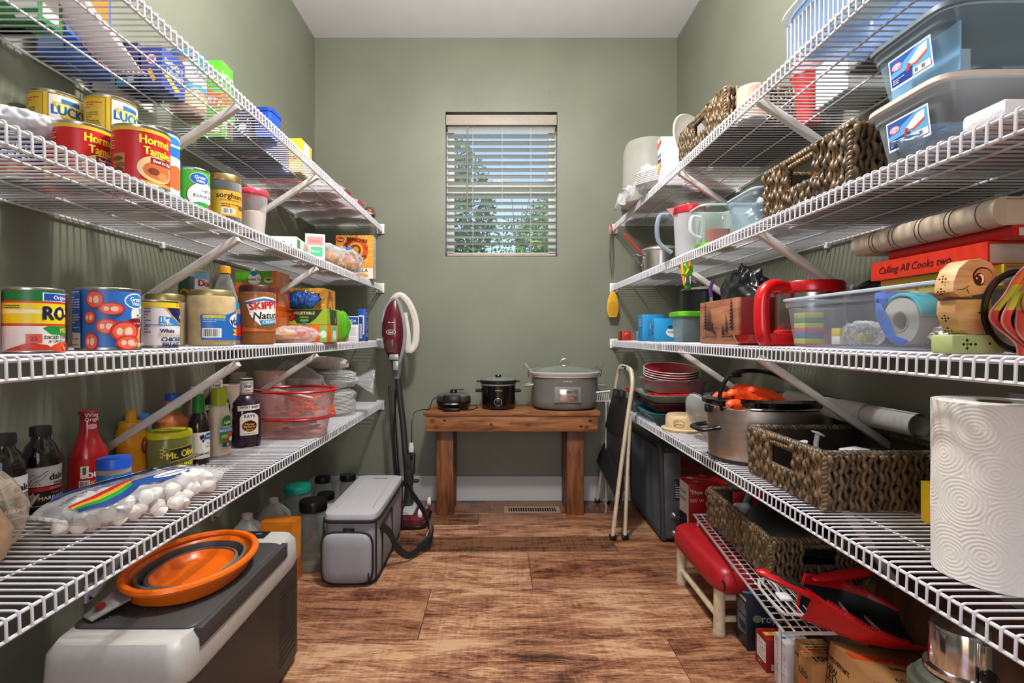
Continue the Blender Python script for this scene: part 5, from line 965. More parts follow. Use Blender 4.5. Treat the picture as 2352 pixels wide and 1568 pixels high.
art([('e', 2, 18, 16, 8, '#5a5a58'), ('e', -16, -16, 5, 6, '#8f8a80'), ('e', 2, -16, 4, 5, '#b0563c'), ('e', 20, -14, 5, 4, '#8f8a80'), ('l', 2, -26, 50, 5, 1, '#8f8a80')], .001, flat((.005, -.1352, .085), (1, 0, 0), (0, 0, 1)), 'buttons', pn)
art([('t', 'crock-pot', 0, 0, 8, '#d9d9d9', {'b': .03})], .001, lambda u, v, k: (u, -.1312 - k, .160 + v), 'brand_mark', t)
# floor register
t = T('floor_register', 'tan metal floor vent in front of the back wall', 'vent', (.195, 2.925, 0))
P('frame', M().box((-.155, -.05, 0), (.155, -.034, .004)).box((-.155, .034, 0), (.155, .05, .004)).box((-.155, -.034, 0), (-.132, .034, .004)).box((.132, -.034, 0), (.155, .034, .004)), pm('#a08a6c', .45, .2), t, .001)
P('dark_well', M().box((-.132, -.034, .0002), (.132, .034, .0008)), pm('#080706', .9), t)
fm = M().box((-.0022, -.034, .0008), (.0022, .034, .0035)).mesh('fin', pm('#9a866c', .45, .2))
for i in range(19): O('fin', fm, t, (-.122 + i * .01356, 0, 0))
# ceiling lamp (above the camera's view)
t = T('ceiling_light', 'round flush ceiling lamp above the aisle, out of the photo', 'lamp', (0.0, 1.30, 2.742))
P('base_plate', M().lathe([(.12, -.02), (.13, 0)], 32), WHITEC, t)
# outlet-like cord hook etc. omitted: not in the photo
# ---------------- woven baskets ----------------
WK = perobj(['#1a130d', '#3c2c1b', '#5e4a30', '#7b6343', '#443b31', '#8f7957'], .4, 60, 'seagrass', .6)
WKR = pm('#66523a', .5, 0, .5, 45, .6)
def basket(label, loc, w, d, h, hole='left', rz=0., group=None, hole_front=False, flare=.012):
    """open rectangular seagrass basket; every strand of the weave is a part"""
    t = T('woven_basket', label, 'basket', loc, rz, group)
    sp = .0125
    def strand(hh, seed):
        q = random.Random(seed); ph = q.uniform(0, 6.3); n = max(6, int(hh / .0055)); pts = []; rr = []
        for i in range(n + 1):
            z = hh * i / n; k = 2 * pi * z / .042 + ph
            pts.append((.0022 * sin(k) + .0012 * sin(k * 2.3), .0034 * cos(k), z)); rr.append(.0060 + .0014 * sin(k * 2 + 1.3))
        return M().tube(pts, rr, 6)
    full = [strand(h - .01, s).mesh('strand', WK, ang=85) for s in range(5)]
    low = [strand(h * .40, s + 9).mesh('strand', WK, ang=85) for s in range(3)]
    i = 0
    for side, (L, ang) in {'front': (w, 0), 'right': (d, pi / 2), 'back': (w, pi), 'left': (d, -pi / 2)}.items():
        off = (d if side in ('front', 'back') else w) / 2
        n = int(L / sp); Rm = Matrix.Rotation(ang, 4, 'Z')
        for k in range(n):
            x = -L / 2 + (k + .5) * L / n; p = Rm @ Vector((x, -off, .004))
            hol = side == hole and abs(x) < .055 or (hole_front and side == 'front' and abs(x) < .05)
            me = low[i % 3] if hol else full[i % 5]
            o = O('strand', me, t, p); o.rotation_euler = (radians(4), 0, ang + (pi if i % 2 else 0)) if not (i % 2) else (radians(-4), 0, ang + pi); i += 1
    # lining, bottom, rims
    b = M(); e = .007
    for (x0, y0, x1, y1, sd) in ((-w/2+e, -d/2+e, w/2-e, -d/2+e+.002, 'front'), (-w/2+e, d/2-e-.002, w/2-e, d/2-e, 'back'), (-w/2+e, -d/2+e, -w/2+e+.002, d/2-e, 'left'), (w/2-e-.002, -d/2+e, w/2-e, d/2-e, 'right')):
        if sd == hole or (sd == 'front' and hole_front):
            if sd in ('left', 'right'):
                b.box((x0, y0, .004), (x1, -.058, h - .01)).box((x0, .058, .004), (x1, y1, h - .01)).box((x0, -.058, .004), (x1, .058, h * .42)).box((x0, -.058, h * .82), (x1, .058, h - .01))
            else: b.box((x0, y0, .004), (-.052, y1, h - .01)).box((.052, y0, .004), (x1, y1, h - .01)).box((-.052, y0, .004), (.052, y1, h * .42)).box((-.052, y0, h * .82), (.052, y1, h - .01))
        else: b.box((x0, y0, .004), (x1, y1, h - .01))
    b.box((-w/2+e, -d/2+e, .002), (w/2-e, d/2-e, .006))
    P('lining', b, pm('#33281b', .8, 0, .3, 60), t)
    def rope(pts, r, tw, name):
        # two-strand twisted rope along a path
        P_ = []; 
        for a, c in zip(pts[:-1], pts[1:]):
            a, c = Vector(a), Vector(c); m = max(2, int((c - a).length / .004))
            P_ += [a.lerp(c, k / m) for k in range(m)]
        P_.append(Vector(pts[-1])); L = 0
        for s in range(2):
            q = []; L = 0
            for k, p in enumerate(P_):
                dd = (P_[min(k+1, len(P_)-1)] - P_[max(k-1, 0)]).normalized(); u = Vector((0, 0, 1)) if abs(dd.z) < .8 else Vector((1, 0, 0)); v = dd.cross(u).normalized(); u = v.cross(dd)
                if k: L += (p - P_[k-1]).length
                a = 2 * pi * L / tw + s * pi; q.append(p + (u * cos(a) + v * sin(a)) * r * .55)
            P(name, M().tube(q, r * .72, 6), WK, t, ang=80)
    W2, D2 = w/2, d/2
    rope([(-W2, -D2, h - .006), (W2, -D2, h - .006), (W2, D2, h - .006), (-W2, D2, h - .006), (-W2, -D2, h - .006)], .0085, .022, 'rim_rope')
    for cx in (-W2, W2):
        for cy in (-D2, D2): rope([(cx, cy, .006), (cx, cy, h - .012)], .0075, .020, 'corner_rope')
    if hole in ('left', 'right'):
        sx = -W2 if hole == 'left' else W2
        rope([(sx, -.062, h * .40), (sx, .062, h * .40)], .006, .016, 'handle_rope'); rope([(sx, -.062, h * .84), (sx, .062, h * .84)], .0075, .018, 'handle_rope')
        for yy in (-.062, .062): rope([(sx, yy, h * .38), (sx, yy, h * .86)], .006, .016, 'handle_rope')
    if hole_front:
        rope([(-.056, -D2, h * .40), (.056, -D2, h * .40)], .006, .016, 'handle_rope'); rope([(-.056, -D2, h * .84), (.056, -D2, h * .84)], .0075, .018, 'handle_rope')
    return t
BS = 'seagrass storage baskets'
basket('nearest large seagrass basket on bottom right shelf beside paper towels', (.882, 1.322, Z4), .315, .335, .134)
basket('seagrass basket on second right shelf with orange lid inside', (.862, 1.225, Z2), .290, .330, .130)
basket('seagrass basket on top right shelf', (.872, 1.825, Z1), .320, .390, .125)
# ================= clear bins =================
def bin_(label, loc, w, d, h, lidm, tint=('#dcebf4', .12), rz=0., lid=True, name='storage_bin', fl=.86, n=7, band=True):
    t = T(name, label, 'bin', loc, rz); m = clear(tint[0], tint[1], .12, .8, .35)
    P('bin_body', M().loft([(w/2*fl*.96, d/2*fl*.97, .001), (w/2*fl, d/2*fl, .006), (w/2*.955, d/2*.96, h*.80), (w/2*.985, d/2*.985, h*.82), (w/2, d/2, h)], 64, n, capt=False), m, t, ang=50)
    P('bin_rim', M().tube([sel(i * pi / 40, w/2, d/2, n, h - .002) for i in range(80)], .0035, 6, closed=True), clear(tint[0], .45, .2, .7, .3), t)
    if lid: P('lid', M().loft([(w/2*1.02, d/2*1.02, h - .004), (w/2*1.045, d/2*1.045, h - .002), (w/2*1.04, d/2*1.04, h + .006), (w/2*.98, d/2*.98, h + .009), (w/2*.96, d/2*.96, h + .005), (w/2*.5, d/2*.5, h + .005)], 64, n), lidm, t, ang=50)
    return t
def ruby(s):   # printed care label on the shoebox bins
    return [('r', 0, 0, 100, 56, '#eef0f4'), ('p', [(-47, 25), (47, 25), (47, -24), (-47, -24)], '#63a8d8'), ('p', [(-47, 25), (-47, 0), (20, 25)], '#2b5cae'), ('p', [(-47, -24), (-47, -8), (6, -4), (2, -24)], '#1d3f96'), ('p', [(-6, 2), (24, 20), (42, 22), (40, 8), (14, -4)], '#e6e9ee'), ('p', [(-2, 0), (14, -6), (40, 4), (40, 8), (12, -2)], '#dd5a24'), ('p', [(-10, -10), (-4, 4), (2, 2), (-2, -10)], '#c8322a'),
            ('e', -30, 10, 13, 7, '#e6507c'), ('e', -30, 10, 11.5, 5.6, '#f3d3de'), ('t', 'Storage', -30, 10, 4.5, '#c8325e'), ('l', -28, -16, 30, 10, 3, '#dfe8f4'), ('r', 26, -17, 40, 12, '#e9eaee'), ('b', 14, -17, 10, 9), ('b', 30, -17, 10, 9)]
LB = pm('#e6e2de', .45, 0, .03, 40); LD = pm('#5c6b74', .35, 0, .05, 40)
b1 = bin_('lower of two stacked clear bins, cream lid, second right shelf', (.868, .905, Z2), .335, .185, .105, pm('#cfc2b6', .45, 0, .03))
art(ruby(0), .00092, lambda u, v, k: (-.160 - k - .12 * v, -.004 - u, .054 + v), 'care_label', b1)
P('red_item', M().loft([(.085, .06, .012), (.095, .07, .03), (.09, .06, .055), (.06, .04, .062)], 32, 4, c=(.03, 0)), pm('#b8334a', .35), b1)
P('blue_cloth', crumple(.10, .05, 61, .2, 1.15, .65).add([], []), pm('#8fa9c6', .8, 0, .3, 30), b1).location = (-.05, .0, .012)
b2 = bin_('upper of two stacked clear bins, dark grey lid, second right shelf', (.872, .905, Z2 + .1145), .335, .19, .105, LD, ('#cfe8f6', .10))
art(ruby(0), .00092, lambda u, v, k: (-.160 - k - .12 * v, -.004 - u, .052 + v), 'care_label', b2)
sh = [('r', 0, 0, 90, 100, '#ecebee'), ('t', 'SMOKED HAM & LAST', 0, 34, 6, '#2b2b2b', {'b': .06}), ('l', 0, 18, 70, 16, 3, '#5a5a5a'), ('t', "HOW TO SELECT ON THE WALL", 0, -10, 5, '#2b2b2b', {'b': .06}), ('o', -16, -34, 20, 13, 1, '#2b2b2b'), ('e', -10, -30, 2, 4, '#2b2b2b'), ('r', 42, -16, 10, 60, '#f0d6cf')]
pp = P('paper_sheet', M().box((-.045, -.0008, -.045), (.045, 0, .045), 0, TR(.03, -.072, .052, radians(6))).box((-.05, .003, -.045), (.05, .004, .045), 0, TR(.05, -.060, .052, radians(6))), pm('#e8e7ea', .7), b2)
art(sh, .0009, lambda u, v, k: TR(.03, -.072, .052, radians(6)) @ Vector((u, -.001 - k, v)), 'sheet_print', pp)
P('blue_card', M().box((-.132, -.07, .01), (-.130, .075, .088)), pm('#9fcbe8', .5), b2); P('booklet', M().box((-.10, -.02, .01), (-.07, .05, .07)), pm('#d9dde2', .5), b2)
P('dark_gadget', M().lathe([(.03, .008), (.032, .03), (.02, .055), (.0, .06)], 24, c=(-.01, .02)), pm('#4a4d52', .4), b2)
t = T('napkin_pack', 'white embossed paper napkin pack at near end of second right shelf', 'napkins', (.80, .755, Z2))
P('napkins', M().box((-.10, -.035, .0), (.10, .035, .028)), pm('#e4e1e2', .8, 0, .03, 200, .8), t, .008)
# small light-blue bin, second shelf
b3 = bin_('small clear pale-blue open bin beside the second-shelf basket', (.785, 1.515, Z2), .17, .185, .105, LB, ('#cfe6f4', .3), lid=False, n=8)
for i in range(3): P('crumpled_foil', crumple(.035, .05, 70 + i, .3), pm('#dfeaf2', .25, .3, .2, 20), b3).location = ((-.03, .02, .0)[i], -.05 + .05 * i, .035)
t = T('cup', 'small white plastic cup behind the second-shelf basket', 'cup', (.845, 1.44, Z2)); P('cup_body', M().lathe([(.024, 0), (.026, .002), (.032, .120), (.030, .120), (.024, .004)], 28), WHITEC, t)
# jars inside basket on second shelf
jar('jar with orange lid visible through the basket handle hole', (.765, 1.215, Z2 + .007), .030, .088, '#8c4a24', '#e8541c', [('r', 0, 0, 160, 40, '#d9c9ae'), ('r', 6, 4, 40, 18, '#c2242a')], pi, lidh=.02, lidr=1.0, lidm=pm('#ee5a1c', .35))
jar('dark spice jar inside the second-shelf basket', (.80, 1.29, Z2 + .007), .024, .08, '#4a2318', '#222222')
# pitcher
t = T('pitcher', 'frosted drink pitcher with bright red lid, second right shelf', 'pitcher', (.742, 2.02, Z2)); FR = clear('#dfe0e4', .40, .35, .5, .4)
P('pitcher_body', M().lathe([(.046, 0), (.050, .005), (.058, .165), (.060, .178)], 40, capt=False), FR, t)
P('lid', M().lathe([(.060, .165), (.062, .168), (.062, .190), (.052, .196), (.02, .198), (.018, .206), (0, .207)], 40), clear('#d8283c', .8, .25, .8, .2), t)
P('pour_spout', M().add([(-.056, -.018, .19), (-.056, .018, .19), (-.088, 0, .188), (-.058, 0, .15)], [(0, 1, 2), (0, 2, 3), (1, 3, 2), (0, 3, 1)]), clear('#e8b0b4', .6, .25), t)
P('handle', M().tube(smooth([(-.054, .02, .165), (-.10, .03, .170), (-.115, .03, .12), (-.105, .03, .06), (-.06, .02, .02)]), .009, 10), clear('#a9b8c8', .4, .1, 1., .4), t)
for i in range(3): P('strainer_slot', M().box((-.064, -.03 + i * .011, .165), (-.060, -.026 + i * .011, .185)), pm('#8c1c2c', .4), t)
# clear snack canister
t = T('clear_canister', 'clear rectangular pitcher-like canister with green base, second right shelf', 'container', (.748, 1.80, Z2))
P('green_base', M().loft([(.056, .050, 0), (.058, .052, .004), (.058, .052, .012)], 40, 5), pm('#6cc82c', .35), t)
P('canister_body', M().loft([(.050, .046, .012), (.056, .052, .10), (.060, .056, .125), (.068, .062, .133)], 48, 5, capt=False), clear('#dfeee8', .12, .04, 1., .5), t)
P('rim', M().tube([sel(i * pi / 24, .068, .062, 5, .134) for i in range(48)], .004, 6, closed=True), clear('#d5ecea', .5, .05, 1., .4), t)
P('handle', M().tube(smooth([(-.055, -.02, .10), (-.085, -.02, .10), (-.088, -.02, .05), (-.055, -.02, .03)]), .006, 8), clear('#e6f2f2', .4, .05, 1., .4), t)
P('contents', M().loft([(.030, .030, .013), (.036, .034, .06)], 24, 5, c=(.01, 0)), pm('#c8301f', .5, 0, .3, 25), t)
# stock pot
t = T('stock_pot', 'small steel pot with wire handle and red-handled spoon, second right shelf far end', 'pot', (.80, 2.56, Z2))
P('pot_body', M().lathe([(.080, 0), (.085, .004), (.086, .105), (.090, .108), (.090, .112), (.084, .112), (.082, .01), (0, .008)], 40), STEEL, t)
P('pot_lid', M().lathe([(.091, .113), (.088, .120), (.06, .132), (0, .136)], 40), pm('#cfcac0', .3, .7, .06, 20), t)
P('handle', M().tube(smooth([(-.086, -.03, .085), (-.125, -.03, .09), (-.13, 0, .085), (-.10, .0, .05), (-.088, 0, .04)]), .004, 6), CHROME, t)
t = T('spoon', 'long red-handled serving spoon leaning on steel pot', 'spoon', (.705, 2.56, Z2))
P('handle', M().tube([(.005, 0, .10), (-.055, 0, .165), (-.085, 0, .195)], [.004, .005, .0055], 8), pm('#c8241f', .4), t)
P('shaft', M().tube([(.012, -.02, .003), (.008, 0, .09), (.005, 0, .10)], .003, 6), CHROME, t)
# red and steel whisk / tongs hanging at the shelf end; yellow holder
t = T('tongs', 'steel tongs with red tips hanging from the top right shelf end', 'tongs', (.668, 3.06, Z1 - .03))
for s in (-1, 1): P('tong_arm', M().tube([(0, 0, .02), (s * .006, 0, -.03), (s * .010, 0, -.16), (s * .004, 0, -.26)], [.003, .003, .003, .002], 6), CHROME, t)
P('red_grip', M().tube([(-.004, -.006, .03), (.004, -.008, -.02)], .006, 8), pm('#c8241f', .4), t)
t = T('pot_scraper', 'flat yellow perforated strainer paddle hanging under second right shelf end', 'utensil', (.672, 3.04, Z2 - .045))
P('paddle', M().prism([(-.012, 0), (.012, 0), (.030, -.05), (.034, -.11), (.022, -.15), (-.022, -.15), (-.034, -.11), (-.030, -.05)], -.003, .003, 0, TR(0, 0, 0, pi / 2)), pm('#dca618', .4), t, .001)
art([('o', 0, -100, 6 + 5 * i, 8 + 8 * i, 1.2, '#6b5210') for i in range(5)], .001, lambda u, v, k: (u, -.0035 - k, v), 'ring_pattern', t)
# hanging clips
for i, (c, y, x) in enumerate((('#e0a81c', 1.90, .684), ('#4fc224', 1.935, .706))):
    t = T('clip', ['yellow plastic clip hanging below the second right shelf', 'green plastic clip with round charm hanging below the second right shelf'][i], 'clip', (x, y, Z2 - .036))
    b = M()
    if i == 0:
        P('clip_arm', M().tube([(-.012, 0, .0), (-.010, 0, -.03), (-.004, 0, -.085)], [.006, .010, .004], 8, flat=.6), pm(c, .35), t); P('clip_arm', M().tube([(.018, 0, .004), (.010, 0, -.03), (.0, 0, -.045)], [.008, .008, .005], 8, flat=.6), pm(c, .35), t)
        P('eye_dot', M().lathe([(.003, 0), (.003, .001)], 10, X=TR(-.011, -.007, -.045, pi / 2)), BLACKM, t)
    else:
        P('clip_head', M().loft([(.012, .006, -.045), (.018, .008, -.03), (.018, .008, -.005), (.010, .006, .002)], 20, 3), pm(c, .35), t)
        P('spring', M().tube([(-.008, 0, -.045), (-.010, 0, -.075), (.010, 0, -.075), (.008, 0, -.045)], .0015, 5), CHROME, t)
        P('charm', M().lathe([(.0, -.006), (.010, -.004), (.012, 0), (.010, .004), (0, .006)], 16, X=TR(0, 0, -.088, pi / 2)), pm('#3c8a3a', .3, 0, .4, 60), t)

# ================= RIGHT, top shelf =================
t = T('cake_cover', 'large cloudy plastic cake cover at far end of top right shelf', 'cover', (.755, 2.62, Z1)); CL = clear('#d9d8d0', .25, .25, .6, .35)
P('cover', M().lathe([(.128, .0), (.131, .006), (.126, .02), (.120, .27), (.104, .31), (.05, .328), (0, .33)], 48, capb=False), CL, t)
P('base_tray', M().lathe([(.09, .001), (.132, .004), (.138, .012), (.132, .012), (.0, .006)], 40), pm('#dcd8d0', .5), t)
t = T('plastic_bag', 'crinkled clear bag of disposable bowls spilling over front of top right shelf', 'bag', (.706, 2.40, Z1))
P('film', crumple(.085, .12, 82, .3, .8, 1.15), FILM, t, ang=80)
for i in range(7): P('foam_bowl', M().lathe([(.05, 0), (.082, .03), (.078, .033), (.046, .003)], 28, X=TR(.01, -.02, .02 + i * .008, .15, -.2)), pm('#e6e3e0', .6), t)
P('loose_film', M().grid(lambda u, v: (-.06 - .05 * v + .015 * sin(u * 19), .10 + (u - .5) * .26, .05 + .03 * sin(u * 13 + v * 5) - .05 * v), 24, 12), FILM2, t, ang=80)
carton('rainbow-striped paper goods pack on top right shelf', (.755, 2.27, Z1 + .0), (.10, .05, .205), '#ece9ea', [('r', 0, 10, 60, 40, '#e9e4e6')], [('p', [(-12, -30), (12, -12), (12, -2), (-12, -20)], '#e06a24'), ('p', [(-12, -20), (12, -2), (12, 8), (-12, -10)], '#a8c82c'), ('t', 'party', 0, 14, 8, '#20408c', {'b': .06}), ('r', 0, 2, 20, 7, '#1c2440'), ('p', [(-12, 26), (12, 36), (12, 46), (-12, 40)], '#e8541c')], sd=-1)
t = T('oval_tray', 'white oval tray standing behind the top right shelf basket', 'tray', (.80, 2.115, Z1 + .124))
P('tray', M().loft([(.13, .12, -.006), (.14, .128, 0), (.135, .124, .004), (.11, .10, -.003)], 48, X=TR(0, 0, 0, radians(80), 0, radians(35))), pm('#d8cfc8', .4), t)
for i, (c, rr, l) in enumerate((('#2e6a5c', .125, 'dark green bowl at bottom of the far stack, top right shelf'), ('#b01f34', .128, 'red bowl in middle of the far stack, top right shelf'), ('#6da8d0', .132, 'blue-rimmed bowl on top of the far stack, top right shelf'))):
    t = T('bowl', l, 'bowl', (.830, 2.93, Z1 + i * .012))
    P('bowl', M().lathe([(rr * .55, .001), (rr * .9, .02), (rr, .034), (rr * 1.02, .036), (rr * .98, .036), (rr * .5, .005), (0, .004)], 44), pm(c, .35), t)
t = T('plastic_bag', 'flat pack of pink paper plates under wrap, far part of top right shelf', 'bag', (.965, 2.40, Z1))
P('plate_pack', M().lathe([(.08, 0), (.10, .012), (.10, .03), (0, .032)], 36), pm('#a32a44', .5, 0, .2, 12), t)
t = T('cup', 'tall bright red plastic tumbler seen through the top right shelf', 'cup', (.962, 1.62, Z1))
P('cup_body', M().loft([(.030, .030, 0), (.032, .032, .003), (.034, .034, .05), (.037, .037, .055), (.046, .046, .15), (.043, .043, .15), (.034, .034, .06), (.0, .0, .052)], 36), pm('#d8201c', .35), t)
P('rim', M().tube([(.046 * cos(a), .046 * sin(a), .15) for a in [i * pi / 16 for i in range(32)]], .0025, 6, closed=True), pm('#d8201c', .35), t)
t = T('cup_stack', 'stack of clear and pink cups rising out of the red tumbler', 'cups', (.962, 1.62, Z1 + .152))
for i in range(7): P('cup', M().lathe([(.038, i * .014), (.044, i * .014 + .012), (.045, i * .014 + .014)], 28, capb=False, capt=False), clear('#e8b8cc' if i % 2 else '#e9e4ea', .4, .1, .9, .4), t)
carton('plain white carton behind the clear ribbed tub, top right shelf', (.985, 1.44, Z1), (.13, .14, .12), '#d2d6d8', None, [('l', 0, 0, 60, 30, 3, '#b0b6ba')], sd=-1)
t = T('pan_lid', 'brown flat baking pan lying on the top right shelf near the wall', 'pan', (.93, 1.40 - .16, Z1))
P('pan', M().box((-.06, -.07, 0), (.06, .07, .012)), pm('#7b706a', .5), t, .004)
rt = bin_('long clear blue-tinted ribbed tub at front of top right shelf', (.80, 1.09, Z1), .21, .36, .105, LB, ('#a9c8ee', .38), lid=False, n=6)
for i in range(22): P('rib', M().box((-.1045, -.165 + i * .0155, .006), (-.099, -.161 + i * .0155, .088)), clear('#dfeaf8', .5, .1, .9, .4), rt)
P('flat_rim', M().loft([(.112, .19, .104), (.122, .20, .106), (.122, .20, .110), (.112, .19, .109)], 64, 6, capb=False, capt=False), clear('#e6eef4', .35, .1, .9, .5), rt)
t = T('wire_rack', 'coil of thin silver wire racks resting in the clear ribbed tub', 'rack', (.80, 1.10, Z1 + .09))
for i in range(9): P('wire', M().tube([(-.085, -.09 + i * .02, .03), (.05, -.09 + i * .02, .085)], .0018, 5), CHROME, t)
P('wire', M().tube([(-.085, -.10, .03), (-.085, .09, .03), (.05, .09, .085), (.05, -.10, .085)], .0025, 5, closed=True), CHROME, t)
# things in the top basket
t = T('roll', 'white paper roll standing up behind the front rail, top right shelf', 'paper roll', (.775, 1.59, Z1)); P('roll', M().lathe([(.018, 0), (.042, 0), (.042, .10), (.018, .10)], 32), pm('#d9cfd2', .7, 0, .05), t)
P('wrapper', M().lathe([(.0435, .004), (.0435, .096)], 32, capb=False, capt=False), clear('#f0c8b4', .3, .1), t)

# ================= RIGHT, third shelf =================
carton('small red box at the far end of third right shelf', (.715, 2.93, Z3), (.06, .05, .052), '#c02a22', [('l', 10, 20, 40, 20, 2, '#efd0c0'), ('r', -50, 0, 14, 96, '#231a22')], sd=-1)
carton('light blue and white small carton, second from far end of third right shelf', (.775, 2.78, Z3), (.055, .06, .052), '#7fbce0', [('e', 16, -10, 20, 20, '#e4eef4'), ('t', 'Q', 16, -10, 20, '#2a3a5c', {'b': .05})], [('r', 0, 30, 60, 20, '#e8eaf0')], sd=-1)
carton('dark blue small carton beside the light blue one', (.815, 2.70, Z3), (.06, .05, .056), '#1d4aa8', [('p', [(-10, 0), (20, 40), (10, -20)], '#dfe6f0'), ('r', 44, 0, 10, 90, '#d04858')], [('r', 0, 0, 60, 90, '#c83a54')], sd=-1)
bl2 = [('e', 22, -10, 36, 24, '#2f6f9c'), ('e', 22, -10, 34, 22, '#e2e0da'), ('t', 'creamer', 22, -8, 11, '#2f5fae', {'b': .04}), ('e', 8, 12, 12, 8, '#1d4a8c')]
carton('bright blue carton with cream oval badge, third right shelf', (.775, 2.40, Z3), (.13, .08, .105), '#1c92cc', bl2, [('p', [(30, 50), (50, 50), (50, 20)], '#e8e8ea'), ('r', 10, 0, 14, 40, '#1c3a7c'), ('t', '15', 10, 0, 11, '#ffffff', {'ro': 90}), ('r', -20, 16, 12, 20, '#d8dfe8')], sd=-1)
carton('taller bright blue carton behind the one with the oval badge', (.745, 2.54, Z3), (.10, .08, .128), '#1f8ac6', None, [('l', 0, 20, 40, 30, 4, '#cfe2f0')], sd=-1)
t = T('storage_tub', 'clear square tub with lime green lid, third right shelf', 'container', (.808, 2.19, Z3))
P('tub_body', M().loft([(.050, .050, 0), (.054, .054, .006), (.066, .066, .105)], 40, 5, capt=False), clear('#b8cfd0', .25, .12, .8, .4), t)
P('lid', M().loft([(.070, .070, .104), (.074, .074, .108), (.074, .074, .122), (.066, .066, .127), (.05, .05, .125)], 40, 5), pm('#5fc01c', .35), t)
t = T('stock_pot', 'tall black pot with foil on top at back of third right shelf', 'pot', (.955, 2.42, Z3))
P('pot_body', M().lathe([(.092, 0), (.098, .005), (.100, .225), (.104, .228), (.104, .234), (.096, .234)], 40), pm('#16181a', .3), t)
P('pot_lid', M().lathe([(.103, .235), (.095, .243), (.03, .252), (0, .253)], 36), pm('#b9b0aa', .35, .6, .1, 20), t)
P('lid_stand', M().tube([(0, 0, .252), (0, 0, .275)], .006, 8), BLACKP, t)
# wooden box with trees
t = T('wooden_box', 'wooden planter box painted with dark pine trees, third right shelf', 'box', (.745, 1.70, Z3))
P('painted_board', M().box((-.028, -.146, 0), (-.018, .146, .142)), wood(['#7a4a35', '#a2694c', '#b5795a'], 6, (1, 1, 5), .5, 'boxwood'), t, .001)
P('end_board', M().box((-.018, -.146, 0), (.115, -.136, .142)), pm('#6d1712', .5, 0, .1, 20), t, .001)
P('end_board', M().box((-.018, .136, 0), (.115, .146, .142)), pm('#6d1712', .5, 0, .1, 20), t, .001)
P('back_board', M().box((.105, -.136, 0), (.115, .136, .142)).box((-.018, -.136, 0), (.105, .136, .008)), pm('#6d1712', .5, 0, .1, 20), t, .001)
def pine(x, y, h, s):
    o = [('s', [(x, y), (x, y + h * .9)], 1.1 * s, '#15110e')]
    n = 9
    for i in range(n):
        yy = y + h * (.22 + .76 * i / n); ww = s * 13 * (1 - i / n) + 1.8
        o.append(('p', [(x - ww, yy - 1.6 * s), (x, yy + 5.5 * s), (x + ww, yy - 1.2 * s), (x + ww * .3, yy + .2), (x, yy - .3), (x - ww * .4, yy + .4)], '#15110e'))
    return o
art(sum([pine(-60, -30, 76, 1.05), pine(-46, -30, 62, .8), pine(-34, -28, 56, .75), pine(-22, -26, 30, .6), pine(66, -30, 78, 1.05), pine(46, -30, 44, .7), pine(32, -32, 26, .6)], []) + [('s', [(-74, -34), (-40, -30), (-10, -30)], 1.4, '#15110e'), ('s', [(24, -30), (80, -28)], 1.6, '#15110e'), ('e', -6, -22, 5, 3, '#15110e'), ('s', [(-3, -20), (0, -13)], 1.5, '#15110e'), ('e', 1, -12, 2.4, 1.6, '#15110e'), ('s', [(-9, -24), (-9, -31)], .9, '#15110e'), ('s', [(-3, -24), (-3, -31)], .9, '#15110e')],
    .0016, flat((-.0282, 0, .071), (0, -1, 0), (0, 0, 1)), 'painted_trees', t)
t = T('plastic_bag', 'shiny black plastic bag bulging out of the tree-painted box', 'bag', (.80, 1.70, Z3 + .012)); P('film', crumple(.075, .235, 91, .22, .7, 1.5), pm('#131316', .15, 0, .2, 20), t, ang=80)
t = T('scissors', 'purple-handled utensil standing in the tree-painted box', 'scissors', (.742, 1.81, Z3 + .012)); P('handle', M().tube([(0, 0, .15), (-.004, 0, .175), (.004, 0, .205)], .009, 10, flat=.6), pm('#5c2c8c', .4), t); P('blade', M().box((-.002, -.012, .0), (.002, .012, .15)), CHROME, t, .001)
# red-handled pot
t = T('popcorn_pot', 'stainless canister with thick red handle and red rims, third right shelf', 'canister', (.845, 1.42, Z3)); RD = pm('#c80f18', .28, 0, .04, 20, 0, None, 0, .3)
P('steel_body', M().lathe([(.078, .03), (.080, .035), (.080, .148)], 44), pm('#a9a6a2', .25, 1., .1, 12, 0, (8, 8, 1)), t)
P('red_rim', M().lathe([(.081, .140), (.086, .146), (.087, .165), (.083, .172), (.076, .170), (.074, .150)], 44, capb=False, capt=False), RD, t)
P('red_base', M().lathe([(.080, 0), (.085, .004), (.084, .040), (.079, .044)], 44), RD, t)
hp = smooth([(-.07, -.03, .158), (-.12, -.045, .160), (-.148, -.05, .135), (-.152, -.05, .07), (-.145, -.05, .02), (-.118, -.045, .013), (-.072, -.03, .016)], 5)
P('handle', M().tube(hp, [.013 + .006 * sin(pi * i / (len(hp) - 1)) for i in range(len(hp))], 14), RD, t)
P('handle_foot', M().box((-.15, -.065, .0), (-.06, -.02, .034)), RD, t, .008)
t = T('plastic_dish', 'shallow bright red plastic lid lying in front of the tree-painted box', 'lid', (.738, 1.485, Z3))
P('lid', M().lathe([(.050, .002), (.056, .010), (.062, .024), (.064, .026), (.060, .024), (.05, .010), (0, .008)], 44, X=TR(0, 0, .004, 0, 0)), RD, t)
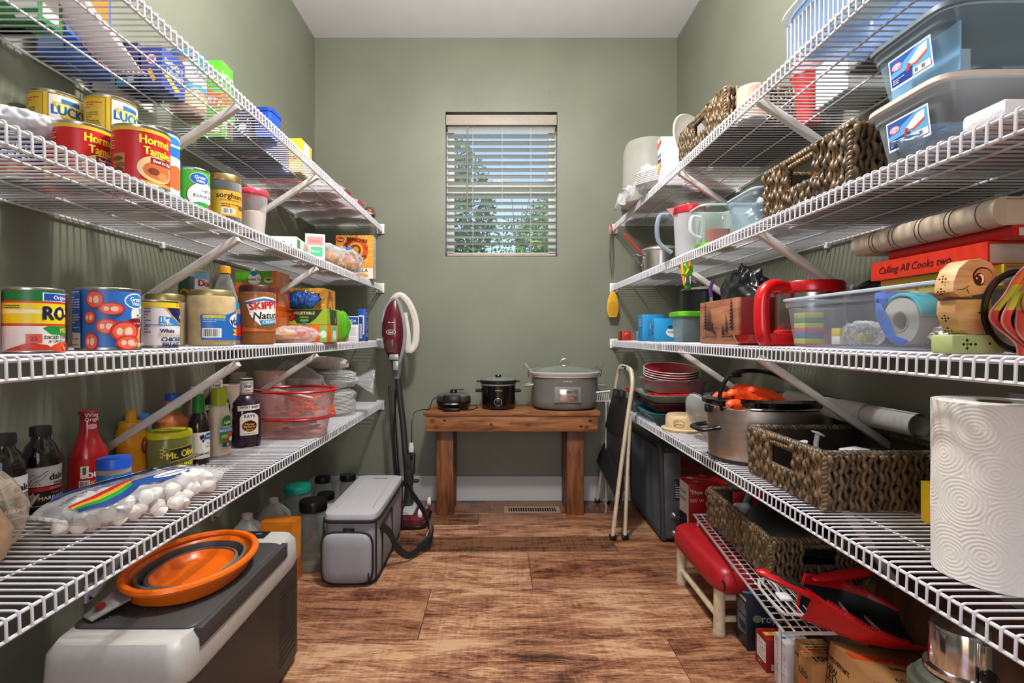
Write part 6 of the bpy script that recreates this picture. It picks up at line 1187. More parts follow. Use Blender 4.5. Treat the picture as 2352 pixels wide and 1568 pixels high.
# clear office bin and contents
bb = bin_('long clear open bin of craft supplies at front of third right shelf', (.835, 1.090, Z3), .225, .50, .118, LB, ('#dfe9f4', .05), lid=False, n=12, fl=.90)
def sticky(x, y, cols, l, w=.03, h=.05):
    t = T('sticky_note_box', l, 'box', (x, y, Z3 + .008)); n = len(cols)
    for i, c in enumerate(cols): P('colour_band', M().box((-w/2, -w/2, h * i / n), (w/2, w/2, h * (i + 1) / n)), pm(c, .5), t, .0005)
sticky(.760, 1.275, ['#d9c93a', '#2f7f9c', '#c86a8a', '#d9c93a', '#3c8f6a', '#c8c83c'], 'striped multicoloured note pad box inside the clear bin, far end', .045, .075)
sticky(.765, 1.16, ['#e8e4dc', '#e8c832'], 'small yellow and white pad box in the clear bin', .028, .036)
sticky(.785, 1.185, ['#e8e4dc', '#4fa8c8', '#d86a9c'], 'small blue and pink pad box in the clear bin', .028, .036)
bag('clear zip bag of beads and buttons inside the craft bin', (.775, 1.105, Z3 + .007), (.09, .06, .05), FILM, 1.4, seed=95, crinkle=.2, inner=lambda t: P('beads', M().lathe([(.01, .004), (.02, .01), (.018, .024), (0, .026)], 14), pm('#b8a03c', .4, 0, .4, 120), t))
t = T('tape_dispenser', 'blue and teal packing tape dispenser inside the clear bin', 'tape dispenser', (.772, .975, Z3 + .008)); BLt = pm('#1d62c8', .35); TEAL = pm('#1aa8b8', .35)
def ring(cx, cz, r0, r1, y0, y1):
    b = M(); n = 40; vs = []
    for (r, y) in ((r0, y0), (r1, y0), (r1, y1), (r0, y1)): vs += [(y, cx + r * cos(2*pi*i/n), cz + r * sin(2*pi*i/n)) for i in range(n)]
    b.add(vs, [(j*n+i, j*n+(i+1) % n, ((j+1) % 4)*n+(i+1) % n, ((j+1) % 4)*n+i) for j in range(4) for i in range(n)]); return b
P('tape_roll', ring(0, .046, .020, .044, -.020, .020), clear('#d8d2c4', .6, .15, .8, .3), t)
P('core', ring(0, .046, .017, .020, -.021, .021), pm('#a9947c', .7), t)
for s in (-1, 1): P('side_shell', M().prism([(.030, .060), (.040, .075), (.052, .098), (.056, .084), (.060, .060), (.040, .030), (.020, .008), (-.006, .000), (-.024, .010), (-.014, .014), (.008, .020), (.018, .040)], s * .0215 if s > 0 else -.025, .025 if s > 0 else -.0215, 0, Matrix(((0, 0, 1, 0), (1, 0, 0, 0), (0, 1, 0, 0), (0, 0, 0, 1)))), BLt, t, .002)
P('blade_hood', M().box((-.025, .030, .080), (.025, .062, .105)), BLt, t, .004)
pts = [(0, .046 * cos(a) * 1.08, .046 + .046 * sin(a) * 1.10) for a in [radians(40 + i * 13) for i in range(11)]]
th = P('teal_grip', ribbon(pts, .040, .006, (1, 0, 0)), TEAL, t, .002)
art([('t', 'Pack', 0, 8, 12, '#e8f4f4'), ('t', 'BEAM', 0, -6, 12, '#e8f4f4', {'b': .08})], .0007, lambda u, v, k: (-.0055 + v * .9, -.012 - u * .9, .1005 + k - abs(u) * .2), 'grip_print', th)
t = T('hand_tape', 'small silver foil scrap pile at near end of the clear bin', 'foil', (.775, .885, Z3 + .008)); P('foil', crumple(.03, .04, 97, .3), pm('#cfc0bc', .3, .4, .3, 40), t)
# cookbooks
def book(label, z, th, x0, y, L, W, col, title=None, tc='#231010', rz=0., spine_r=.0, pages='#d8cdb8', name='cookbook', tilt=0.):
    t = T(name, label, 'book', (x0, y, z), rz, rot=(0, tilt, rz))
    n = 10; pr_ = [( -spine_r * cos(pi * (i / n - .5)), th / 2 + th / 2 * sin(pi * (i / n - .5))) for i in range(n + 1)] if spine_r else [(0, 0), (0, th)]
    cv = M().prism([(x, z_) for x, z_ in pr_] + [(W, th), (W, th - .003), (.004, th - .003), (.004, .003), (W, .003), (W, 0)], -L / 2, L / 2, 0, Matrix(((1, 0, 0, 0), (0, 0, 1, 0), (0, 1, 0, 0), (0, 0, 0, 1))))
    P('cover', cv, pm(col, .4, 0, .05, 20), t)
    P('pages', M().box((.004, -L/2 + .004, .0032), (W - .004, L/2 - .004, th - .0032)), pm(pages, .85, 0, .1, 300, .2, (1, 1, 20)), t)
    if title: art([('t', title, -62, 0, 38, tc, {'sh': .28, 'sx': .95})], th / 100, flat((-.0004, 0, th / 2), (0, -1, 0), (0, 0, 1)), 'spine_title', t)
    return t
carton('plain cardboard box that lifts the cookbooks, behind the clear bin', (.955 + .02, .99, Z3), (.165, .22, .075), '#8c7a66', sd=-1)
b_ = book('tan hardback at the bottom of the cookbook stack', Z3 + .0755, .033, .885, .975, .255, .17, '#7d7464')
book('yellow cookbook under the red-orange one', Z3 + .109, .034, .815, .975, .27, .235, '#d6b42c', 'Calling All Cooks', spine_r=0)
book('red-orange cookbook with black title on its spine', Z3 + .1435, .038, .80, .985, .265, .24, '#d63018', 'Calling All Cooks two')
book('thin plain red book under the beige album', Z3 + .182, .020, .815, .95, .26, .23, '#b5120f', spine_r=.006)
ab = book('thick beige photo album with gold-lined spine, top of the book stack', Z3 + .2025, .045, .80, .99, .33, .25, '#b3a490', spine_r=.018, pages='#c9b89c', name='photo_album')
for y in (-.135, -.085, -.075, -.02, -.01, .045, .055, .10, .11):
    P('spine_line', M().tube([(-.0186 * cos(pi * (i / 8 - .5)) - .0002, y, .0225 + .0228 * sin(pi * (i / 8 - .5))) for i in range(9)], .0008, 4), pm('#4a3a24', .5), ab)
t = T('loose_paper', 'curled loose paper sticking out on top of the beige album', 'paper', (.86, .845, Z3 + .2485))
P('sheet', M().grid(lambda u, v: (u * .09, v * .06 - .02, .002 + .030 * (1 - v) ** 2 * (1 - u * .6)), 8, 8).add([], []), pm('#cfc6ba', .8), t, ang=80)
t = T('skillet', 'black-handled dark blue pan leaning by the wall behind the clear bin', 'pan', (.955, 1.315, Z3))
P('pan_side', M().lathe([(.075, 0), (.085, .012), (.083, .014), (.0, .010)], 40, X=TR(0, 0, .085, 0, radians(82), radians(25))), pm('#10131f', .3), t)
P('handle', M().tube(smooth([(-.03, -.04, .12), (-.02, -.08, .165), (.0, -.13, .175), (.02, -.17, .16), (.03, -.20, .10)]), .012, 8, flat=.7), pm('#0e111a', .35), t)
t = T('star_scoop', 'small pale pink plastic scoop behind the dark blue pan', 'scoop', (1.02, 1.50, Z3)); P('scoop', M().prism([(-.03, 0), (.03, 0), (.028, .10), (.036, .16), (.012, .15), (0, .175), (-.012, .15), (-.036, .16), (-.028, .10)], -.008, .008, 0, TR(0, 0, 0, pi / 2)), pm('#c9a8a0', .5), t, .003)
# wooden bird toy
t = T('wooden_toy', 'carved wooden bird-head toy with big painted eye and dot pattern', 'toy', (.728, .815, Z3 + .030), radians(6)); t.scale = (1, 1, .82); TW = wood(['#a97c4c', '#c69a66', '#d9b383'], 7, (1, 1, 6), .5, 'toywood')
hd = [(-.036, .078), (-.034, .10), (-.026, .122), (-.010, .138), (.012, .142), (.030, .134), (.040, .116), (.040, .098), (.030, .086), (.022, .076), (-.022, .068)]
P('head', M().prism(hd, -.016, .016, 0, TR(0, 0, 0, pi / 2)), TW, t, .002)
P('beak', M().prism([(-.040, .078), (-.036, .070), (.0, .068), (.0, .074)], -.014, .014, 0, TR(0, 0, 0, pi / 2)), pm('#a3703c', .5, 0, .1, 30), t, .001)
P('body', M().prism([(-.030, .064), (.030, .066), (.034, .03), (.036, 0), (-.010, 0), (-.022, .012), (-.032, .04)], -.016, .016, 0, TR(0, 0, 0, pi / 2)), TW, t, .002)
art([('e', 14, 108, 17, 17, '#15110e'), ('e', 15, 107, 15.5, 15.5, '#b88a58'), ('e', 8, 102, 9, 12, '#1a1512'), ('e', 10, 103, 6, 9, '#e8e2d8'), ('e', 6, 101, 6, 8.5, '#15110e'), ('e', 3, 104, 1.6, 2, '#f0d860'), ('s', [(-30, 82), (-18, 84), (-10, 90)], 1.3, '#15110e'), ('s', [(-14, 84), (-10, 76)], 1.1, '#15110e'), ('e', 18, 44, 5, 3, '#54653c'), ('e', 8, 40, 3, 1.6, '#2f3a24'), ('e', 24, 38, 4, 3, '#6a7a54')], .001, lambda u, v, k: (u, -.0165 - k, v), 'painted_face', t)
art([('e', dx + ox, 104 - 24 * j - (26 if j > 1 else 0) * 1 + dy, 1.7, 1.7, '#1f3a2c' if (dx == 0 and dy == 0) else '#1c1410') for j in range(4) for dx, dy, ox in ((0, 0, 0), (5, 0, 0), (-5, 0, 0), (0, 5, 0), (0, -5, 0))], .001, lambda u, v, k: ((-.0365 if .09 < v else (-.0385 if v > .07 else -.0335)) - k + (.25 * max(0, v - .104)) + (.0 if v > .06 else .25 * max(0, .04 - v)), -u, v), 'side_dots', t)
t = T('domino_block', 'pale green painted wooden block with dark dots under the bird toy', 'block', (.728, .812, Z3), radians(6)); P('block', M().box((-.042, -.018, 0), (.048, .018, .029)), pm('#a9b878', .5, 0, .08, 30), t, .003)
art([('e', x, 0 + y, 2, 2, '#1c1a12') for x, y in ((-24, 0), (-12, 0), (-18, 6), (-18, -6), (-4, 0), (20, 1))] + [('e', -18, 0, 2, 2, '#3a7a44')], .001, flat((0, -.0185, .0145), (1, 0, 0), (0, 0, 1)), 'dots', t)
# oven mitts
t = T('oven_mitts', 'bundle of red, orange and yellow-green dyed oven mitts at right edge', 'oven mitts', (.765, .752, Z3), radians(-48))
def mit(i):
    def f(u, v):
        z = v * .178; x = -.004 + i * .0085 - .034 * math.exp(-((v - .36) / .26) ** 2) * (1 - .06 * i) + .022 * v * v
        return (x + .004 * sin(v * 17 + i), (u - .5) * .06 + .004 * sin(v * 9 + i * 2), z)
    return f
MCOL = [pm('#c23a2c', .8, 0, .3, 30, .3), pm('#b8b02c', .8, 0, .25, 30, .3), pm('#dd6428', .8, 0, .3, 30, .3), pm('#d8a89c', .8, 0, .2, 30, .3)]
for i in range(8):
    f = mit(i); b = M()
    for (v0, v1, m) in ((0, .36, 0), (.36, .56, 1), (.56, 1, 2)):
        b.grid(lambda u, v: f(u, v0 + v * (v1 - v0)), 6, 20, m); b.grid(lambda u, v: tuple(Vector(f(u, v0 + v * (v1 - v0))) + Vector((.0082, 0, 0))), 6, 14, m)
        for e in (0, 1): b.grid(lambda u, v: tuple(Vector(f(e, v0 + v * (v1 - v0))) + Vector((.0082 * u, 0, 0))), 2, 14, m)
    P('mitt_fold', b, MCOL, t, ang=60)
    P('piping', M().tube([tuple(Vector(f(0, k / 40)) + Vector((-.0005, -.001, 0))) for k in range(41)], .0015, 6), pm('#b06a5c', .8, 0, .3, 60, .3), t)
    if i < 0: P('lining', M().grid(lambda u, v: tuple(Vector(f(u, v)) + Vector((.0088, .006 - .012 * u, 0))), 4, 16), pm('#8c2a20', .9, 0, .3, 30), t)
P('loose_mitt', crumple(.045, .12, 99, .15, 1.2, .5), pm('#d8641c', .8, 0, .35, 14, .3), t, ang=80).location = (.085, .0, .0)
t = T('black_ring', 'round black hoop standing behind the oven mitts', 'hoop', (.800, .80, Z3)); P('hoop', M().tube([(.055 * cos(a), 0, .065 + .060 * sin(a)) for a in [i * pi / 20 for i in range(40)]], .005, 8, closed=True), BLACKP, t)
# ================= RIGHT, bottom shelf =================
t = T('slow_cooker', 'big stainless oval slow cooker with open black crock, bottom right shelf', 'slow cooker', (.862, 1.665, Z4))
A, Bq = .186, .135
P('steel_body', M().loft([(A*.94, Bq*.94, .0), (A*.97, Bq*.97, .012), (A*.985, Bq*.985, .05), (A, Bq, .168)], 72, 2.2), pm('#d2cdc5', .34, 1., .08, 9, 0, (1, 1, 20)), t)
P('base_ring', M().loft([(A*.95, Bq*.95, 0), (A*.985, Bq*.985, .010)], 64, 2.2), BLACKP, t)
P('steel_lip', M().loft([(A*1.0, Bq*1.0, .165), (A*1.02, Bq*1.02, .170), (A*1.01, Bq*1.01, .175)], 64, 2.2, capb=False, capt=False), CHROME, t)
P('crock_rim', M().loft([(A*1.0, Bq*1.0, .172), (A*1.07, Bq*1.08, .178), (A*1.08, Bq*1.10, .192), (A*1.02, Bq*1.03, .200), (A*.92, Bq*.90, .194), (A*.87, Bq*.85, .14), (A*.80, Bq*.78, .03)], 64, 2.2, capb=False), pm('#0c0c0d', .12, 0, .1, 20, 0, None, 0, .7), t)
for s in (-1, 1): P('handle', M().tube(smooth([(s*A*.93, -.045, .105), (s*(A+.035), -.04, .098), (s*(A+.042), 0, .098), (s*(A+.035), .04, .098), (s*A*.93, .045, .105)]), .0105, 10, flat=.7), BLACKP, t)
P('clip', M().box((-A-.012, -.012, .148), (-A+.008, .012, .172)), BLACKP, t, .002)
t = T('power_cord', 'thick black cord arching over the stainless slow cooker', 'cord', (.862, 1.665, Z4 + .19))
P('cord', M().tube(smooth([(-.17, -.06, -.03), (-.178, -.06, .02), (-.15, -.06, .075), (-.10, -.06, .092), (-.02, -.055, .085), (.06, -.05, .05), (.115, -.05, .005), (.118, -.05, -.04)], 6), .0065, 10), BLACKP, t)
P('cord_clip', M().box((-.150, -.07, .072), (-.115, -.045, .086)), BLACKP, t, .003)
t = T('rubber_gloves', 'pair of bright orange ribbed silicone gloves in the slow cooker crock', 'gloves', (.79, 1.62, Z4 + .155)); OG = pm('#f0501a', .45, 0, .1, 120, .4)
for i, (x0, y0, x1, y1, z1) in enumerate(((-.02, .00, -.095, .015, .045), (.00, -.02, -.072, -.03, .058), (.03, -.01, -.040, .0, .072), (.06, -.02, -.005, -.02, .066), (-.01, -.045, -.085, -.055, .030))):
    P('finger', M().tube(smooth([(x0 + .05, y0, .0), ((x0 + x1) / 2 + .02, (y0 + y1) / 2, z1 * .75), (x1, y1, z1), (x1 - .006, y1, z1 - .004)]), [.020] * 5 + [.0165] * 3 + [.015] * 3 + [.0145, .006], 12), OG, t)
P('glove_palm', crumple(.062, .06, 101, .18, 1.2, .75), OG, t, ang=80)
t = T('saucepan_cover', 'clear glass pot lid leaning against left side of the stainless slow cooker', 'lid', (.765, 1.93, Z4 + .005))
X = TR(0, 0, .082, radians(8), radians(62), radians(20))
P('glass', M().lathe([(.098, -.01), (.096, .004), (.075, .022), (.04, .032), (0, .035)], 44, X=X @ Matrix.Rotation(pi, 4, 'X')), clear('#dfe4e2', .22, .04, 1., .5), t)
P('lid_knob', M().lathe([(.006, .03), (.016, .044), (.014, .05), (0, .051)], 20, X=X), BLACKP, t)
P('steel_edge', M().tube([X @ Vector((.099 * cos(a), .099 * sin(a), .008)) for a in [i * pi / 24 for i in range(48)]], .0025, 6, closed=True), CHROME, t)
t = T('wooden_dish', 'upturned cream dish with brown brand mark beside the slow cooker', 'dish', (.775, 2.17, Z4))
P('dish', M().lathe([(.088, 0), (.090, .008), (.074, .012), (.072, .055), (.066, .064), (0, .066)], 40), wood(['#b89a6c', '#d0b688', '#dcc69c'], 6, (1, 1, 6), .5, 'dishwood'), t)
art([('l', 0, 0, 40, 24, 4, '#8a4a24'), ('o', 0, 0, 26, 18, 2, '#b0622e')], .0009, wrap(.0745, .034, radians(-125)), 'brand', t, step=4.)
art([('o', 0, 0, 28, 18, 2, '#4a2c14'), ('t', 'stone', 0, 0, 14, '#4a2c14')], .001, flat((0, 0, .0664), (1, 0, 0), (0, 1, 0)), 'top_mark', t)
# far dishes
def dish(label, loc, w, d, h, m, name='baking_dish', n=5, fl=.82, cat='dish', rz=0., th=.94):
    t = T(name, label, cat, loc, rz)
    P('dish', M().loft([(w/2*fl, d/2*fl, 0), (w/2*fl*1.04, d/2*fl*1.04, .004), (w/2*.96, d/2*.96, h*.9), (w/2*1.05, d/2*1.06, h*.95), (w/2*1.05, d/2*1.06, h), (w/2*.93, d/2*.93, h), (w/2*fl*.93, d/2*fl*.93, .006)], 56, n), m, t, ang=50); return t
dish('clear teal-tinted rectangular glass dish at the bottom of the far dish stack', (.830, 2.46, Z4), .30, .34, .045, clear('#4f9aa0', .35, .04, 1., .5))
dish('dark red rectangular baking dish in the far dish stack', (.835, 2.47, Z4 + .046), .28, .32, .042, clear('#6e1420', .75, .06, 1., .25))
t = dish('green-edged glass dish with red folded cloth inside, far dish stack', (.835, 2.47, Z4 + .089), .32, .36, .035, clear('#a9c4b4', .35, .04, 1., .5))
P('red_cloth', crumple(.10, .026, 111, .25, 1.1, 1.3), pm('#d8201c', .7), t, ang=80).location = (0, 0, .010)
dish('clear glass loaf dish with crimson bowls in it, top of the far dish stack', (.845, 2.52, Z4 + .125), .27, .30, .06, clear('#c9a8a8', .25, .04, 1., .5))
for i in range(4):
    t = T('red_bowl', ['lowest crimson bowl with white edge on the far dish stack', 'second crimson bowl from the bottom, far dish stack', 'third crimson bowl from the bottom, far dish stack', 'topmost crimson bowl of the far dish stack'][i], 'bowl', (.835, 2.52, Z4 + .152 + i * .011), rot=(radians(9), 0, 0))
    P('bowl', M().lathe([(.07, 0), (.10, .018), (.128, .05), (.124, .05), (.094, .022), (0, .006)], 44), pm('#b01826', .25, 0, .05, 20, 0, None, 0, .4), t)
    P('white_edge', M().tube([(.126 * cos(a), .126 * sin(a), .0505) for a in [k * pi / 24 for k in range(48)]], .0022, 5, closed=True), WHITEC, t)
t = T('red_tray', 'small bright red plastic tray seen through the step ladder hoop', 'tray', (.745, 2.70, Z4 + .10)); P('tray', M().loft([(.07, .05, 0), (.085, .06, .012), (.083, .058, .014), (.06, .045, .004)], 40, 5), pm('#e02018', .35), t)
P('support_box', M().box((-.05, -.04, -.0995), (.05, .04, .0)), clear('#7c7c80', .4, .1), t)
t = T('brush', 'dark bristle brush lying under the teal dish at the shelf front', 'brush', (.735, 2.26, Z4)); q = random.Random(6); b = M()
for i in range(220):
    x, y = q.uniform(-.04, .04), q.uniform(-.03, .03); b.tube([(x, y, .002), (x * 1.25 + q.uniform(-.006, .006), y * 1.2, .03 + q.uniform(0, .008))], .0008, 3)
P('bristles', b, pm('#3a4048', .5), t, stuff=True); P('brush_back', M().box((-.04, -.03, 0), (.04, .03, .006)), pm('#2a5a64', .4), t, .003)
# rolled paper
t = T('paper_roll', 'long roll of white paper lying behind the large basket', 'paper roll', (.985, 1.48, Z4 + .178), rot=(0, 0, radians(2)))
b = M()
def spiral(r0, turns, y0, y1, wob=0.):
    n = int(24 * turns); 
    return M().grid(lambda u, v: ((r0 + .0016 * turns * u) * cos(2 * pi * turns * u), y0 + (y1 - y0) * v, (r0 + .0016 * turns * u) * sin(2 * pi * turns * u) + wob * sin(v * 9)), n, 4)
P('rolled_sheet', spiral(.022, 4.3, -.25, .27), pm('#cfccc8', .7, 0, .04, 20), t, ang=80)
P('ribbed_section', M().loft([(.0300 + .0010 * (i % 2), .0300 + .0010 * (i % 2), i * .007) for i in range(16)], 32, X=TR(0, -.09, 0, -pi / 2), capb=False, capt=False), pm('#d6d4d0', .6), t)
t = T('paper_roll', 'thinner roll in cloudy plastic wrap, farther along the wall behind the slow cooker', 'paper roll', (1.005, 1.93, Z4 + .155))
P('rolled_sheet', M().lathe([(.022, -.18), (.026, -.175), (.026, .16), (.018, .17), (.016, .15)], 28, X=TR(0, 0, 0, -pi / 2)), pm('#b9b7a8', .5, 0, .06, 30), t)
P('wrapper', M().lathe([(.028, -.17), (.029, -.05), (.027, .05), (.029, .165)], 28, X=TR(0, 0, 0, -pi / 2), capb=False, capt=False), FILM, t)
P('cradle', M().box((-.02, -.10, -.1545), (.02, .10, -.028)), pm('#3d3a36', .7), t, .002)
# things in the large basket
t = T('hooks', 'white plastic hook standing in the large basket near its handle hole', 'hook', (.775, 1.33, Z4 + .008)); WP = pm('#e6e6e8', .35)
P('hook_stem', M().tube(smooth([(0, 0, .0), (.0, 0, .06), (-.012, 0, .09), (-.006, 0, .108)]), .007, 10, flat=.6), WP, t); P('hook_head', M().lathe([(0, .0), (.016, .002), (.017, .006), (0, .010)], 20, X=TR(.0, 0, .104, 0, radians(-25))), WP, t)
t = T('hooks', 'second white plastic hook, farther inside the large basket', 'hook', (.842, 1.38, Z4 + .008))
P('hook_stem', M().tube([(0, 0, 0), (0, 0, .10), (.004, 0, .122)], .006, 10), WP, t); P('hook_head', M().lathe([(0, .0), (.016, .002), (.017, .006), (0, .010)], 20, X=TR(.004, 0, .120, 0, radians(25))), WP, t)
t = T('adapter', 'white and black plug adapter sticking up in the large basket', 'adapter', (.845, 1.235, Z4 + .009)); P('case', M().box((-.03, -.02, 0), (.03, .02, .115), 0, TR(0, 0, 0, 0, .0, .4)), pm('#d9d9da', .35), t, .004); P('dark_face', M().box((-.024, -.0215, .03), (.024, -.0195, .105), 0, TR(0, 0, 0, 0, .0, .4)), BLACKP, t, .002)
t = T('dark_appliance', 'glossy black gadget lying in the large basket', 'gadget', (.93, 1.27, Z4 + .009)); P('case', M().loft([(.06, .05, 0), (.075, .065, .03), (.06, .05, .085), (.03, .02, .105)], 32, 3), pm('#0d1211', .15), t); P('red_stripe', M().box((-.02, -.068, .05), (.03, -.058, .056)), pm('#c8202c', .4), t, .001)
# paper towels
t = T('paper_towel_roll', 'large white quilted paper towel roll standing at the right edge, nearest of all', 'paper towels', (.808, .850, Z4))
def towel():
    cs = [(0.0, .05), (.42, .105), (-.35, .13), (.18, .18), (.62, .21), (-.12, .245), (-.55, .04), (.75, .07), (-.7, .2), (1.2, .15), (-1.2, .15), (2.2, .1), (-2.2, .2), (3.1, .15)]
    def f(u, v):
        a = 2 * pi * u + radians(218); z = .002 + v * .282; aa = 2 * pi * u; d = 9
        for c, zz in cs:
            da = (aa - c + pi) % (2 * pi) - pi; d = min(d, sqrt((da * .08 * .95) ** 2 + (z - zz) ** 2))
        r = .0795 + .00030 * sin(d * 2 * pi / .0058) * (1 if d < .05 else .4) + .0008 * noise.noise(Vector((cos(a) * 3, sin(a) * 3, z * 14)))
        return (r * cos(a), r * sin(a), z)
    return M().grid(f, 420, 230, 0, True)
TW_ = pm('#e3e0da', .9, 0, .02, 250, .25)
P('quilted_sheet', towel(), TW_, t, ang=180)
P('roll_top', M().lathe([(.0795, .002), (.0795, .004), (.022, .004), (.022, .283), (.050, .2845), (.051, .282), (.070, .284), (.071, .2815), (.0793, .284)], 64, capb=False, capt=False), TW_, t)
P('cardboard_core', M().lathe([(.0218, .004), (.0218, .284), (.0200, .284), (.0200, .01)], 40, capb=False, capt=False), pm('#6b5a48', .8), t)
carton('yellow box with red print half hidden behind the paper towels', (.918, 1.055, Z4), (.045, .10, .085), '#e0b41c', [('p', [(-10, 20), (24, 26), (24, -36), (-2, -30)], '#c8202a'), ('t', 'S', 6, 0, 22, '#f4ece0', {'b': .08})], [('r', 0, 0, 60, 60, '#d9a81c')], sd=-1)
t = T('storage_tub', 'grey-pink plastic tub by the wall behind the paper towels', 'container', (1.005, .925, Z4)); P('tub_body', M().loft([(.038, .05, 0), (.05, .06, .265), (.054, .064, .268), (.054, .064, .285), (.045, .055, .285)], 40, 5), clear('#a39a9c', .7, .3, .6, .2), t)

# ================= RIGHT, floor =================
# step ladder
t = T('step_ladder', 'folded cream metal step ladder with black treads beside the right shelves', 'step ladder', (0, 0, 0)); CRM = pm('#cfc3a6', .4, 0, .1, 25); BT2 = pm('#1c1d1e', .55, 0, .15, 90, .3)
def rail(pts, r=.0125, k=4): return M().tube(smooth(pts, k), r, 8, flat=.75)
P('front_frame', rail([(.552, 2.50, .014), (.585, 2.495, .30), (.622, 2.485, .60), (.640, 2.48, .73), (.645, 2.51, .795), (.646, 2.56, .812), (.646, 2.70, .815), (.645, 2.76, .80), (.640, 2.80, .73), (.622, 2.88, .50), (.600, 2.98, .22), (.585, 3.055, .014)], .0135, 5), CRM, t)
P('rear_leg', rail([(.612, 2.505, .014), (.622, 2.50, .30), (.634, 2.492, .60)], .012), CRM, t)
P('rear_leg', rail([(.640, 3.03, .014), (.640, 2.95, .30), (.636, 2.86, .58)], .010), CRM, t)
P('cross_bar', M().tube([(.618, 2.50, .22), (.640, 2.975, .22)], .008, 8), CRM, t)
P('foot', M().box((.537, 2.484, 0), (.569, 2.516, .022)), BLACKP, t, .003); P('foot', M().box((.597, 2.490, 0), (.628, 2.520, .022)), BLACKP, t, .003); P('foot', M().box((.571, 3.040, 0), (.600, 3.070, .022)), BLACKP, t, .003); P('foot', M().box((.628, 3.018, 0), (.654, 3.045, .020)), BLACKP, t, .003)
def tread(pts4, nm, n=14):
    a, b_, c, d = [Vector(p) for p in pts4]; q = M(); nrm = (b_ - a).cross(d - a).normalized() * .004
    def f(u, v, s): return (a.lerp(b_, u)).lerp(d.lerp(c, u), v) + nrm * s
    q.grid(lambda u, v: f(u, v, 1 + (.5 if int(u * n * 2) % 2 else 0)), n * 2, 2).grid(lambda u, v: f(u, v, -1), n * 2, 2)
    for e in (0, 1): q.grid(lambda u, v: f(e, u, 1 - 2 * v), 2, 1); q.grid(lambda u, v: f(u, e, 1 - 2 * v), 8, 1)
    return P(nm, q, BT2, t, ang=30)
up_ = tread([(.612, 2.50, .475), (.636, 2.50, .665), (.630, 2.81, .690), (.600, 2.89, .470)], 'upper_tread')
P('platform_back', M().prism([(2.51, .25), (2.51, .48), (2.88, .48), (2.95, .30)], .606, .610, 0, Matrix(((0, 0, 1, 0), (1, 0, 0, 0), (0, 1, 0, 0), (0, 0, 0, 1)))), pm('#2a2b2c', .5), t, .001)
tread([(.590, 2.51, .160), (.608, 2.51, .26), (.605, 2.94, .375), (.575, 3.00, .255)], 'lower_tread')
P('black_grip', rail([(.646, 2.585, .8135), (.646, 2.66, .8155)], .0155), BLACKP, t)
art([('t', 'werner', 0, 0, 14, '#e8e8e8', {'b': .05})], .001, lambda u, v, k: (.646 - .0165 - k, 2.622 - u, .815 + v), 'grip_print', t)
P('rivet', M().lathe([(.007, 0), (.006, .003), (0, .004)], 14, X=TR(.625, 2.487, .60, 0, -pi / 2)), pm('#3a3a3a', .4, .6), t)
P('bracket', M().box((.612, 2.60, .665), (.640, 2.74, .70)), pm('#1a1a1a', .4), t, .004)
t = T('wire_hanger', 'white wire basket edge resting between bench and step ladder', 'wire', (.60, 2.90, .66))
P('wire', M().tube([(-.085, -.02, .0), (.02, -.03, .012)], .004, 8), WHITEC, t)
for i in range(7): P('wire', M().tube([(-.05 + i * .010, -.02, .002), (-.045 + i * .010, -.02, -.045)], .0018, 5), WHITEC, t)
P('wire', M().tube([(-.055, -.02, -.045), (.02, -.02, -.045)], .002, 5), WHITEC, t)
P('post', M().tube([(.0, -.02, -.045), (.0, -.02, -.659)], .002, 5), WHITEC, t)
# folded mesh crate
t = T('folding_crate', 'folded dark grey mesh-sided plastic crate standing under the right shelf', 'crate', (.795, 2.77, 0), rot=(0, radians(-1.5), radians(-1))); GY = pm('#34383a', .45, 0, .1, 30)
def bx(a, b_): return M().box(a, b_)
P('frame_tube', M().tube([(0, -.295, .022), (0, -.295, .43), (0, -.27, .455), (0, .27, .455), (0, .295, .43), (0, .295, .022)], .017, 12, closed=True), GY, t)
P('end_panel', bx((.004, -.312, .02), (.085, -.285, .425)), pm('#4a4f51', .45, 0, .08, 30), t, .006)
P('top_panel', bx((.004, -.29, .415), (.075, .30, .44)), GY, t, .004)
P('bottom_panel', bx((.004, -.29, .004), (.075, .30, .03)), GY, t, .004)
P('back_panel', bx((.060, -.285, .03), (.068, .295, .415)), pm('#101213', .6), t)
mw = M().box((-.0012, -.0012, .035), (.0012, .0012, .43)).mesh('mesh_bar', pm('#565c60', .4)); mh = M().box((-.0012, -.285, -.0012), (.0012, .29, .0012)).mesh('mesh_bar', pm('#565c60', .4))
for i in range(46): O('mesh_bar', mw, t, (-.003, -.275 + i * .0125, 0))
for i in range(30): O('mesh_bar', mh, t, (-.001, 0, .04 + i * .0132))
mw2 = M().box((-.003, -.0028, .04), (.003, .0028, .42)).mesh('rib', GY)
for i in range(8): O('rib', mw2, t, (.0, -.16 + i * .012, 0))
for z in (.045, .13): P('hinge_bolt', M().lathe([(.016, 0), (.016, .006), (.010, .014), (.004, .020), (0, .020)], 18, X=TR(.045, -.312, z, pi / 2)).tube([(.045, -.33, z), (.075, -.335, z - .006)], .003, 6), pm('#8a8d8f', .3, .8), t)
P('spec_label', bx((.052, -.3135, .20), (.080, -.3122, .30)), pm('#1a1c1e', .5), t)
art([('l', 0, 0, 24, 80, 7, '#c9ced2')], .001, flat((.066, -.3136, .25), (1, 0, 0), (0, 0, 1)), 'label_print', t)
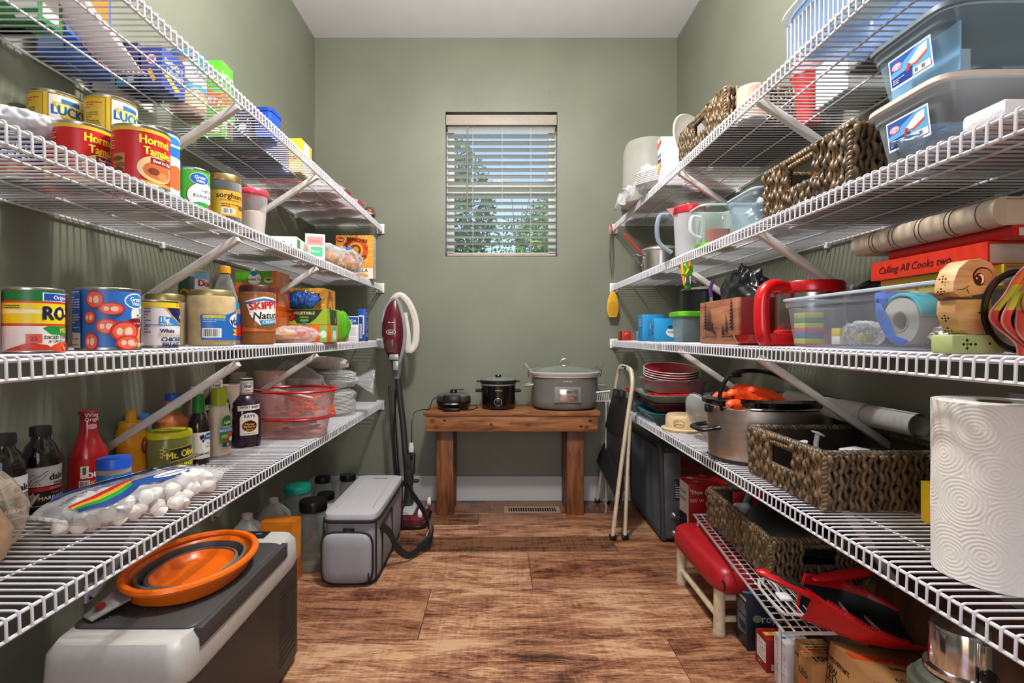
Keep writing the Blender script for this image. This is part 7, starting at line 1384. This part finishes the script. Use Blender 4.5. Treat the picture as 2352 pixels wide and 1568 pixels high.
# red appliance boxes
hb = [('t', '"Hon', -18, 38, 6, '#f2e6e2', {'b': .05}), ('t', '500 W', -17, 26, 5, '#f2e6e2'), ('r', 0, -42, 90, 10, '#8c1516')]
hs = [('p', [(-95, 48), (95, 48), (95, -10), (-95, -2)], '#e6ddd6'), ('t', 'brown', 28, 34, 6, '#2a2422', {'b': .04}), ('t', 'toaster', 28, 24, 6, '#2a2422', {'b': .04}), ('e', -10, 38, 5, 5, '#c8205a'), ('p', [(44, 4), (46, -16), (26, -26), (8, -16), (14, 2)], '#151314'), ('p', [(51, -26), (20, -48), (51, -48)], '#d8722c')]
ht = [('t', 'Sandwich', 0, 34, 6, '#e6c8c2'), ('e', 8, -6, 14, 18, '#7c0f10'), ('e', 8, -6, 5, 5, '#c8a8a0'), ('e', -16, -20, 5, 5, '#c8b8b0'), ('l', 0, -40, 36, 8, 2, '#f0e0dc')]
carton('large red appliance box with white side panel on floor under right shelf', (.948, 2.50, 0), (.18, .32, .312), '#b3161a', hb, hs, ht, sd=-1)
carton('second red appliance box right behind the first one', (.955, 2.845, 0), (.17, .32, .30), '#a81418', hb, hs, ht, sd=-1)
# red stool
t = T('step_stool', 'low stool with torn red vinyl seat and cream metal legs', 'stool', (.805, 1.885, 0)); CL2 = pm('#cdbf9e', .45, 0, .18, 35)
P('seat_cushion', M().loft([(.098, .215, .150), (.108, .225, .158), (.110, .228, .180), (.104, .222, .212), (.088, .205, .228), (.05, .16, .233), (.02, .1, .234)], 64, 6), pm('#a3131c', .38, 0, .08, 18, .1), t, ang=60)
P('tear', M().tube([(-.085, -.216, .195), (-.080, -.222, .18), (-.083, -.224, .165)], .004, 6), BLACKM, t)
for x in (-.078, .075):
    for y in (-.175, .175): 
        l = P('leg', M().lathe([(.018, .002), (.0185, .012), (.0175, .152)], 20, c=(x, y)), CL2, t); P('foot_cap', M().lathe([(.0195, 0), (.0195, .010)], 20, c=(x, y)), pm('#b9ad8e', .6), l)
for x in (-.078, .075): P('side_rail', M().tube([(x, -.175, .055), (x, .175, .055)], .011, 10), CL2, t); P('seat_rail', M().tube([(x, -.175, .145), (x, .175, .145)], .010, 8), CL2, t)
for y in (-.175, .175): P('end_rail', M().tube([(-.078, y, .05), (.075, y, .05)], .010, 10).tube([(-.078, y, .12), (.075, y, .12)], .010, 10), CL2, t)
# wire helper rack
t = T('wire_rack', 'chrome and white wire helper rack bridging over boxes and stool', 'rack', (0, 0, 0)); RK = pm('#d3d5d6', .25, .6, .05, 30)
zr = .262; Pn = lambda u, v: Vector((.690 + .095 * v + .235 * u, 1.255 + .83 * v, zr))
P('rack_frame', M().tube([Pn(0, 0), Pn(1, 0), Pn(1, 1), Pn(0, 1)], .0042, 8, closed=True), RK, t)
P('inner_rail', M().tube([Pn(.12, 0), Pn(.12, 1)], .0028, 6), RK, t)
for i in range(9): P('long_wire', M().tube([Pn(.22 + i * .085, .0), Pn(.22 + i * .085, 1)], .0019, 5), RK, t)
for i in range(27): P('cross_wire', M().tube([Pn(0, i / 26) + Vector((0, 0, -.003)), Pn(1, i / 26) + Vector((0, 0, -.003))], .0019, 5), RK, t)
for u, v, d in ((0, .03, zr - .004), (1, .03, .04), (0, .93, .024), (1, .93, .024)): P('leg', M().tube([Pn(u, v), Pn(u, v) + Vector((0, 0, -d))], .004, 8), RK, t)
t2 = T('wire_rack', 'second smaller white wire rack nested on the near end of the helper rack', 'rack', (.80, 1.385, zr + .006), radians(-6))
WR = pm('#dadbdc', .3, .3, .05, 30)
P('rack_frame', M().tube(smooth([(-.06, -.085, .012), (.075, -.09, .012), (.085, -.07, .012), (.09, .10, .012), (-.065, .10, .012), (-.075, -.07, .012), (-.06, -.085, .012)], 3)[:-1], .004, 8, closed=True), WR, t2)
for i in range(8): P('long_wire', M().tube([(-.06 + i * .018, -.085, .010), (-.06 + i * .019, .10, .010)], .0019, 5), WR, t2)
for s in (-1, 1): P('plastic_clip', M().box((-.02 + s * .035, -.02, .012), (.012 + s * .035, .016, .020)), WP, t2, .003)
P('front_tab', M().tube([(-.02, -.092, .004), (.03, -.092, .004)], .007, 8), WR, t2)
P('wire_hoop', M().tube(smooth([(-.055, .09, .0), (-.055, .085, .025), (-.045, .04, .028), (-.04, .02, .012)]), .003, 6), WR, t2)
# lower basket on rack
basket('lower seagrass basket resting on the wire rack near the floor', (.927, 1.735, zr + .005), .265, .50, .132, hole='none', hole_front=True, rz=radians(-3))
t = T('frying_pan', 'upturned black round pan propped in the lower basket', 'pan', (.905, 1.66, zr + .016)); X = TR(0, 0, .075, radians(30), radians(-38), 0)
P('pan', M().lathe([(.115, 0), (.118, .012), (.100, .040), (.03, .044), (0, .044)], 48, X=X), pm('#0e0e0f', .35, 0, .1, 40), t)
P('rim', M().tube([X @ Vector((.118 * cos(a), .118 * sin(a), .008)) for a in [i * pi / 24 for i in range(48)]], .0025, 6, closed=True), BLACKP, t)
t = T('pan_lid', 'dark glass lid lying flat in the lower basket', 'lid', (.965, 1.60, zr + .016)); P('glass', M().lathe([(.085, .05), (.088, .054), (.05, .075), (0, .080)], 36), pm('#14201c', .12), t); P('support', M().lathe([(.05, 0), (.05, .05)], 20), BLACKM, t)
t = T('grey_handle', 'grey-blue tool handle poking out of the lower basket', 'handle', (.895, 1.90, zr + .014)); P('handle', M().tube([(0, 0, 0), (.01, -.01, .10), (.02, -.02, .15)], [.012, .014, .013], 12), pm('#6f8088', .4), t)
t = T('white_bottle', 'small clear bottle lying by the pan in the lower basket', 'bottle', (.845, 1.80, zr + .014)); P('bottle', M().lathe([(.018, -.04), (.02, -.035), (.02, .03), (.008, .045), (.008, .055)], 20, X=TR(0, 0, .105, pi / 2 - .3)), clear('#cfd9da', .4, .1), t); P('rest', M().box((-.012, -.02, 0), (.012, .02, .085)), BLACKM, t)
t = T('red_tray', 'dark red tray standing inside the far end of the lower basket', 'tray', (.945, 1.94, zr + .014)); P('tray', M().box((-.07, -.006, 0), (.07, .006, .12)), pm('#8c1418', .35), t, .004)
# red dustpan
t = T('dustpan', 'big red dustpan with black inside and grip lying on boxes and rack', 'dustpan', (.868, 1.285, .330), rot=(radians(6), radians(14), radians(-18))); RDP = pm('#b80f16', .3, 0, .05, 20)
L_, W_ = .225, .20
def dp(u, v, k=0.):
    x = -.09 + u * L_; w = W_ * (.50 + .50 * min(1, u * 2.2)) * (1 if u < .72 else 1 - .9 * (u - .72)); y = (v - .5) * w
    side = abs(2 * v - 1); z = -.085 * (1 - side ** 5) * (1 - .75 * u ** 1.5) + k
    return (x, y, z - .02 * u)
P('scoop_outer', M().grid(lambda u, v: dp(u, v), 28, 28), RDP, t, ang=70)
P('black_inside', M().grid(lambda u, v: dp(u, .04 + v * .92, .004), 28, 28), pm('#0c0c0d', .5, 0, .1, 40), t, ang=70)
P('rim', M().tube([dp(0, i / 12) for i in range(13)] + [dp(i / 14, 1) for i in range(1, 15)], .004, 6).tube([dp(i / 14, 0) for i in range(15)], .004, 6), RDP, t)
cm = M().box((-.0016, -.003, 0), (.0016, .003, .007)).mesh('comb_tooth', RDP)
for i in range(26): O('comb_tooth', cm, t, Vector(dp(.12 + i * .028, 0)) + Vector((0, .002, .002)))
P('handle', M().tube(smooth([(-.075, -.045, -.010), (-.11, -.05, .002), (-.16, -.052, .010), (-.20, -.05, .012), (-.225, -.045, .010)], 4), [.012, .013, .014, .015, .016, .017, .018, .018, .018, .018, .018, .017, .016, .015, .012, .008, .004], 12, flat=.6), RDP, t)
P('black_grip', M().tube([(-.115, -.051, .010), (-.15, -.053, .017), (-.195, -.051, .019)], [.010, .013, .009], 10, flat=.5), BLACKM, t)
t = T('dustpan_brush', 'red brush handle lying across the top of the red dustpan', 'brush', (.905, 1.365, .345), rot=(0, radians(3), radians(8)))
P('handle', M().tube(smooth([(-.09, 0, -.004), (-.05, 0, .0), (0, 0, .006), (.05, 0, .012), (.075, 0, .012)], 4), [.006, .010, .012, .014, .015, .016, .017, .018, .018, .018, .018, .018, .017, .016, .014, .012, .005], 12, flat=.7), RDP, t)
# boxes on the floor
rope_ = [('e', -16, 10, 9, 7, '#6a7a5a'), ('t', 'rope', 12, 10, 15, '#c9c4c0'), ('e', -2, -22, 17, 15, '#c9a898'), ('e', 28, -22, 17, 15, '#c9a898'), ('e', -2, -42, 15, 8, '#b8988a'), ('e', 28, -42, 15, 8, '#b8988a'), ('r', -2, -20, 2, 14, '#b8443c'), ('r', 28, -22, 2, 14, '#b8443c')]
carton('dark navy box with round pale pictures, right of the red stool on floor', (.832, 1.655, 0), (.115, .075, .165), '#14202c', rope_, [('l', 0, 4, 34, 60, 16, '#9aa4b0'), ('r', 0, 42, 36, 6, '#c9b4b0')], [('e', -24, 0, 10, 8, '#3f7c9c'), ('r', 10, 0, 30, 8, '#40506c')], sd=-1)
carton('dark red box with white side label beside the dark navy box', (.822, 1.545, 0), (.085, .065, .095), '#8c1418', [('e', 4, -10, 20, 24, '#c9a03c'), ('r', 0, -34, 60, 20, '#e4d8d4')], [('r', 4, 8, 54, 64, '#e9e4e2'), ('l', 4, 8, 48, 56, 9, '#5a5658'), ('t', 'OC', -8, -36, 10, '#e8dcda')], [('r', -10, 0, 50, 20, '#e0a83c'), ('r', 26, 0, 14, 14, '#4a4a9c')], sd=-1)
carton('white light-bulb carton with small round emblem on floor', (.822, 1.450, 0), (.072, .066, .138), '#d9dadb', [('e', 6, 20, 9, 9, '#3f5a6a'), ('t', 'GE', 6, 20, 7, '#e6eaec', {'b': .04}), ('l', 0, -38, 34, 10, 3, '#8c8f92'), ('b', 0, -20, 20, 10)], [('l', 0, 10, 38, 70, 14, '#9a9da2')], [('e', -20, 0, 6, 4, '#2c8cb8'), ('r', 24, 10, 14, 8, '#e88a2c')], sd=-1)
KR = pm('#a97a48', .75, 0, .08, 40, .1)
eco = [('t', 'ecosmart', 0, 26, 12, '#1d1712', {'b': .06}), ('t', '60W', -24, 10, 11, '#1d1712', {'b': .04})]
carton('narrow brown bulb carton behind the small one, on floor', (.835, 1.372, 0), (.075, .058, .165), '#a97a48', [('b', 0, -20, 30, 20), ('l', 0, 10, 36, 20, 5, '#5a4028')], [('t', 'ecosmart', 0, 30, 7, '#1d1712', {'b': .06}), ('t', '72', 10, 20, 8, '#1d1712')], [('r', 0, 30, 50, 12, '#e07a2c'), ('l', 0, -10, 40, 30, 4, '#5a4028')], sd=-1, m=KR)
carton('small brown LED bulb carton with orange top edge, nearest box on floor', (.802, 1.306, 0), (.065, .055, .172), '#b98a56', [('t', 'ecosmart', 0, 20, 7, '#1d1712', {'b': .05})], [('t', 'LED', -4, 26, 9, '#1d1712', {'b': .04}), ('p', [(-12, 16), (14, 6), (14, -2), (-12, 6)], '#e0501c')], [('r', 0, 16, 56, 6, '#e8601c'), ('t', '10W', 6, -4, 12, '#1d1712', {'b': .04})], sd=-1, m=KR)
bgp = [('t', 'ecosmart', -10, 30, 6, '#1d1712', {'b': .06, 'ro': 0}), ('e', -34, 30, 3.4, 3.4, '#1d1712'), ('l', 10, 10, 40, 8, 2, '#4a3320')]
carton('big tilted brown bulb carton with orange stripe under the red dustpan', (.875, 1.175, .014), (.195, .165, .215), '#a5763f', bgp, 
       [('t', 'ecosmart', -18, 34, 7, '#1d1712', {'b': .06}), ('t', '60W', -30, 22, 7, '#1d1712', {'b': .04}), ('l', 24, 8, 30, 8, 2, '#4a3320'), ('t', 'LED', -30, 14, 10, '#1d1712', {'b': .03}), ('p', [(-14, 8), (-44, 0), (-44, -8), (-14, 0)], '#e0501c'), ('o', -10, -24, 18, 22, .8, '#4a3320'), ('l', -30, -16, 20, 8, 2, '#3a2818')],
       [('r', -8, 8, 70, 12, '#d8501c'), ('t', 'SOFT WHITE', 4, 8, 7, '#8c2a10', {'b': .05}), ('t', 'ecosmart', 8, -8, 7, '#1d1712', {'ro': 180, 'b': .05}), ('t', '60', -14, -30, 8, '#1d1712')], sd=-1, m=KR, rot=(radians(-3), radians(7), radians(-5)))
t = T('brown_board', 'dark brown board leaning on wall behind the lower basket and dustpan', 'board', (1.015, 1.22, .0), rot=(0, radians(7), 0)); P('board', M().box((-.008, -.22, 0), (.008, .22, .42)), wood(['#2e1a10', '#4a2c1a', '#5d3a22'], 5, (1, 6, 1), .6, 'boarddark'), t, .002)
# canister
t = T('coffee_urn', 'stainless canister with latch on a grey lidded bucket, lower right corner', 'canister', (.885, 1.0, .330))
P('steel_body', M().lathe([(.050, 0), (.056, .004), (.056, .012), (.048, .016), (.047, .085), (.044, .092), (.02, .096), (0, .097)], 40), CHROME, t)
P('latch', M().box((-.006, -.058, .03), (.008, -.047, .085)), CHROME, t, .002); P('latch_grip', M().box((-.010, -.064, .004), (.012, -.050, .040)), BLACKP, t, .003)
t = T('bucket', 'grey-green plastic bucket with stepped lid under the stainless canister', 'bucket', (.885, 1.0, 0)); BK = pm('#43463e', .4, 0, .06, 20)
P('bucket_body', M().lathe([(.064, 0), (.068, .005), (.076, .290)], 44), BK, t)
P('lid', M().lathe([(.077, .285), (.080, .289), (.080, .305), (.074, .311), (.069, .309), (.067, .321), (.055, .329), (0, .330)], 44), pm('#54574d', .4, 0, .06, 20), t)

# ================= loose contents are things of their own =================
bpy.context.view_layer.update()
LOOSE = {'marshmallow': ('white marshmallow inside the long clear bag on the bottom left shelf', 'marshmallow', 'marshmallows in the clear bag'),
 'plate': ('white foam plate in the wrapped stack at the far end of bottom left shelf', 'plate', 'foam plates in the wrapped stack'),
 'bowl': ('white foam bowl in the bag on top of the foam plates', 'bowl', 'foam bowls in the bag'),
 'foam_bowl': ('white foam bowl in the crinkled bag at the front of top right shelf', 'bowl', 'foam bowls on the top right shelf'),
 'clip': ('orange plastic clip in the upper red-rimmed tub', 'clip', 'clips in the upper red-rimmed tub'),
 'packet': ('small flat coloured packet in the lower red-rimmed tub', 'packet', 'packets in the lower red-rimmed tub'),
 'cup': None, 'bun': None}
for o in list(COL.objects):
    st = o.name.split('.')[0]; pa = o.parent
    if o.type != 'MESH' or not pa or pa.parent or st not in LOOSE: continue
    pn = pa.name.split('.')[0]
    if st == 'cup':
        if pn not in ('cup_sleeve', 'cup_stack'): continue
        info = ('clear ribbed cup in the tall sleeve behind the barbecue sauce', 'cup', 'cups in the clear sleeve') if pn == 'cup_sleeve' else ('thin pink or clear cup in the stack above the red tumbler', 'cup', 'cups above the red tumbler')
    elif st == 'bun':
        la = pa['label']
        info = ('golden bread bun seen through ' + ('the first clear bread bag' if 'golden' in la else 'the bag with blue and white print' if 'front of oat' in la else 'the small bag on third left shelf'), 'bread', 'buns in ' + la[:40])
    elif st == 'bowl' and pn != 'foam_bowls' or st == 'plate' and pn != 'foam_plates' or st == 'clip' and pn != 'storage_tub': continue
    else: info = LOOSE[st]
    mw_ = o.matrix_world.copy(); o.parent = None; o.matrix_world = mw_
    o['label'], o['category'], o['group'] = info
GR = {'food_can': 'food cans on the left shelves', 'wire_shelf': 'wire shelves', 'woven_basket': 'seagrass storage baskets', 'glass_jar': 'empty glass jars on the floor', 'milk_jug': 'milk jugs on the floor',
 'red_bowl': 'crimson bowls on the far dish stack', 'storage_bin': 'clear storage bins', 'bottle': 'sauce bottles', 'jar': 'jars of food', 'tree': 'trees outside', 'cereal_box': 'oat cereal boxes', 'baking_dish': 'baking dishes', 'hooks': 'white hooks in the basket'}
for o in COL.objects:
    st = o.name.split('.')[0]
    if not o.parent and o.get('label') and not o.get('group') and st in GR: o['group'] = GR[st]

kids = {o.parent.name for o in COL.objects if o.parent}
for o in list(COL.objects):
    if o.type == 'EMPTY' and not o.parent and o.name not in kids: bpy.data.objects.remove(o)
